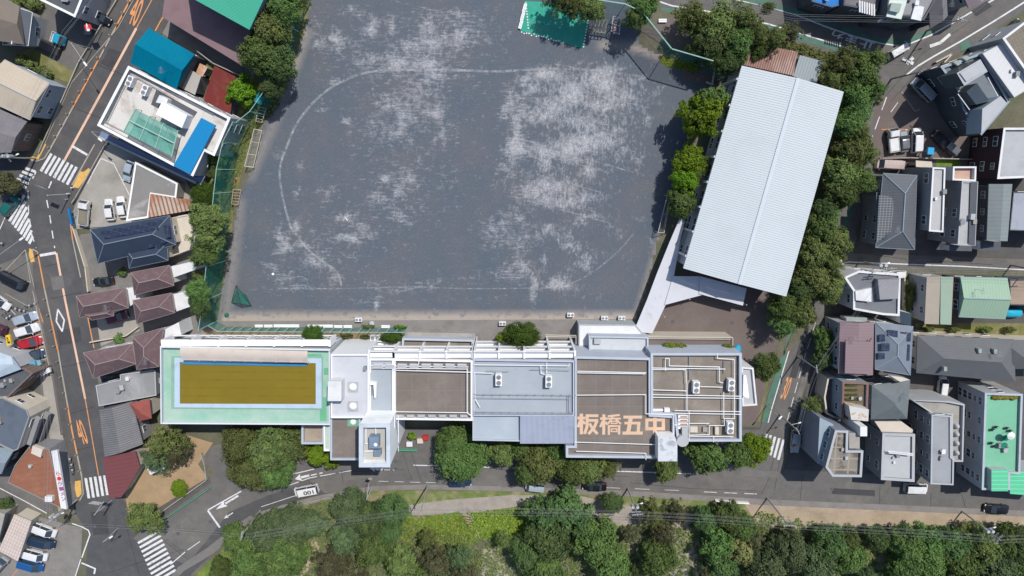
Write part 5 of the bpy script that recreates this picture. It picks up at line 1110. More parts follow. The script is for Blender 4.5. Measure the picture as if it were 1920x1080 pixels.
# small things on the roofs: aerials, vents, gutters
_r = random.Random(11)
for i, (e, top, z, kd) in enumerate(HOUSES):
    cx = sum(p[0] for p in top)/len(top); cy = sum(p[1] for p in top)/len(top); k = _r.randrange(len(top)); px_, py_ = top[k][0]*.45+cx*.55, top[k][1]*.45+cy*.55
    if kd == 'flat':
        for j in range(_r.randint(1, 3)):
            x, y = cx+(_r.random()-.5)*2.4, cy+(_r.random()-.5)*3; s = _r.uniform(.3, .7)
            b = MB(); b.box((x, y, z+s*.5), (s, s*1.3, s), _r.random()); b.box((x, y, z+s+.03), (s*1.15, s*1.45, .06), 0); b.build('roof_vent', [M['lgrey'], M['white'], M['mgrey'], M['concrete']][(i+j) % 4], e)
    elif i % 2 == 0:
        b = MB(); zt = z+1.9; b.tube((px_, py_, z-.6), (px_, py_, zt), .03, k=4)
        for j in range(5): b.tube((px_-.5+.05*j, py_+.22*(j-2), zt), (px_+.5-.05*j, py_+.22*(j-2), zt), .02, k=4)
        b.tube((px_, py_-.6, zt), (px_, py_+.6, zt), .025, k=4); b.build('antenna', M['steel'], e)
# ---------------- vehicles ----------------
PAINT = {}
def paint(name, col, rough=.28, metal=.0):
    if name not in PAINT: PAINT[name] = mat('paint_'+name, col, rough, .03, 1.0, spec=.6, metal=metal)
    return PAINT[name]
LAMP = mat('lamp_glass', (.75, .75, .72), .15, .02, 1, spec=.8); TAIL = mat('tail_lamp', (.35, .02, .02), .2, .02, 1)
def loft(rows, mi=0, b=None, cap=True):
    """rows of points front to back, each a closed cross-section"""
    b = b or MB(); n = len(rows[0])
    for r in range(len(rows)-1):
        for i in range(n): b.face([rows[r][i], rows[r][(i+1) % n], rows[r+1][(i+1) % n], rows[r+1][i]], mi)
    if cap: b.face(rows[0][::-1], mi); b.face(rows[-1], mi)
    return b
def section(x, wd, z0, z1, r=.14, top=1.0):
    w2 = wd/2; t2 = w2*top
    return [(x, -w2, z0), (x, -w2, z1-r*1.6), (x, -t2+r*.4, z1-r*.4), (x, -t2+r*1.6, z1), (x, t2-r*1.6, z1), (x, t2-r*.4, z1-r*.4), (x, w2, z1-r*1.6), (x, w2, z0)]
def make_vehicle(kind):
    """front towards +x; root empty at ground level"""
    dims = {'sedan': (4.6, 1.74), 'kei': (3.4, 1.48), 'minivan': (4.6, 1.75), 'wagon': (4.4, 1.74), 'van': (4.5, 1.70)}
    Lg, Wd = dims[kind]; h = Lg/2
    e = bpy.data.objects.new('parked_car', None); link(e); e.empty_display_size = .5
    body = {'sedan': [(-h, .84, .85, .82), (-h+.25, .96, .9, .92), (-h*.55, .98, .96, 1), (0, .98, .94, 1), (h*.45, .97, .93, 1), (h*.8, .86, .82, .95), (h-.05, .66, .72, .84), (h, .55, .6, .7)],
            'kei': [(-h, .9, .95, .92), (-h+.12, .98, 1.0, .98), (0, .98, 1.0, 1), (h*.62, .95, 1.0, 1), (h-.15, .85, .95, .94), (h, .7, .85, .8)],
            'minivan': [(-h, .9, 1.0, .9), (-h+.15, .98, 1.05, .97), (0, .98, 1.05, 1), (h*.55, .96, 1.05, 1), (h*.85, .84, .95, .93), (h, .65, .75, .8)],
            'wagon': [(-h, .86, .95, .86), (-h+.2, .96, 1.0, .95), (0, .98, .98, 1), (h*.45, .97, .96, 1), (h*.82, .86, .86, .94), (h, .58, .66, .75)],
            'van': [(-h, .92, 1.0, .95), (-h+.12, .98, 1.05, 1), (0, .98, 1.05, 1), (h*.75, .97, 1.05, 1), (h-.08, .9, .95, .96), (h, .7, .8, .9)]}[kind]
    rows = [section(x, Wd*wf2, .28, z, .12, .97) for x, z0_, z, wf2 in [(a, b_, c, d) for a, b_, c, d in body]]
    o = loft(rows).build('body', [paint('white', (.75, .76, .78))], smooth=False); o.parent = e
    cab = {'sedan': (-h*.62, -h*.38, h*.10, h*.42, .93, 1.42), 'kei': (-h*.95, -h*.88, h*.42, h*.72, .98, 1.62), 'minivan': (-h*.96, -h*.86, h*.38, h*.72, 1.02, 1.78),
           'wagon': (-h*.9, -h*.7, h*.12, h*.46, .97, 1.5), 'van': (-h*.98, -h*.93, h*.62, h*.86, 1.02, 1.88)}[kind]
    xb, xtb, xtf, xf, zb, zt = cab; wb = Wd*.93/2; wt = Wd*(.74 if kind == 'sedan' else .82)/2
    gl = MB(); B_ = [(xb, -wb, zb-.03), (xf, -wb, zb-.03), (xf, wb, zb-.03), (xb, wb, zb-.03)]; T_ = [(xtb, -wt, zt-.02), (xtf, -wt, zt-.02), (xtf, wt, zt-.02), (xtb, wt, zt-.02)]
    for i in range(4): gl.face([B_[i], B_[(i+1) % 4], T_[(i+1) % 4], T_[i]])
    o = gl.build('window', M['glass']); o.parent = e
    rf = MB(); x0, x1 = xtb-.02, xtf+.02
    rows = [[(x, -y, zt-.04), (x, -y+.1, zt+zz), (x, 0, zt+zz+.03), (x, y-.1, zt+zz), (x, y, zt-.04)] for x, y, zz in ((x0, wt, 0), (x0+.2, wt+.02, .04), ((x0+x1)/2, wt+.03, .06), (x1-.2, wt+.02, .04), (x1, wt, 0))]
    loft(rows, 0, rf)
    for sx, tx in ((xb, xtb), (xf, xtf)):     # roof pillars
        for s in (-1, 1): rf.tube((sx, s*wb, zb-.02), (tx, s*wt, zt), .045, k=4)
    xm = (xtb+xtf)/2
    for s in (-1, 1): rf.tube((xm, s*wb*1.0, zb-.02), (xm, s*wt*1.005, zt), .04, k=4)
    o = rf.build('roof', [paint('white', (.75, .76, .78))]); o.parent = e
    if kind in ('sedan', 'wagon'):
        o = MB(); o.rect((xf+.25, 0, 0), (h*.85, 0, 0), Wd*.02, body[3][2]+.012); 
    for sx in (-1, 1):
        for s in (-1, 1):
            b = MB(); xx = sx*h*.62; b.tube((xx, s*(Wd/2-.2), .31), (xx, s*(Wd/2+.005), .31), .31, k=14); o = b.build('wheel', M['rubber']); o.parent = e
            b = MB(); b.tube((xx, s*(Wd/2+.0), .31), (xx, s*(Wd/2+.02), .31), .19, k=10); o2 = b.build('rim', M['steel']); o2.parent = o
    for s in (-1, 1):
        b = MB(); b.box((h-.14, s*Wd*.33, .66), (.22, .34, .14)); o = b.build('headlight', LAMP); o.parent = e
        b = MB(); b.box((-h+.04, s*Wd*.36, .78), (.12, .3, .16)); o = b.build('tail_light', TAIL); o.parent = e
        b = MB(); b.box((xf-.15, s*(Wd/2+.1), .98), (.14, .2, .12)); o = b.build('mirror', [paint('white', (.75, .76, .78))]); o.parent = e
    return e
PROTO = {}
def car(kind, nose, tail, col, label, cat='car', group='parked cars', glint=None, name='parked_car'):
    """nose and tail: photo positions of the two ends (at bonnet height)"""
    if kind not in PROTO:
        e = make_vehicle(kind); PROTO[kind] = e; first = True
    else: e = copy_tree(PROTO[kind]); first = False
    a, c = P(*nose, .7), P(*tail, .7); m = (a+c)/2; d = a-c
    e.location = (m.x, m.y, .07); e.rotation_euler.z = math.atan2(d.y, d.x)
    L0 = {'sedan': 4.6, 'kei': 3.4, 'minivan': 4.6, 'wagon': 4.4, 'van': 4.5}[kind]; k = max(.85, min(1.12, d.length/L0)); e.scale = (k, min(k, 1.05), 1)
    tag(e, label, cat, group); e.name = name
    pm = col
    for o in SC.collection.objects:
        if o.parent == e and o.name.split('.')[0] in ('body', 'roof', 'mirror'):
            o.material_slots[0].link = 'OBJECT'; o.material_slots[0].material = pm
    return e
pw = paint('white', (.75, .76, .78)); pk = paint('black', (.008, .009, .012)); ps = paint('silver', (.40, .43, .47), .3, .3); pg = paint('grey', (.13, .14, .16), .3, .2)
pn = paint('navy', (.012, .028, .06)); pb = paint('blue', (.01, .07, .25)); pr = paint('red', (.36, .008, .02)); pm_ = paint('maroon', (.10, .012, .035)); pt = paint('teal', (.01, .10, .09)); pp = paint('pale_pink', (.50, .40, .38)); pbl = paint('pale_blue', (.42, .50, .60), .3, .2)
taxi = car('van', (553,923), (597,915), pw, 'white car with 001 lettered on its roof driving below the leafy street trees', group='cars on the road', name='car')
q = P(577, 922, 1.6)
car('wagon', (884,903), (841,903), pn, 'dark navy car half hidden under the dense tree on the school road', group='cars on the road', name='car')
car('van', (986,910), (1019,914), pbl, 'pale blue-white van on the school road beside the orange barrier', group='cars on the road', name='car')
car('sedan', (1092,910), (1137,913), pk, 'glossy black saloon car on the school road left of the utility pole', group='cars on the road', name='car')
car('wagon', (1845,952), (1889,955), pk, 'black car on the road in the bottom right', group='cars on the road', name='car')
car('van', (1738,915), (1695,914), pw, 'white car at the foot of the narrow apartment block'); car('wagon', (1489,850), (1493,803), ps, 'silver car in the shade of the chamfered office building')
car('van', (1700,85), (1668,104), pw, 'white delivery van on the bend of the road at the top right', 'van', 'cars on the road', name='delivery_van')
car('minivan', (1712,150), (1748,187), ps, 'silver minivan parked against the charcoal apartment block')
car('wagon', (1693,243), (1695,285), pg, 'dark grey car between the two white vehicles in the row below the charcoal block')
car('minivan', (1719,240), (1717,287), pw, 'white minivan rightmost of the three in the row below the charcoal block'); car('sedan', (1751,249), (1780,281), pk, 'dark car parked at an angle below the charcoal block')
car('van', (1643,307), (1691,310), pp, 'pale pink van parked behind the boundary wall by the hip-roofed house', 'van')
car('wagon', (1905,45), (1886,60), pk, 'black car partly cut by the right edge near the top'); car('wagon', (1668,515), (1690,514), pw, 'white car tucked beside the side road corner house')
car('minivan', (1768,708), (1764,738), pw, 'white car in the gap beneath the very large charcoal roof')
car('wagon', (237,340), (247,302), pbl, 'blue-grey car alone in the upper part of the concrete parking yard'); car('wagon', (203,373), (209,413), pw, 'white car, left of the pair in the concrete parking yard'); car('wagon', (225,368), (233,408), pw, 'white car, right of the pair in the concrete parking yard')
car('sedan', (175,529), (213,525), pk, 'dark car parked between the navy house and the plum roofs'); car('wagon', (240,589), (201,601), pm_, 'maroon car under the edge of the plum roof'); car('wagon', (226,708), (192,711), pk, 'black car mostly under the eave of the plum roof by the road')
car('minivan', (69,77), (112,98), pk, 'black minivan on the grass edge of the top left parking lot'); car('wagon', (200,38), (180,26), pk, 'black car at the top of the top left parking lot')
car('van', (50,538), (2,514), pk, 'black people carrier alone in the triangular car park', 'van'); car('wagon', (18,578), (-18,552), pw, 'white car cut by the left edge in the triangular car park')
car('wagon', (71,590), (26,603), pbl, 'silver-blue car, topmost of the four parked side by side by the arterial road'); car('wagon', (74,612), (29,625), pw, 'white car, second of the four parked side by side by the arterial road')
car('wagon', (82,636), (34,648), pr, 'red car, third of the four parked side by side by the arterial road'); car('wagon', (87,660), (36,672), pn, 'dark blue car, lowest of the four parked side by side by the arterial road')
car('minivan', (-16,610), (6,618), pm_, 'dark maroon car cut by the left edge'); car('minivan', (106,1002), (60,984), pw, 'white minivan, topmost in the bottom left car row'); car('minivan', (103,1022), (56,1010), pn, 'dark green-black car, second in the bottom left car row')
car('minivan', (89,1046), (44,1034), pw, 'white car, third in the bottom left car row'); car('minivan', (82,1066), (34,1052), pb, 'bright blue car at the end of the bottom left car row'); car('van', (12,1046), (-14,1075), ps, 'silver van cut by the left edge below the carport', 'van')
car('wagon', (32,368), (6,402), pt, 'dark green car beside the leafy tree on the left edge')
car('kei', (1763,262), (1796,290), pg, 'grey car in the deep shade of the charcoal block')
# open-bed trucks
def truck(px0, px1, cabm, bedm, label, load=None, group='small trucks'):
    a, c = P(*px0, 1), P(*px1, 1); m = (a+c)/2; d = a-c; e = empty('small_truck', (m.x, m.y, .13), label, 'truck', group, math.atan2(d.y, d.x)); L_ = d.length; h = L_/2
    def bd(b, n, mm, par=e): o = b.build(n, mm); o.parent = par; return o
    b = MB(); loft([section(h-1.5, 1.7, .4, 1.85, .1, .92), section(h-.5, 1.7, .4, 1.9, .1, .92), section(h-.05, 1.65, .4, 1.2, .1, .95), section(h, 1.6, .4, .9, .1, .95)], 0, b); bd(b, 'cab', cabm)
    b = MB(); b.face([(h-.42, -.7, 1.84), (h-.07, -.72, 1.2), (h-.07, .72, 1.2), (h-.42, .7, 1.84)]); b.face([(h-.40, -.7, 1.87), (h-.04, -.72, 1.23), (h-.04, .72, 1.23), (h-.40, .7, 1.87)]); bd(b, 'windscreen', M['glass'])
    b = MB(); b.box((-.8, 0, .75), (L_-1.7, 1.8, .12)); b.box((-.8, .88, 1.0), (L_-1.7, .06, .5)); b.box((-.8, -.88, 1.0), (L_-1.7, .06, .5)); b.box((-h+.08, 0, 1.0), (.06, 1.8, .5)); b.box((h-1.6, 0, 1.1), (.06, 1.8, .7)); bd(b, 'bed', bedm)
    if load: b = MB(); b.box((-.8, 0, 1.0), (L_-2.1, 1.5, .5)); bd(b, 'tarp', load)
    for sx in (h-.9, -h+.9):
        for s in (-1, 1): b = MB(); b.tube((sx, s*.62, .36), (sx, s*.86, .36), .36, k=12); bd(b, 'wheel', M['rubber'])
    for s in (-1, 1): b = MB(); b.box((h-.02, s*.6, .7), (.06, .3, .16)); bd(b, 'headlight', LAMP)
    return e
truck((160,376), (156,423), pw, M['white'], 'white flatbed truck with a khaki load cover beside the junction', mat('khaki', (.19, .165, .125), .9, .08, 1))
truck((121,78), (97,68), mat('paint_skyblue', (.02, .30, .50), .35, .03, 1), M['white'], 'sky blue and white mini truck in the top left parking lot')
truck((1673,241), (1677,286), pw, M['white'], 'white box truck leftmost in the parking row below the charcoal block', M['white'])
# ---------------- trees and shrubs ----------------
def leafmat(name, col, tr=.38, var=.25):
    col = tuple(c*1.14 for c in col)
    m = bpy.data.materials.new(name); m.use_nodes = True; N = m.node_tree.nodes; L = m.node_tree.links
    b = N['Principled BSDF']; b.inputs['Roughness'].default_value = .6; b.inputs['Specular IOR Level'].default_value = .25
    oi = N.new('ShaderNodeObjectInfo'); at = N.new('ShaderNodeAttribute'); at.attribute_name = 'tone'
    rgb = N.new('ShaderNodeRGB'); rgb.outputs[0].default_value = (*col, 1)
    hs = N.new('ShaderNodeHueSaturation'); L.new(rgb.outputs[0], hs.inputs['Color'])
    a1 = N.new('ShaderNodeMath'); a1.operation = 'MULTIPLY_ADD'; a1.inputs[1].default_value = .9; a1.inputs[2].default_value = .55; L.new(at.outputs['Fac'], a1.inputs[0])
    a2 = N.new('ShaderNodeMath'); a2.operation = 'MULTIPLY_ADD'; a2.inputs[1].default_value = .6; a2.inputs[2].default_value = .74; L.new(oi.outputs['Random'], a2.inputs[0])
    a3 = N.new('ShaderNodeMath'); a3.operation = 'MULTIPLY'; L.new(a1.outputs[0], a3.inputs[0]); L.new(a2.outputs[0], a3.inputs[1]); L.new(a3.outputs[0], hs.inputs['Value'])
    h1 = N.new('ShaderNodeMath'); h1.operation = 'MULTIPLY_ADD'; h1.inputs[1].default_value = -.035; h1.inputs[2].default_value = .515; L.new(at.outputs['Fac'], h1.inputs[0])
    h2 = N.new('ShaderNodeMath'); h2.operation = 'MULTIPLY_ADD'; h2.inputs[1].default_value = .045; h2.inputs[2].default_value = -.0225; L.new(oi.outputs['Random'], h2.inputs[0])
    h3 = N.new('ShaderNodeMath'); h3.operation = 'ADD'; L.new(h1.outputs[0], h3.inputs[0]); L.new(h2.outputs[0], h3.inputs[1]); L.new(h3.outputs[0], hs.inputs['Hue'])
    L.new(hs.outputs[0], b.inputs['Base Color'])
    t = N.new('ShaderNodeBsdfTranslucent'); L.new(hs.outputs[0], t.inputs[0]); mx = N.new('ShaderNodeMixShader'); mx.inputs[0].default_value = tr
    L.new(b.outputs[0], mx.inputs[1]); L.new(t.outputs[0], mx.inputs[2]); L.new(mx.outputs[0], N['Material Output'].inputs[0]); return m
LEAF = {'dark': leafmat('leaf_dark', (.082, .132, .046)), 'mid': leafmat('leaf_mid', (.102, .164, .048)), 'olive': leafmat('leaf_olive', (.132, .168, .054)), 'soft': leafmat('leaf_soft_olive', (.108, .140, .046)),
        'bright': leafmat('leaf_bright', (.125, .21, .015)), 'yellow': leafmat('leaf_yellow', (.16, .22, .03)), 'brown': leafmat('leaf_brown', (.112, .118, .060)),
        'grey': leafmat('leaf_greygreen', (.092, .132, .060)), 'flower': leafmat('leaf_flower', (.26, .30, .12)), 'trim': leafmat('leaf_trim', (.060, .13, .02))}
def crown_mesh(name, seed, n_clump, n_leaf, leaf, style):
    """unit crown: radius 1, height ~1.1, many leaf-sized faces in clumps through the volume"""
    rnd = random.Random(seed); v = []; f = []; tone = []
    clumps = []
    for i in range(n_clump):
        u = rnd.random()*2*math.pi; z = rnd.uniform(-.35, 1.0)
        rr = math.sqrt(max(0, 1-abs(z)**2.2))
        lob = 1 + .16*math.sin(3*u+seed) + .11*math.sin(5*u+seed*2.3) + .07*math.sin(8*u+seed*4.1)
        if style == 'sparse': lob *= rnd.uniform(.55, 1.15)
        k = rnd.random()**.42 * lob * .86
        if style == 'dome': k = rnd.random()**.25*.93
        clumps.append((Vector((math.cos(u)*rr*k, math.sin(u)*rr*k, (z*.62+.42)*(.8+.2*rnd.random()))), rnd.uniform(.10, .24) if style != 'sparse' else rnd.uniform(.07, .2), rnd.random()))
    for c, cr, t in clumps:
        out = Vector((c.x, c.y, (c.z-.3)*1.1))
        out = out.normalized() if out.length > .05 else Vector((0, 0, 1))
        for j in range(n_leaf):
            d = Vector((rnd.gauss(0, 1), rnd.gauss(0, 1), rnd.gauss(0, 1))).normalized()
            p = c + Vector((d.x, d.y, d.z*.75))*cr*rnd.random()**.35
            nrm = (d*.9 + out*.5 + Vector((0, 0, .55)) + Vector((rnd.gauss(0, .35), rnd.gauss(0, .35), rnd.gauss(0, .35)))).normalized()
            a = nrm.orthogonal().normalized(); a.rotate(Matrix.Rotation(rnd.random()*6.28, 3, nrm)); b_ = nrm.cross(a); s = leaf*rnd.uniform(.6, 1.25)
            n = len(v); bend = nrm*s*.25
            v += [tuple(p-a*s+bend*-1), tuple(p-b_*s*.55), tuple(p+a*s-bend), tuple(p+b_*s*.55)]; f.append((n, n+1, n+2, n+3)); tone.append(min(1, max(0, t*.75+rnd.random()*.25)))
    me = bpy.data.meshes.new(name); me.from_pydata(v, [], f)
    at = me.attributes.new('tone', 'FLOAT', 'FACE'); at.data.foreach_set('value', tone); me.materials.append(LEAF['mid']); me.update(); return me
def trunk_mesh(name, seed):
    rnd = random.Random(seed); b = MB(); pts = [Vector((0, 0, 0)), Vector((rnd.uniform(-.04, .04), rnd.uniform(-.04, .04), .45)), Vector((rnd.uniform(-.06, .06), rnd.uniform(-.06, .06), .95))]
    b.tube(pts[0], pts[1], .065, .045, 8); b.tube(pts[1], pts[2], .045, .03, 8); 
    for i in range(9):
        u = i*2.4+rnd.random(); s = pts[1].lerp(pts[2], rnd.uniform(-.1, 1)); L_ = rnd.uniform(.45, .8)
        m_ = s+Vector((math.cos(u)*L_*.5, math.sin(u)*L_*.5, .22)); e_ = s+Vector((math.cos(u+.3)*L_, math.sin(u+.3)*L_, .42))
        b.tube(s, m_, .022, .015, 5, cap=False); b.tube(m_, e_, .015, .006, 5, cap=False)
        b.tube(m_, m_+Vector((math.cos(u-.7)*.25, math.sin(u-.7)*.25, .25)), .011, .005, 4, cap=False)
    o = b.build(name, M['bark']); me = o.data; bpy.data.objects.remove(o); return me
CR = {'A': [crown_mesh('crown', 10+i, 250, 46, .050, 'full') for i in range(3)], 'B': [crown_mesh('crown', 20+i, 150, 34, .075, 'full') for i in range(2)],
      'S': [crown_mesh('crown', 30+i, 190, 34, .042, 'sparse') for i in range(3)], 'D': [crown_mesh('crown', 40+i, 300, 40, .042, 'dome') for i in range(2)], 'L': [crown_mesh('crown', 50+i, 70, 26, .11, 'full') for i in range(2)]}
TR = [trunk_mesh('trunk', s) for s in range(4)]
_t = 0
gV_ = 'street trees between the gymnasium and the road'; gN_ = 'trees along the north side of the field'
def tree(px, py, r, style, leaf, label, h=None, group='trees', name='tree', cat='tree', sq=1.0, ry=None, rot=None):
    """crown centred at photo (px, py), r photo pixels in radius"""
    global _t; _t += 1
    k0 = (FPX*_c-(py-540)*_s)/CAMH; R_ = r/k0*((.90 if py > 930 else 1.03) + .03*math.sin(_t*2.7))
    if group in (gV_, gN_) and h and h > 6: h = 8.3+.15*(h-8)
    h = h or (3.2+R_*1.25); ch = min(h*.78, R_*1.6)        # crown height
    q = P(px, py, h-ch*.45); e = empty(name, (q.x, q.y, 0), label, cat, group)
    e['_r'] = 0; del e['_r']
    cm = CR[style][_t % len(CR[style])]; o = bpy.data.objects.new('crown', cm); link(o); o.parent = e; o.location = (0, 0, h-ch)
    ryy = R_*(1+.13*math.sin(_t*1.9)) if ry is None else ry/k0
    o.scale = (R_, ryy, ch/1.02); o.rotation_euler.z = (_t*1.7 % 6.28) if rot is None else rot
    if rot is None and ry is not None: o.rotation_euler.z = 0
    o.material_slots[0].link = 'OBJECT'; o.material_slots[0].material = LEAF[leaf]
    t = bpy.data.objects.new('trunk', TR[_t % 4]); link(t); t.parent = e; t.scale = (R_*.9, R_*.9, h*.72); t.rotation_euler.z = _t
    return e
    return e
T = tree
gW = 'trees along the west net fence'
T(531,14,30,'A','mid','tall tree at the top of the net fence beside the green-roofed hall',11,gW); T(560,2,20,'S','mid','small tree by the top net fence above the field corner',7,gW)
T(505,55,38,'A','olive','broad tree overhanging the green-roofed hall corner',11,gW); T(486,100,38,'A','mid','broad dark tree at the end of the driveway by the field',11,gW); T(515,118,36,'A','dark','large tree leaning over the field edge above the turquoise net',10,gW); T(508,165,24,'A','dark','tree crown just above the turquoise-edged net',8,gW)
T(452,170,27,'B','bright','small round lumpy yellow-green tree by the red-brown roof',6,gW); T(404,294,24,'B','mid','round tree between the office building and the net',6,gW); T(430,275,14,'S','olive','thin shrub on the grass beside the office building',4,gW); T(405,325,15,'A','mid','small tree wedged behind the blue-roofed office wing',5,gW)
T(380,368,24,'D','trim','rounded bright green tree at the tip of the rusty tin roof',6,gW); T(396,358,10,'L','yellow','tiny lime-yellow bush beside the rounded green tree',3,gW); T(384,412,34,'A','olive','big olive-green tree beside the net, level with the cream block',12,gW); T(388,446,30,'S','olive','loose olive tree over the cream block corner',12,gW); T(379,478,24,'A','mid','tree just above the pole of the net fence',11,gW)
T(368,545,24,'A','mid','tree over the plum-roofed houses by the net',11,gW); T(372,575,18,'A','dark','lowest tree of the fence row, above the fallen shadow',10,gW); T(372,518,14,'S','olive','thin tree top beside the plum roofs',6,gW)
gE = 'trees beside the gymnasium'
T(1318,213,44,'B','bright','large bright yellow-green tree on the left of the gymnasium',11,gE); T(1336,188,30,'B','mid','darker green tree just above the bright one by the gymnasium',10,gE)
T(1296,302,30,'A','bright','leafy tree, upper of three in the gap left of the gymnasium',8,gE); T(1288,340,28,'A','bright','leafy tree, middle of three in the gap left of the gymnasium',8,gE); T(1279,382,28,'A','mid','leafy tree, lowest of three, shading the goal frame',8,gE); T(1305,325,18,'A','mid','small crown between the leafy trees and the gymnasium wall',7,gE)
gN = 'trees along the north side of the field'
T(1075,8,34,'S','olive','loose tree hanging over the green play mat',8,gN); T(1045,-5,30,'S','olive','tree at the top edge left over the green play mat',8,gN); T(1112,14,24,'A','olive','tree between the play mat and the monkey bars',7,gN); T(1205,12,28,'A','mid','tree between the net and the street at the top',8,gN); T(1188,35,22,'S','mid','thin tree throwing shade on the net near the top',7,gN)
T(1300,30,34,'S','olive','tree on the street side above the bare ground',9,gN); T(1345,50,42,'A','olive','wide tree, largest of the clump above the gymnasium corner',10,gN); T(1385,80,36,'A','mid','dark tree beside the rusty shed roof',9,gN); T(1330,88,34,'A','dark','shadowy tree over the bare ground near the seesaw',8,gN); T(1395,32,32,'S','olive','thin spreading tree by the white street line at the top',9,gN); T(1365,120,22,'A','dark','small dark tree beside the gymnasium top corner',7,gN)
T(1420,60,26,'S','olive','light tree touching the rusty shed roof',8,gN); T(1455,70,24,'S','olive','loose tree above the rusty shed roof',7,gN); T(1485,62,22,'S','brown','bare-twigged small tree on the street verge',6,gN); T(1440,15,16,'S','olive','small tree crown over the upper street line',6,gN); T(1425,95,18,'A','mid','small crown at the left edge of the rusty shed',6,gN)
gV = 'street trees between the gymnasium and the road'
for a in ((1580,120,34,'S','olive','first tree of the strip, at the top above the blue-grey shed',9),(1612,140,40,'A','mid','big tree of the strip, opposite the van on the bend',10),(1645,110,22,'S','olive','loose tree whose crown touches the white van on the bend',7),(1560,150,26,'S','olive','tree beside the small blue-grey shed',7),(1605,180,34,'A','mid','tree of the strip beside the top corner of the gymnasium',9),(1640,170,28,'S','mid','outer tree over the road opposite the silver minivan',9),
 (1592,232,28,'A','mid','tree at the gap in the strip where the dashed line shows',8),(1612,250,22,'S','olive','thin crown over the dashed line by the parking lot',7),(1600,285,38,'A','olive','broad tree level with the boundary wall of the parking lot',10),(1628,290,26,'S','olive','outer crown next to the pale pink van',9),(1580,325,36,'A','olive','broad tree on the gymnasium side of the pale pink van',10),(1615,340,30,'A','mid','tree beside the hip-roofed house top corner',9),(1585,362,28,'A','mid','tree low beside the hip-roofed house',8),
 (1548,395,24,'S','dark','dark thin tree hugging the gymnasium wall',7),(1540,432,34,'A','mid','tree halfway down the gymnasium side by the utility crossarms',9),(1567,455,32,'A','olive','tree beside the side road mouth',9),(1530,475,32,'A','olive','tree on the gymnasium side above the side road',9),(1560,495,30,'S','olive','loose tree at the side road corner',8),(1525,520,34,'A','olive','tree near the lower corner of the gymnasium',9),(1552,540,32,'A','olive','tree opposite the white and grey corner house',9),(1500,545,22,'A','dark','dark crown touching the lower gymnasium corner',7),
 (1500,585,36,'A','olive','last big tree of the strip before the open road',9),(1470,575,28,'A','mid','tree over the brown yard near the gymnasium end',8),(1472,612,24,'S','mid','thin low tree casting a spiky shadow on the brown yard',7)): T(*a[:6], a[6], gV)
T(1438,688,28,'A','mid','tree beside the outdoor stair at the right end of the school',7,gV)
T(1545,636,19,'B','mid','upper half of the tall evergreen hedge by the mauve roof',5,'evergreen hedge trees',ry=26); T(1543,672,18,'B','dark','lower half of the tall evergreen hedge by the mauve roof',5,'evergreen hedge trees',ry=24); T(1526,762,22,'S','olive','wispy tree in front of the curved balcony rail',5,'trees')
gS = 'trees and hedges beside the school'
T(585,629,19,'D','trim','clipped cube-like tree in front of the pool wing',9,gS,ry=18,sq=.5); T(735,634,22,'D','trim','clipped oval hedge beside the net by the ground air conditioner',5.5,gS,'hedge','hedge',ry=10); T(978,630,34,'D','trim','large clipped hedge tree in the middle of the school front',9,gS,ry=24); T(940,634,12,'L','bright','bright broad-leaved shrub left of the large clipped hedge',6,gS,'shrub','shrub')
for x, y, r, ry, lf, l in ((1256,649,14,9,'yellow','lime green shrub block, left half of the lit planter by the school'),(1276,650,12,9,'yellow','lime green shrub block, right half of the lit planter by the school'),(1365,650,12,7,'yellow','small yellowish shrub near the blue tarp'),(510,631,7,5,'mid','tiny dark shrub, left one in the border below the green net'),(530,631,6,5,'bright','tiny bright shrub, right one in the border below the green net'),(650,630,14,5,'olive','low straggly shrub right of the clipped tree'),(685,632,12,5,'olive','low straggly shrub left of the ground air conditioner'),(690,612,14,4,'olive','strip of low plants behind the white benches'),(750,613,14,4,'bright','strip of low plants at the right end of the net')):
    o_ = T(x, y, r, 'L', lf, l, 1.6 if lf != 'yellow' else 2.4, gS, 'shrub', 'shrub', ry=ry)
    if lf == 'yellow': q = P(x, y, 6.3); o_.location = (q.x, q.y, 5.2)
gR = 'street trees on the school road'
for a in ((450,835,42,'A','soft','broad tree at the bend below the pool wing, left crown',9),(505,845,46,'A','soft','broad tree below the pool wing, middle crown',10),(545,835,34,'S','soft','loose tree below the small tan terrace',8),(470,885,42,'A','soft','tree over the road arrow below the pool wing',9),(515,885,34,'A','mid','tree at the road edge below the pool wing',8),(598,853,25,'B','bright','bright green tree beside the brown terrace',6),(625,868,12,'L','bright','small bright crown at the brown terrace corner',4),
 (852,830,34,'D','mid','dense tree beside the blue-grey roof, upper crown',8),(866,858,46,'D','mid','dense dark-shadowed tree covering the road, largest street tree',9),(942,850,28,'A','olive','street tree below the pale blue roof',7),(975,840,26,'A','mid','street tree tight against the ribbed lean-to, left',7),(1015,868,40,'A','olive','large street tree below the ribbed lean-to',9),(990,885,26,'A','mid','street tree above the pale blue-white van',8),(1045,848,26,'A','mid','street tree tight against the ribbed lean-to, right',8),(1070,882,28,'A','mid','street tree just above the black saloon, left',8),(1105,878,30,'A','olive','street tree just above the black saloon, middle',8),(1140,880,26,'S','olive','thin street tree right of the black saloon',7),
 (1250,882,25,'A','olive','solitary street tree with a star-shaped shadow below the stair head',7),(1310,852,24,'B','mid','rounded street tree left of a pair below the right brown roof',7),(1335,860,32,'B','mid','rounded street tree, big one of a pair below the right brown roof',8),(1388,852,30,'A','mid','dark street tree near the zebra crossing',8),(1418,845,28,'A','bright','light green street tree touching the zebra crossing',8),(772,818,9,'L','bright','small lime shrub beside the white outer stair',2)): T(*a[:6], a[6], gR)
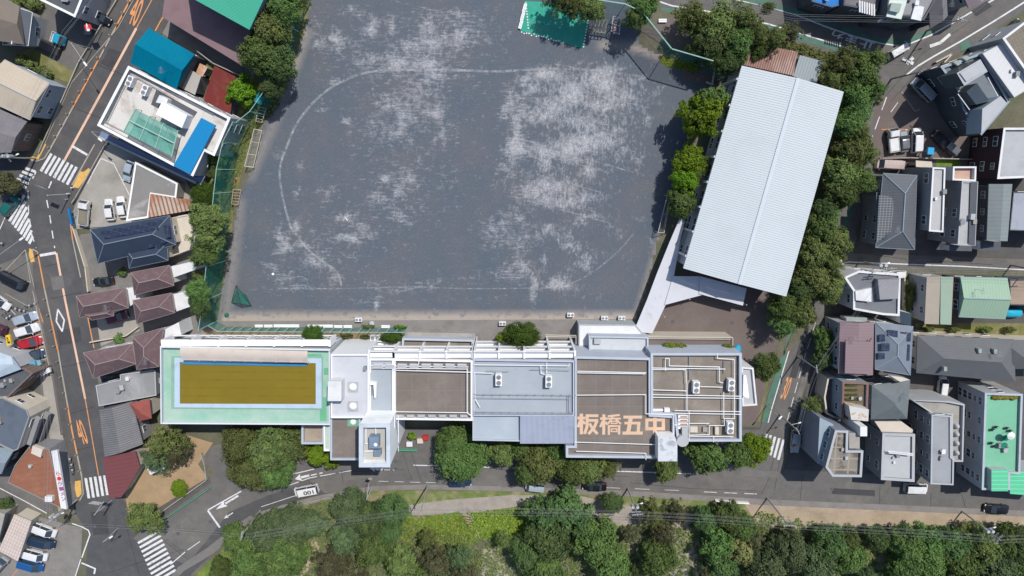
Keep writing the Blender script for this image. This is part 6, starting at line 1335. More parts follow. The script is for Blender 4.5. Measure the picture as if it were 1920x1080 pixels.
T(312,828,40,'S','olive','sparse tree in the sandy garden, upper crown',8,'garden trees'); T(292,862,30,'S','grey','sparse tree in the sandy garden over the white shed',7,'garden trees'); T(330,850,26,'S','brown','thin brownish tree on the right of the white shed',7,'garden trees'); T(335,917,17,'D','bright','small clipped round bush on the sandy garden',2,'garden trees','shrub','shrub')
T(262,972,34,'A','olive','street tree hanging over the junction zebra crossing',7,'garden trees'); T(288,985,22,'S','olive','thin lower crown next to the junction zebra crossing',6,'garden trees')
T(6,345,26,'A','brown','olive-brown tree on the left edge by the junction',6,'garden trees'); T(8,948,18,'A','dark','dark bush on the left edge below the terracotta shop',3,'garden trees','shrub','shrub')
for x, y, r, l in ((40,112,12,'first shrub of the row by the cream tiled roof'),(58,122,13,'second shrub of the row by the cream tiled roof'),(75,131,11,'third shrub of the row by the cream tiled roof'),(88,138,9,'last shrub of the row by the cream tiled roof'),(62,4,16,'shrub at the top left beside the parking lot'),(35,0,16,'shrub on the top left edge')): T(x, y, r, 'L', 'olive', l, 2.2, 'shrubs near the cream roof', 'shrub', 'shrub')
T(228,510,9,'L','mid','low shrub between the navy house and plum roof',1.6,'shrubs near the cream roof','shrub','shrub'); T(222,636,11,'L','mid','low shrub in the yard of the plum-roofed house',1.4,'shrubs near the cream roof','shrub','shrub'); T(1707,555,12,'S','olive','narrow shrub beside the white and grey corner house',3,'shrubs near the cream roof','shrub','shrub',ry=36)
for x, l in ((1740,'leftmost low shrub on the strip behind the very large charcoal roof'),(1790,'second low shrub on the strip behind the very large charcoal roof'),(1850,'third low shrub on the strip behind the very large charcoal roof'),(1895,'rightmost low shrub on the strip behind the very large charcoal roof')): T(x, 618, 13, 'L', 'olive', l, 1.8, 'shrubs near the cream roof', 'shrub', 'shrub', ry=7)
gP = 'trees in the park below the road'
PK = [(600,960,'grey',0)]
park = [(440,1010,30,'A','mid','park tree nearest the junction'),(470,1050,46,'A','mid','park tree low at the left end of the park'),(500,1000,46,'A','grey','park tree beside the leaning grey pole'),(545,986,42,'A','grey','park tree below the car with the roof number'),(585,985,30,'A','grey','park tree left of the narrow sandy gap'),(530,1045,50,'A','mid','park tree above the sandy clearing'),(410,1070,26,'A','mid','small park tree at the pavement corner'),
 (655,955,38,'A','grey','feathery park tree under the street sign'),(690,975,42,'A','dark','feathery park tree right of the street sign'),(650,1010,40,'A','grey','park tree right of the narrow sandy gap'),(700,1030,40,'A','mid','park tree in the middle left of the park'),(620,1060,44,'S','brown','brownish thin park tree at the bottom, left part'),(660,1080,44,'S','brown','brownish park tree at the bottom edge'),(735,960,34,'D','dark','dark dense round park tree by the dirt path'),(728,1000,26,'D','dark','smaller dark crown below the dense round park tree'),
 (800,1012,24,'S','olive','thin olive park tree on the yellow grass'),(752,1056,38,'A','olive','park tree below the yellow grass'),(815,1055,38,'S','brown','brown-tinged park tree left of the steps'),(862,1046,32,'S','grey','grey-green park tree below the steps'),(800,1085,40,'A','mid','park tree at the bottom edge below the steps'),(872,1080,32,'S','brown','thin brown park tree left of the pale clearing'),(945,1014,20,'S','olive','small park tree above the pale clearing'),
 (1020,965,44,'B','dark','big dark park tree, left crown of the clump by the orange barrier'),(1065,960,46,'B','dark','big dark park tree, right crown of the clump by the orange barrier'),(1030,1010,48,'A','dark','big dark park tree, lower crown of the clump'),(985,1040,40,'A','dark','dark park tree right of the pale clearing'),(1020,1070,44,'A','mid','dark park tree at the bottom edge, centre'),(1095,990,30,'A','dark','dark park tree edge beside the dirt path'),
 (1120,1020,50,'A','mid','large mid-green park tree in the centre of the park'),(1145,1060,44,'B','mid','large mid-green park tree at the bottom centre'),(1150,945,21,'D','dark','small dark cone-shaped tree beside the transformer pole'),(1225,955,36,'S','olive','thin olive tree right of the transformer pole'),(1270,965,34,'S','brown','thin brownish tree right of the olive one'),(1245,1000,28,'S','brown','half-bare brownish park tree over the pale patch'),(1185,1003,22,'S','brown','thin tree beside the pale patch'),(1235,1050,42,'A','mid','green park tree at the bottom of the pale patch'),(1180,1088,30,'A','dark','park tree at the bottom edge beside the pale patch'),
 (1325,975,26,'A','dark','dark shrubby tree left of the flowering tree'),(1365,965,40,'A','mid','green park tree just above the flowering tree'),(1395,990,30,'A','mid','green park tree on the upper right of the flowering tree'),(1345,1020,36,'B','mid','green lower-left crown of the flowering tree clump'),(1390,1035,32,'B','flower','tree covered in pale yellow blossom'),(1355,1065,34,'A','dark','dark park tree under the blossom tree'),(1330,1080,26,'S','brown','bare-looking park tree at the bottom edge'),
 (1440,1065,46,'A','grey','park tree right of the blossom tree'),(1480,1035,44,'A','grey','park tree below the bare brown strip'),(1525,1060,46,'A','grey','park tree at the bottom edge, right of centre'),(1560,1015,36,'A','dark','dark park tree touching the brown strip'),(1590,1045,42,'A','mid','park tree left of the small sandy gap'),(1590,1000,30,'A','mid','park tree at the upper rim left of the sandy gap'),(1646,1000,27,'A','dark','dark park tree at the upper rim'),(1700,1010,38,'A','mid','bright-topped park tree right of the sandy gap'),(1630,1092,30,'A','grey','park tree at the bottom edge below the sandy gap'),(1704,1068,42,'A','mid','park tree at the bottom right of the sandy gap'),
 (1740,1000,40,'A','mid','park tree below the overhead wires'),(1735,1055,50,'A','mid','large park tree at the bottom right'),(1785,1010,42,'A','dark','dark park tree under the far right pole wires'),(1800,1060,46,'A','mid','park tree at the bottom, below the far right pole'),(1840,1025,44,'A','olive','olive park tree right of the far right pole'),(1885,985,34,'A','mid','park tree below the black car at the bottom right'),(1905,1025,40,'A','dark','park tree on the right edge'),(1865,1070,44,'A','grey','park tree in the bottom right corner'),(1915,1075,34,'A','mid','park tree cut by the bottom right corner'),(1810,975,22,'S','olive','small thin tree at the foot of the far right pole'),(1480,985,20,'S','brown','small brown shrub on the bare strip'),(1415,1010,26,'S','brown','thin brown tree at the start of the bare strip')]
for a in park:
    a = list(a)
    if a[0] > 1425 and a[1]-a[2] < 980: a[2] = min(a[2], 38); a[1] = max(a[1], 984+a[2])
    elif 1110 < a[0] <= 1425 and a[1]-a[2] < 934 and a[0] != 1150: a[2] *= .88; a[1] = 934+a[2]
    T(*a, None, gP)
# shrubs that line the rim below the frame keep the park closed from other positions
# undergrowth: one mass
def undergrowth(name, label, area, n, lf, hmax=.9, seed=3):
    rnd = random.Random(seed); v = []; f = []; tone = []; W = [(q.x, q.y) for q in PP(area)]
    x0, x1 = min(q[0] for q in W), max(q[0] for q in W); y0, y1 = min(q[1] for q in W), max(q[1] for q in W); c = 0
    while c < n:
        x, y = rnd.uniform(x0, x1), rnd.uniform(y0, y1)
        if not in_poly(x, y, W): continue
        c += 1; tt = rnd.random(); cl = .5+.5*math.sin(x*.6)*math.sin(y*.75+x*.2)
        for j in range(5):
            s = rnd.uniform(.12, .3); a = rnd.random()*6.28; z = rnd.random()*hmax*(.3+cl*.7)+.05; px_, py_ = x+rnd.gauss(0, .25), y+rnd.gauss(0, .25); n0 = len(v)
            dx, dy = math.cos(a)*s, math.sin(a)*s
            v += [(px_-dx, py_-dy, z), (px_+dy*.6, py_-dx*.6, z+s*.3), (px_+dx, py_+dy, z+s*.1), (px_-dy*.6, py_+dx*.6, z-s*.2)]; f.append((n0, n0+1, n0+2, n0+3)); tone.append(min(1, .6*tt+.4*rnd.random()))
    me = bpy.data.meshes.new(name); me.from_pydata(v, [], f); at = me.attributes.new('tone', 'FLOAT', 'FACE'); at.data.foreach_set('value', tone); me.materials.append(LEAF[lf])
    tag(link(bpy.data.objects.new(name, me)), label, 'plants', kind='stuff')
undergrowth('undergrowth', 'rough green undergrowth between the park trees', [(430,1015),(600,935),(900,1010),(1180,1000),(1430,960),(1560,985),(1925,985),(1925,1100),(380,1100)], 9000, 'olive')
undergrowth('undergrowth', 'yellow-green bushes on the bank right of the steps', [(882,962),(990,950),(985,1000),(930,1012),(885,1000)], 420, 'yellow', .8, 5)
undergrowth('undergrowth', 'yellow-green plants on the bank left of the steps', [(755,975),(860,958),(900,1010),(850,1030),(760,1010)], 300, 'yellow', .6, 6)
undergrowth('undergrowth', 'scrub under the trees beside the gymnasium', [(1540,150),(1600,130),(1640,180),(1600,300),(1560,440),(1510,600),(1470,600),(1530,400),(1590,190)], 2600, 'dark', .8, 8)
undergrowth('undergrowth', 'scrub under the trees above the gymnasium', [(1260,20),(1420,60),(1600,115),(1560,150),(1500,100),(1400,80),(1380,120),(1320,90)], 1300, 'olive', .8, 9)
undergrowth('grass_tufts', 'grass tufts along the foot of the west net fence', [(560,20),(520,200),(470,250),(445,330),(420,500),(405,600),(380,600),(395,400),(440,230),(500,180)], 1500, 'olive', .25, 10)
undergrowth('grass_tufts', 'yellowed grass along the foot of the east net', [(1240,108),(1310,122),(1305,135),(1240,118)], 260, 'yellow', .15, 11)
# ---------------- nets, goals, poles, small things ----------------
def net_fence(label, pts, h, name='net_fence', m=None, step=4.5, grp='green ball nets'):
    W = PP(pts); c = sum(W, Vector())/len(W); e = empty(name, (c.x, c.y, 0), label, 'net', grp); b = MB(); f = MB(); run = 0
    for i in range(len(W)-1):
        a, c = W[i], W[i+1]; b.face([(a.x, a.y, .1), (c.x, c.y, .1), (c.x, c.y, h), (a.x, a.y, h)])
        f.tube((a.x, a.y, h), (c.x, c.y, h), .11 if h > 7.2 and step > 10 else .06, k=5); n = max(1, round((c-a).length/step))
        for j in range(n+1):
            p = a.lerp(c, j/n); q_ = MB(); q_.tube((p.x, p.y, 0), (p.x, p.y, h+.1), .085, k=6); 
            if j < n or i == len(W)-2: q_.build('post', M['netframe'], e)
    b.build('netting', m or M['net'], e); f.build('top_rail', M['netframe'], e); return e
net_fence('tall green net fence along the west side of the field', [(598,-40),(583,5),(560,60),(552,100),(530,165),(495,215),(470,235)], 7.0, step=9)
net_fence('tall green net fence on the middle and lower west side, ending at the pool wing', [(470,235),(452,270),(441,318),(436,360),(430,420),(422,489),(416,550),(408,601)], 8.3, step=8.5, m=M['net_thick'])
net_fence('lower green net along the flower border in front of the pool wing', [(408,602),(425,612),(765,614)], 4.2, step=1.75, m=M['net_thick'])
net_fence('net running past the play mat to the top of the field', [(1108,18),(1160,26),(1190,40),(1242,105)], 7.4, step=12)
net_fence('net at the top right corner of the field beside the seesaw', [(1242,105),(1315,126)], 7.4, step=12, m=M['net'])
net_fence('short return of the net down to the field corner', [(1315,126),(1345,150)], 4.0, step=5, m=M['net'])
e = empty('folded_net', P(494, 170, 0), 'rolled turquoise tarpaulin hanging on the net below the trees', 'tarpaulin')
b = MB(); b.path(PP([(504,150),(494,172),(483,193)], 4.0), .7, 8); b.build('roll', mat('tarp_turquoise', (.01, .24, .30), .6, .1, .8), e)
def frame_goal(name, label, px, h, m, cat='goal', group='goal frames on the field', bars=1, net=None):
    """rectangular tube frame: px = 4 photo corners at the ground"""
    W = PP(px); c = sum(W, Vector())/4; e = empty(name, (c.x, c.y, 0), label, cat, group)
    up = Vector((0, 0, h)); b = MB(); r = .06
    b.path([W[0]+up, W[1]+up, W[2]+up*.45, W[3]+up*.45, W[0]+up], r)
    for i in (0, 1): b.tube(W[i], W[i]+up, r)
    for i in (2, 3): b.tube(W[i], W[i]+up*.45, r)
    for k in range(1, bars+1): b.tube(W[0].lerp(W[1], k/(bars+1))+up, W[3].lerp(W[2], k/(bars+1))+up*.45, r*.8)
    b.path([W[1], W[2], W[3], W[0]], r*.9); b.build('frame', m, e)
    if net: b = MB(); b.face([W[0]+up, W[1]+up, W[2]+up*.45, W[3]+up*.45]); b.face([W[2], W[3], W[3]+up*.45, W[2]+up*.45]); b.build('netting', net, e)
    return e
fm = M['cream']; wn_ = mat('net_white', (.7, .7, .7), .9, .05, 1, alpha=.12)
frame_goal('soccer_goal', 'long white goal frame lying along the west net', [(484,243),(466,312),(478,314),(494,246)], 2.0, fm, bars=2, net=wn_)
frame_goal('hurdle_rack', 'short pinkish rack above the long white goal frame', [(489,202),(484,228),(493,230),(501,204)], 1.2, fm, 'rack', bars=4)
frame_goal('hurdle_rack', 'small reddish rack below the long white goal frame', [(442,355),(439,382),(449,383),(454,356)], 1.2, mat('rack_red', (.45, .30, .27), .7, .1, 1), 'rack', bars=4)
frame_goal('soccer_goal', 'large goal frame at the east edge of the field under the leafy trees', [(1246,366),(1229,434),(1243,436),(1256,366)], 2.3, fm, bars=1, net=wn_)
frame_goal('soccer_goal', 'goal frame with red and white tube standing beside the monkey bars', [(1147,35),(1143,62),(1160,66),(1162,36)], 2.0, M['white'], bars=1, net=wn_)
e = empty('striped_tube', P(1153, 50, 0), 'red and white striped barrier tube inside the goal frame', 'barrier'); b = MB(); a, c = P(1155,35,1.2), P(1151,66,1.2)
for k in range(12): b.tube(a.lerp(c, k/12), a.lerp(c, (k+1)/12), .2, k=8, mi=k % 2)
b.build('tube', [M['white_plain'], mat('bar_red', (.45, .03, .03), .6, .05, 1)], e)
e = empty('monkey_bars', P(1120, 52, 0), 'olive climbing bars beside the green play mat', 'climbing bars'); b = MB()
for k in range(6):
    x = 1102+k*6.4; p0, p1 = P(x+4, 36+k*.3, 1.7), P(x, 58+k*.8, 1.7); b.tube(p0, p1, .06); b.tube((p0.x, p0.y, 0), p0, .06); b.tube((p1.x, p1.y, 0), p1, .06)
for f_ in (0, 1): b.tube(P(1106-f_*4, 36+f_*22, 1.7), P(1139-f_*4, 38+f_*24, 1.7), .06)
b.build('frame', mat('bar_olive', (.30, .29, .18), .7, .1, 1), e)
o = sheet('play_mat', [(984,2),(1060,6),(1104,34),(1092,91),(1040,76),(1016,70),(976,58)], mat('mat_green', (.035, .33, .22), .8, .12, .7, col2=(.12, .30, .23), fac2=.6, scale2=.35), 9, kind=None, label='bright green plastic sheet pegged over the corner of the field', cat='ground sheet')
b = MB()
for i in range(26):
    t = i/25; q = P(978+t*115, 60+t*29+random.uniform(-2, 2), .1) if i < 16 else P(1094+(i-16)*1.0, 88-(i-16)*5.5, .1); b.dome((q.x, q.y, .09), .16, .16, .1, 6, 2)
for i in range(10): q = P(986+i*.5, 6+i*5.2, .1); b.dome((q.x, q.y, .09), .16, .16, .1, 6, 2)
b.build('sheet_weight', M['white_plain'], o)
for k, l in enumerate(('white bench by the play mat, topmost','white bench by the play mat, middle','white bench by the play mat, lowest')):
    y = 15+k*15.5; a, c = P(985.5-k*3.6, y-7, .42), P(981.5-k*3.6, y+7, .42); e = empty('bench', ((a.x+c.x)/2, (a.y+c.y)/2, 0), l, 'bench', 'white benches', math.atan2((c-a).y, (c-a).x))
    b = MB(); 
    for s in (-.2, 0, .2): b.box((0, s, .42), (1.5, .16, .05))
    o = b.build('seat', M['white_plain']); o.parent = e
    for s in (-.6, .6): b = MB(); b.box((s, 0, .2), (.08, .5, .4)); o = b.build('leg', M['steel']); o.parent = e
for x0, x1, y, l in ((478,493,611.5,'short white bench, leftmost on the sandy edge above the lower net'),(495,511,611.5,'second short white bench above the lower net'),(513,561,611,'long white bench above the lower net'),(577,624,611.5,'white bench partly behind the clipped tree'),(626,642,612.5,'short white bench right of the clipped tree'),(644,660,612.5,'short white bench, last of the middle group'),(715,731,612.5,'short white bench on its own near the right end of the lower net'),(1235,1250,38.5,'pale bench on the brown ground behind the net')):
    a, c = P(x0, y, .42), P(x1, y, .42); e = empty('bench', ((a.x+c.x)/2, a.y, 0), l, 'bench', 'white benches'); b = MB(); L_ = c.x-a.x
    for s in (-.16, .16): b.box((0, s, .42), (L_, .28, .05))
    o = b.build('seat', M['white_plain']); o.parent = e
    for s in (-.42, .42): b = MB(); b.box((s*L_, 0, .2), (.08, .5, .4)); o = b.build('leg', M['steel']); o.parent = e
e = empty('batting_net', P(452, 560, 0), 'dark green batting net frame standing open on the field corner', 'net'); b = MB(); f = MB()
A = [P(443,535,2.2), P(450,545,2.2), P(462,552,0), P(472,574,0), P(466,580,0), P(452,570,2.0), P(434,568,0)]
b.face([A[0], A[1], A[3], A[5]]); b.face([A[1], A[2], A[3]]); b.face([A[0], A[5], A[6]]); b.build('netting', mat('net_dark', (.01, .20, .13), .9, .05, 1, alpha=.5), e)
f.path([A[0], A[1], A[3], A[5], A[0], A[6], A[5]], .06); f.build('frame', M['dark'], e)
e = empty('ball_basket', P(424, 591, 0), 'small green netted basket near the field corner', 'basket'); b = MB(); q = P(424, 591, .5); b.dome((q.x, q.y, .3), .45, .4, .4, 8, 3); b.tube((q.x, q.y, 0), (q.x, q.y, .35), .4, .45, 10); b.build('basket', MATS['net_dark'], e)
e = empty('seesaw', P(1332, 145, 0), 'long pale wooden beam with a short crosspiece beside the field corner', 'beam'); b = MB(); a, c = P(1341,127,.5), P(1335,160,.5); d = c-a; b.box(((a.x+c.x)/2, (a.y+c.y)/2, .45), (d.length, .3, .12), math.atan2(d.y, d.x)); a, c = P(1324,154,.5), P(1335,158,.5); d = c-a; b.box(((a.x+c.x)/2, (a.y+c.y)/2, .5), (d.length, .35, .1), math.atan2(d.y, d.x))
b.build('beam', M['cream'], e); b = MB(); b.box((P(1338,143,0).x, P(1338,143,0).y, .2), (.4, .4, .4)); b.build('stand', M['concrete'], e)
def sat_dish(px, py, z, label):
    q = P(px, py, z); e = empty('round_basin', (q.x, q.y, 0), label, 'basin', 'round basins'); b = MB(); b.dome((0, 0, .5), .55, .55, .25); b.tube((0, 0, 0), (0, 0, .5), .5, .55, 16); o = b.build('bowl', M['lgrey']); o.parent = e
sat_dish(697, 607, .4, 'round pale basin at the field edge above the clipped oval hedge'); sat_dish(502, 172, .4, 'round pale disc on the field side of the turquoise roll')
# utility poles with crossarms
def upole(px, py, h, label, lean=None, arms=(), lamp=False, trafo=False, r=.17, name='utility_pole', group='utility poles'):
    p = P(px, py, 0); e = empty(name, (p.x, p.y, 0), label, 'utility pole', group)
    b = MB(); b.tube((0, 0, 0), (0, 0, h), r, r*.6, 10); o = b.build('pole', M['pole']); o.parent = e
    for z, ln, ang in arms:
        b = MB(); b.box((0, 0, z), (ln, .1, .12), R(ang))
        ca, sa = math.cos(R(ang)), math.sin(R(ang))
        for s in (-.45, -.25, .25, .45): b.tube((ca*ln*s, sa*ln*s, z), (ca*ln*s, sa*ln*s, z+.3), .07, k=6)
        o = b.build('crossarm', M['lgrey']); o.parent = e
    if trafo: 
        for s in (-.45, .45): b = MB(); b.tube((s, .25, h*.68), (s, .25, h*.68+1.1), .3, k=12); o = b.build('transformer', M['lgrey']); o.parent = e
    if lamp: b = MB(); b.tube((0, 0, h*.62), (1.2, .5, h*.68), .04); b.box((1.4, .6, h*.68), (.5, .22, .12), R(20)); o = b.build('lamp', M['white_plain']); o.parent = e
    return e, Vector((p.x, p.y, h))
poles = []
for a in ((802,909,11.2,'utility pole over the grass and dirt path in the middle of the park edge',((10.6,1.8,95),(8.4,1.2,100)),False,False),(1177,915,11.2,'utility pole with twin transformers above the small cone tree',((10.8,2.0,5),(9.8,1.8,5)),True,True),
          (1438,933,11.2,'utility pole at the edge of the bare brown strip',((11.0,1.9,0),(9.2,1.4,0)),False,False),(1803,958,11.2,'utility pole above the black car at the bottom right',((10.8,2.0,60),(9.8,1.7,60)),True,True),
          (488,957,10,'grey pole leaning over the first park trees',((9.8,1.8,80),(9.2,1.5,80)),False,False),(1612,489,11,'utility pole with many crossarms at the mouth of the side road',((10.8,2.0,5),(10.0,1.8,5),(7.5,1.3,90)),True,True),
          (1895,497,10.5,'utility pole on the side road at the right edge',((10.2,2.0,5),),True,False),(1671,148,9.5,'slim pole at the tree strip by the road bend',((9.2,1.4,40),),False,False),(1737,58,10,'utility pole in front of the dark grey apartment block',((9.8,1.8,160),(9.0,1.5,160)),True,False),
          (68,297,10,'utility pole crowded with crossarms at the north-west corner of the junction',((9.6,2.4,20),(8.8,2.0,20),(7.0,1.6,110)),True,True),(146,936,10,'utility pole with tangled equipment at the terracotta shop corner',((9.6,2.4,30),(8.6,2.0,30),(7.4,1.6,120)),True,True),
          (1462,777,9,'utility pole beside the orange thirty on the road',((8.6,1.4,120),),True,False),(1495,668,9,'utility pole by the hedge near the mauve roof',((8.6,1.6,100),),False,False)):
    poles.append(upole(a[0], a[1], a[2], a[3], None, a[4], a[5], a[6])[1])
def wires(label, pts, n=4, sag=.5, sp=.35, r=.016):
    b = MB()
    for i in range(len(pts)-1):
        a, c = pts[i], pts[i+1]; d = (c-a); s = Vector((-d.y, d.x, 0)).normalized()
        for k in range(n):
            off = s*(k-(n-1)/2)*sp + Vector((0, 0, -.25*(k % 2)-.1)); prev = a+off
            for j in range(1, 7): t = j/6; p = a.lerp(c, t)+off+Vector((0, 0, -sag*4*t*(1-t))); b.tube(prev, p, r, k=4, cap=False); prev = p
    o = b.build('overhead_wires', M['mgrey']); return tag(o, label, 'wires', 'overhead wires')
off = lambda px, py, h: P(px, py, h)
wires('overhead wires strung between the poles along the lower edge of the road', [off(460,1008,10), poles[0], poles[1], poles[2], poles[3], off(2050,1010,10.5)], 5)
wires('overhead wires along the side road on the right', [poles[5], poles[6], off(2050,525,10)], 4); wires('overhead wires from the side road pole down to the mauve roof', [poles[5], poles[12], poles[11]], 3)
wires('overhead wires over the top right street and bend', [off(1230,-20,9), off(1490,32,9), poles[8], off(1930,-60,10)], 4); wires('overhead wires crossing the top left parking lot', [off(190,-40,9), off(120,60,9), poles[9]], 3); wires('overhead wires above the left car park', [off(60,560,9), off(85,760,9), poles[10]], 4); wires('overhead wires crossing the southern junction', [poles[10], poles[4]], 2)
# street furniture
def sign_gantry(px, py, h, arm, label, panel, name='road_sign', pm=None, wd=1.4, ht=2.6):
    p = P(px, py, 0); q = P(*arm, h); e = empty(name, (p.x, p.y, 0), label, 'road sign', 'road signs'); b = MB(); b.tube((p.x, p.y, 0), (p.x, p.y, h), .11, .09, 8); b.tube((p.x, p.y, h-.2), (q.x, q.y, h), .07, .05, 6); b.build('pole', M['lgrey'], e)
    a, c = P(*panel[0], h), P(*panel[1], h); d = c-a; n_ = Vector((-d.y, d.x, 0)).normalized(); b = MB()
    b.face([a+n_*.06-Vector((0,0,.9)), c+n_*.06-Vector((0,0,.9)), c+n_*.5+Vector((0,0,.9)), a+n_*.5+Vector((0,0,.9))]); b.face([a-Vector((0,0,.9)), c-Vector((0,0,.9)), c+n_*.44+Vector((0,0,.9)), a+n_*.44+Vector((0,0,.9))]); b.build('panel', pm or M['white'], e)
sign_gantry(132,364, 6.5,(88,365),'road sign on a long arm over the junction by the white flatbed truck',((68,350),(84,357))); sign_gantry(210,938,6.0,(195,940),'road sign over the southern crossing beside the maroon roof',((170,944),(190,947))); sign_gantry(697,914,5.0,(692,905),'blue-white road sign above the feathery park tree',((690,899),(697,901)))
def lamp_post(px, py, h, arm, label):
    p = P(px, py, 0); q = P(*arm, h); e = empty('street_lamp', (p.x, p.y, 0), label, 'street lamp', 'street lamps'); b = MB(); b.tube((p.x, p.y, 0), (p.x, p.y, h*.9), .08, .06, 8); b.tube((p.x, p.y, h*.9), (q.x, q.y, h), .05, .04, 6); b.build('pole', M['lgrey'], e); b = MB(); d = q-Vector((p.x, p.y, h)); b.box((q.x, q.y, h), (.8, .3, .15), math.atan2(d.y, d.x)); b.build('lamp_head', M['white_plain'], e)
lamp_post(174,92,7,(160,120),'street lamp at the edge of the top left parking lot'); lamp_post(222,990,6,(208,1007),'white street lamp standing in the southern junction'); lamp_post(3,500,7,(40,448),'long-armed street lamp on the tip of the triangular car park'); lamp_post(1437,760,7,(1463,783),'street lamp at the right end of the school by the road'); lamp_post(1660,25,7,(1650,38),'street lamp beside the dark grey apartment block'); lamp_post(205,250,6,(188,262),'street lamp near the lower corner of the white office building')
wall_run('green guard rail along the pavement below the sandy garden', [(309,972),(395,913)], .9, mat('rail_green', (.10, .42, .27), .5, .05, 1), .1, 'guard_rail', 'guard rail')
wall_run('green railing across the school gate', [(747,841),(783,842)], 1.0, MATS['rail_green'], .12, 'gate_rail', 'gate')
wall_run('white guard rail at the crossing above the park', [(1340,936),(1365,939),(1402,941)], .8, M['white_plain'], .25, 'guard_rail', 'guard rail')
e = empty('barrier', P(1060, 927, 0), 'orange construction barrier by the dark park tree clump', 'barrier'); b = MB(); a = P(1063, 927, .6); b.box((a.x, a.y, .55), (3.4, .25, .8)); b.box((a.x-1.2, a.y, .1), (.15, .8, .2)); b.box((a.x+1.2, a.y, .1), (.15, .8, .2)); b.build('board', mat('barrier_orange', (.75, .34, .04), .6, .05, 1), e)
e = empty('steps', P(880, 985, 0), 'log-edged earth steps going down the bank', 'steps'); b = MB(); s_ = MB()
for k in range(7): q = P(874+k*2.6, 968+k*5.0, 0); b.box((q.x, q.y, .12+.02*k), (1.7, .18, .2), -.25); s_.box((q.x+.05, q.y+.3, .08), (1.6, .45, .12), -.25)
b.build('riser', M['bark'], e); s_.build('tread', M['sand'], e)
wall_run('pale handrail curving beside the earth steps', [(880,957),(885,972),(893,990),(900,1008)], .5, M['concrete'], .12, 'handrail', 'handrail')
def panel_sign(name, label, px, h, m, post=True, cat='sign', txt=None, tm=None, grp='free-standing signs'):
    W = PP(px, h); c = sum(W, Vector())/4; e = empty(name, (c.x, c.y, 0), label, cat, grp); b = MB(); b.prism([(v.x, v.y) for v in W], h-.35, h, 0, True, True); b.build('panel', m, e)
    b = MB(); b.tube((c.x, c.y, 0), (c.x, c.y, h-.3), .07); b.build('post', M['steel'], e)
    if txt: text_mesh('lettering', txt, (c.x, c.y, h+.01), 1.3, .5, 96, tm, e, bold=.02)
panel_sign('billboard', 'yellow and white sign with dark writing in the left car park', [(10,629),(18,627),(21,646),(13,649)], 3.5, mat('sign_yellow', (.78, .50, .03), .5, .03, 1), txt='P', tm=M['dark'])
panel_sign('billboard', 'red sign with a white mark in the top left parking lot', [(157,47),(168,45),(172,54),(161,58)], 4.5, mat('sign_red', (.62, .02, .05), .5, .03, 1), txt='P', tm=M['white_plain'])
panel_sign('billboard', 'blue square sign, left of the two at the end of the left car row', [(53,679),(65,677),(67,688),(55,691)], 3.0, mat('sign_blue', (.08, .34, .56), .5, .03, 1)); panel_sign('billboard', 'blue-green square sign, right of the two at the end of the left car row', [(68,676),(75,675),(77,684),(70,686)], 2.6, mat('sign_bluegreen', (.15, .38, .46), .5, .03, 1))
panel_sign('billboard', 'white cabinet sign with black marks at the edge of the pavement', [(74,696),(92,689),(95,697),(77,706)], 1.6, M['white'], txt='店', tm=M['dark']); panel_sign('billboard', 'bright blue square sign in the parking lot below the charcoal block', [(1741,276),(1752,277),(1751,290),(1739,289)], 3.0, mat('sign_blue2', (.03, .34, .68), .5, .03, 1))
panel_sign('parking_board', 'tall blue banner board on the pavement by the white flatbed truck', [(126,392),(130,391),(136,422),(133,424)], 2.0, mat('banner_blue', (.01, .14, .42), .5, .05, 1), cat='banner')
for x, y, l in ((139,352,'white bollard nearest the striped crossing corner'),(131,363,'white bollard at the foot of the long-armed sign'),(128,373,'white bollard below the long-armed sign')):
    q = P(x, y, 0); e = empty('bollard', (q.x, q.y, .12), l, 'bollard', 'bollards'); b = MB(); b.tube((0, 0, 0), (0, 0, .85), .12, k=10); b.dome((0, 0, .85), .12, .12, .08, 10, 2); o = b.build('post', M['white_plain']); o.parent = e
# painted guard-rail posts along the arterial pavement
gp = None
for i in range(14):
    t = i/13; x, y = (244+(95-244)*t, 4+(276-4)*t); q = P(x, y, 0)
    lab = 'cream guard post on the pavement edge of the arterial road north of the junction'
    if gp is None:
        gp = empty('guard_post', (q.x, q.y, .12), lab, 'post', 'guard posts north of the junction'); b = MB(); b.tube((0, 0, 0), (0, 0, .8), .09, k=8); o = b.build('post', M['kerb']); o.parent = gp
    else: c = copy_tree(gp); c.location = (q.x, q.y, .12)
for i in range(12):
    t = i/11; x, y = (87+(152-87)*t, 560+(880-560)*t); q = P(x, y, 0); c = copy_tree(gp); c.location = (q.x, q.y, .12); c['label'] = 'cream guard post on the pavement edge of the arterial road south of the junction'; c['group'] = 'guard posts south of the junction'
# manholes
for x, y in ((142,354),(178,987),(212,970),(249,1066),(334,1000),(395,978),(742,865),(742,879),(1560,917),(1261,603),(1372,605),(60,338)):
    b = MB(); q = P(x, y); b.tube((q.x, q.y, .0), (q.x, q.y, .075 if x < 1200 or x > 1500 else .1), .36 if x != 249 else .55, k=18); tag(b.build('manhole_cover', M['dgrey']), kind='structure')
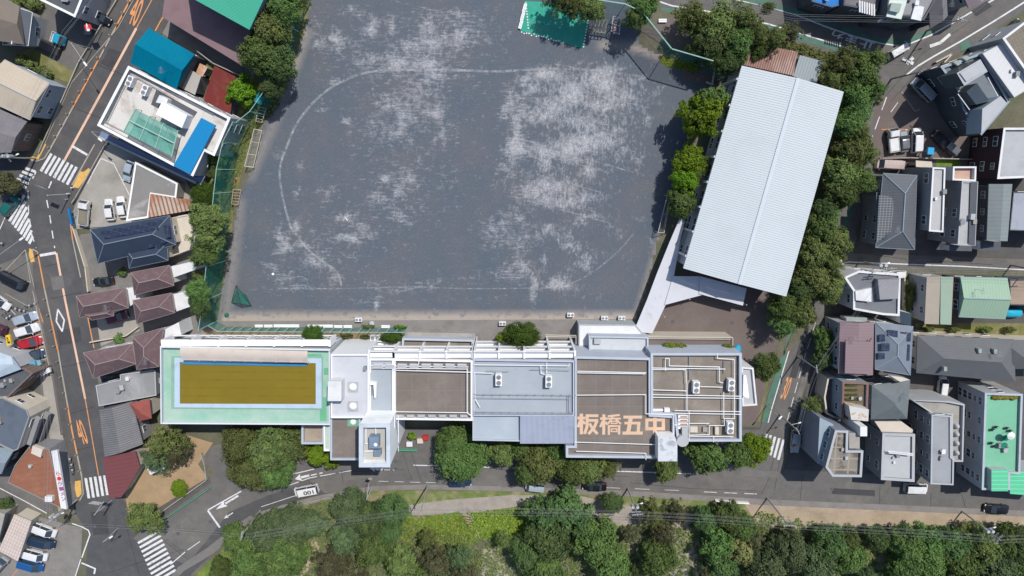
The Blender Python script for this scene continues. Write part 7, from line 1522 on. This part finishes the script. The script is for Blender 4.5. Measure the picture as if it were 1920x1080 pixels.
# bicycles and a motorcycle
def make_bike():
    e = bpy.data.objects.new('bicycle', None); link(e)
    for n_, x in (('wheel', -.52), ('wheel', .52)):
        b = MB()
        for i in range(14): a0, a1 = i*math.pi/7, (i+1)*math.pi/7; b.tube((x+.32*math.cos(a0), 0, .33+.32*math.sin(a0)), (x+.32*math.cos(a1), 0, .33+.32*math.sin(a1)), .025, k=4, cap=False)
        for i in range(3): a0 = i*math.pi/3; b.tube((x-.3*math.cos(a0), 0, .33-.3*math.sin(a0)), (x+.3*math.cos(a0), 0, .33+.3*math.sin(a0)), .006, k=3, cap=False)
        o = b.build(n_, M['rubber']); o.parent = e
    b = MB(); b.path([(-.52, 0, .33), (-.15, 0, .33), (-.28, 0, .8), (-.52, 0, .33)], .025); b.path([(-.15, 0, .33), (.38, 0, .78), (-.25, 0, .68)], .025); b.path([(.52, 0, .33), (.38, 0, .95)], .025); o = b.build('frame', M['steel']); o.parent = e
    b = MB(); b.path([(.3, -.28, .98), (.38, 0, .97), (.3, .28, .98)], .02); o = b.build('handlebar', M['dark']); o.parent = e
    b = MB(); b.box((-.3, 0, .84), (.26, .16, .06)); o = b.build('saddle', M['dark']); o.parent = e
    b = MB(); b.box((.55, 0, .85), (.3, .32, .22)); o = b.build('basket', M['lgrey']); o.parent = e
    return e
bk = make_bike(); first = True
for x, y, a, l, g_ in ((30,575,-20,'bicycle in the cluster at the head of the left car row','bicycles in the left car park'),(38,578,-15,'bicycle in the cluster at the head of the left car row','bicycles in the left car park'),(46,580,-10,'bicycle in the cluster at the head of the left car row','bicycles in the left car park'),(20,588,-30,'bicycle in the cluster at the head of the left car row','bicycles in the left car park'),(14,592,-25,'bicycle in the cluster at the head of the left car row','bicycles in the left car park'),(56,572,15,'bicycle in the cluster at the head of the left car row','bicycles in the left car park'),(66,569,15,'bicycle in the cluster at the head of the left car row','bicycles in the left car park'),
                        (136,862,80,'bicycle parked on the pavement beside the terracotta shop','bicycles at the terracotta shop'),(139,872,75,'bicycle parked on the pavement beside the terracotta shop','bicycles at the terracotta shop'),(141,882,80,'bicycle parked on the pavement beside the terracotta shop','bicycles at the terracotta shop'),(137,905,85,'bicycle parked on the pavement beside the terracotta shop','bicycles at the terracotta shop'),(138,920,85,'bicycle parked on the pavement beside the terracotta shop','bicycles at the terracotta shop'),
                        (4,456,10,'bicycle crossing at the left edge below the striped crossing','bicycle at the left edge')):
    c = bk if first else copy_tree(bk); first = False; q = P(x, y, 0); c.location = (q.x, q.y, .12 if x > 130 else .07); c.rotation_euler.z = R(a); tag(c, l, 'bicycle', g_)
# planters and clutter by the gate, tarp, boxes
for x, y, mm, l, nm in ((798,820,'bar_red','red wooden box by the school gate','crate'),(788,826,'cream','pale box by the school gate','crate'),(768,832,'white','white traffic post base by the school gate','crate'),(1383,656,'sign_blue2','blue tarpaulin heap at the corner of the school yard','tarp_heap'),(166,52+8,'mgrey','grey unit under the red sign','crate'),(425,254,'concrete','small concrete box on the grass by the office building','crate')):
    q = P(x, y, .4); e = empty(nm, (q.x, q.y, .08), l, 'box' if nm == 'crate' else 'tarpaulin', 'small boxes and heaps'); m_ = M.get(mm) or MATS[mm]; b = MB()
    if nm == 'crate': b.box((0, 0, .3), (1.1, .9, .6)); b.box((0, 0, .63), (1.2, 1.0, .06))
    else: b.dome((0, 0, 0), .8, 1.1, .9, 8, 4)
    o = b.build('body', m_); o.parent = e
for a in (((95,25),(100,22),(90,52),(85,55)),): pass
e = empty('ground_frame', P(645, 407, 0), 'pale thin board lying on the chalk patch in the middle of the field', 'board'); b = MB(); q = P(650, 411, 0); b.box((q.x, q.y, .1), (.7, .12, .06), -.9); b.build('board', M['white_plain'], e)
e = empty('white_ball', P(512, 514, 0), 'white round lump on the field near the batting net', 'ball'); b = MB(); q = P(512, 514, 0); b.dome((q.x, q.y, .06), .28, .28, .3); b.build('ball', M['white_plain'], e)
e = empty('safety_cone', P(442, 338, 0), 'red cone on the grass beside the west net', 'cone'); b = MB(); q = P(443, 338, 0); b.tube((q.x, q.y, .05), (q.x, q.y, .7), .2, .03, 10); b.box((q.x, q.y, .04), (.5, .5, .05)); b.build('cone', mat('bar_red', ()), e)

# the white car's roof lettering, fixed to that one car (its nose points left, so the word is turned half round)
q = text_mesh('roof_number', '001', (0, 0, 0), 1.9, .78, 180, M['dark'], None, bold=.02); q.parent = taxi; q.location = (-.75, 0, 2.06)
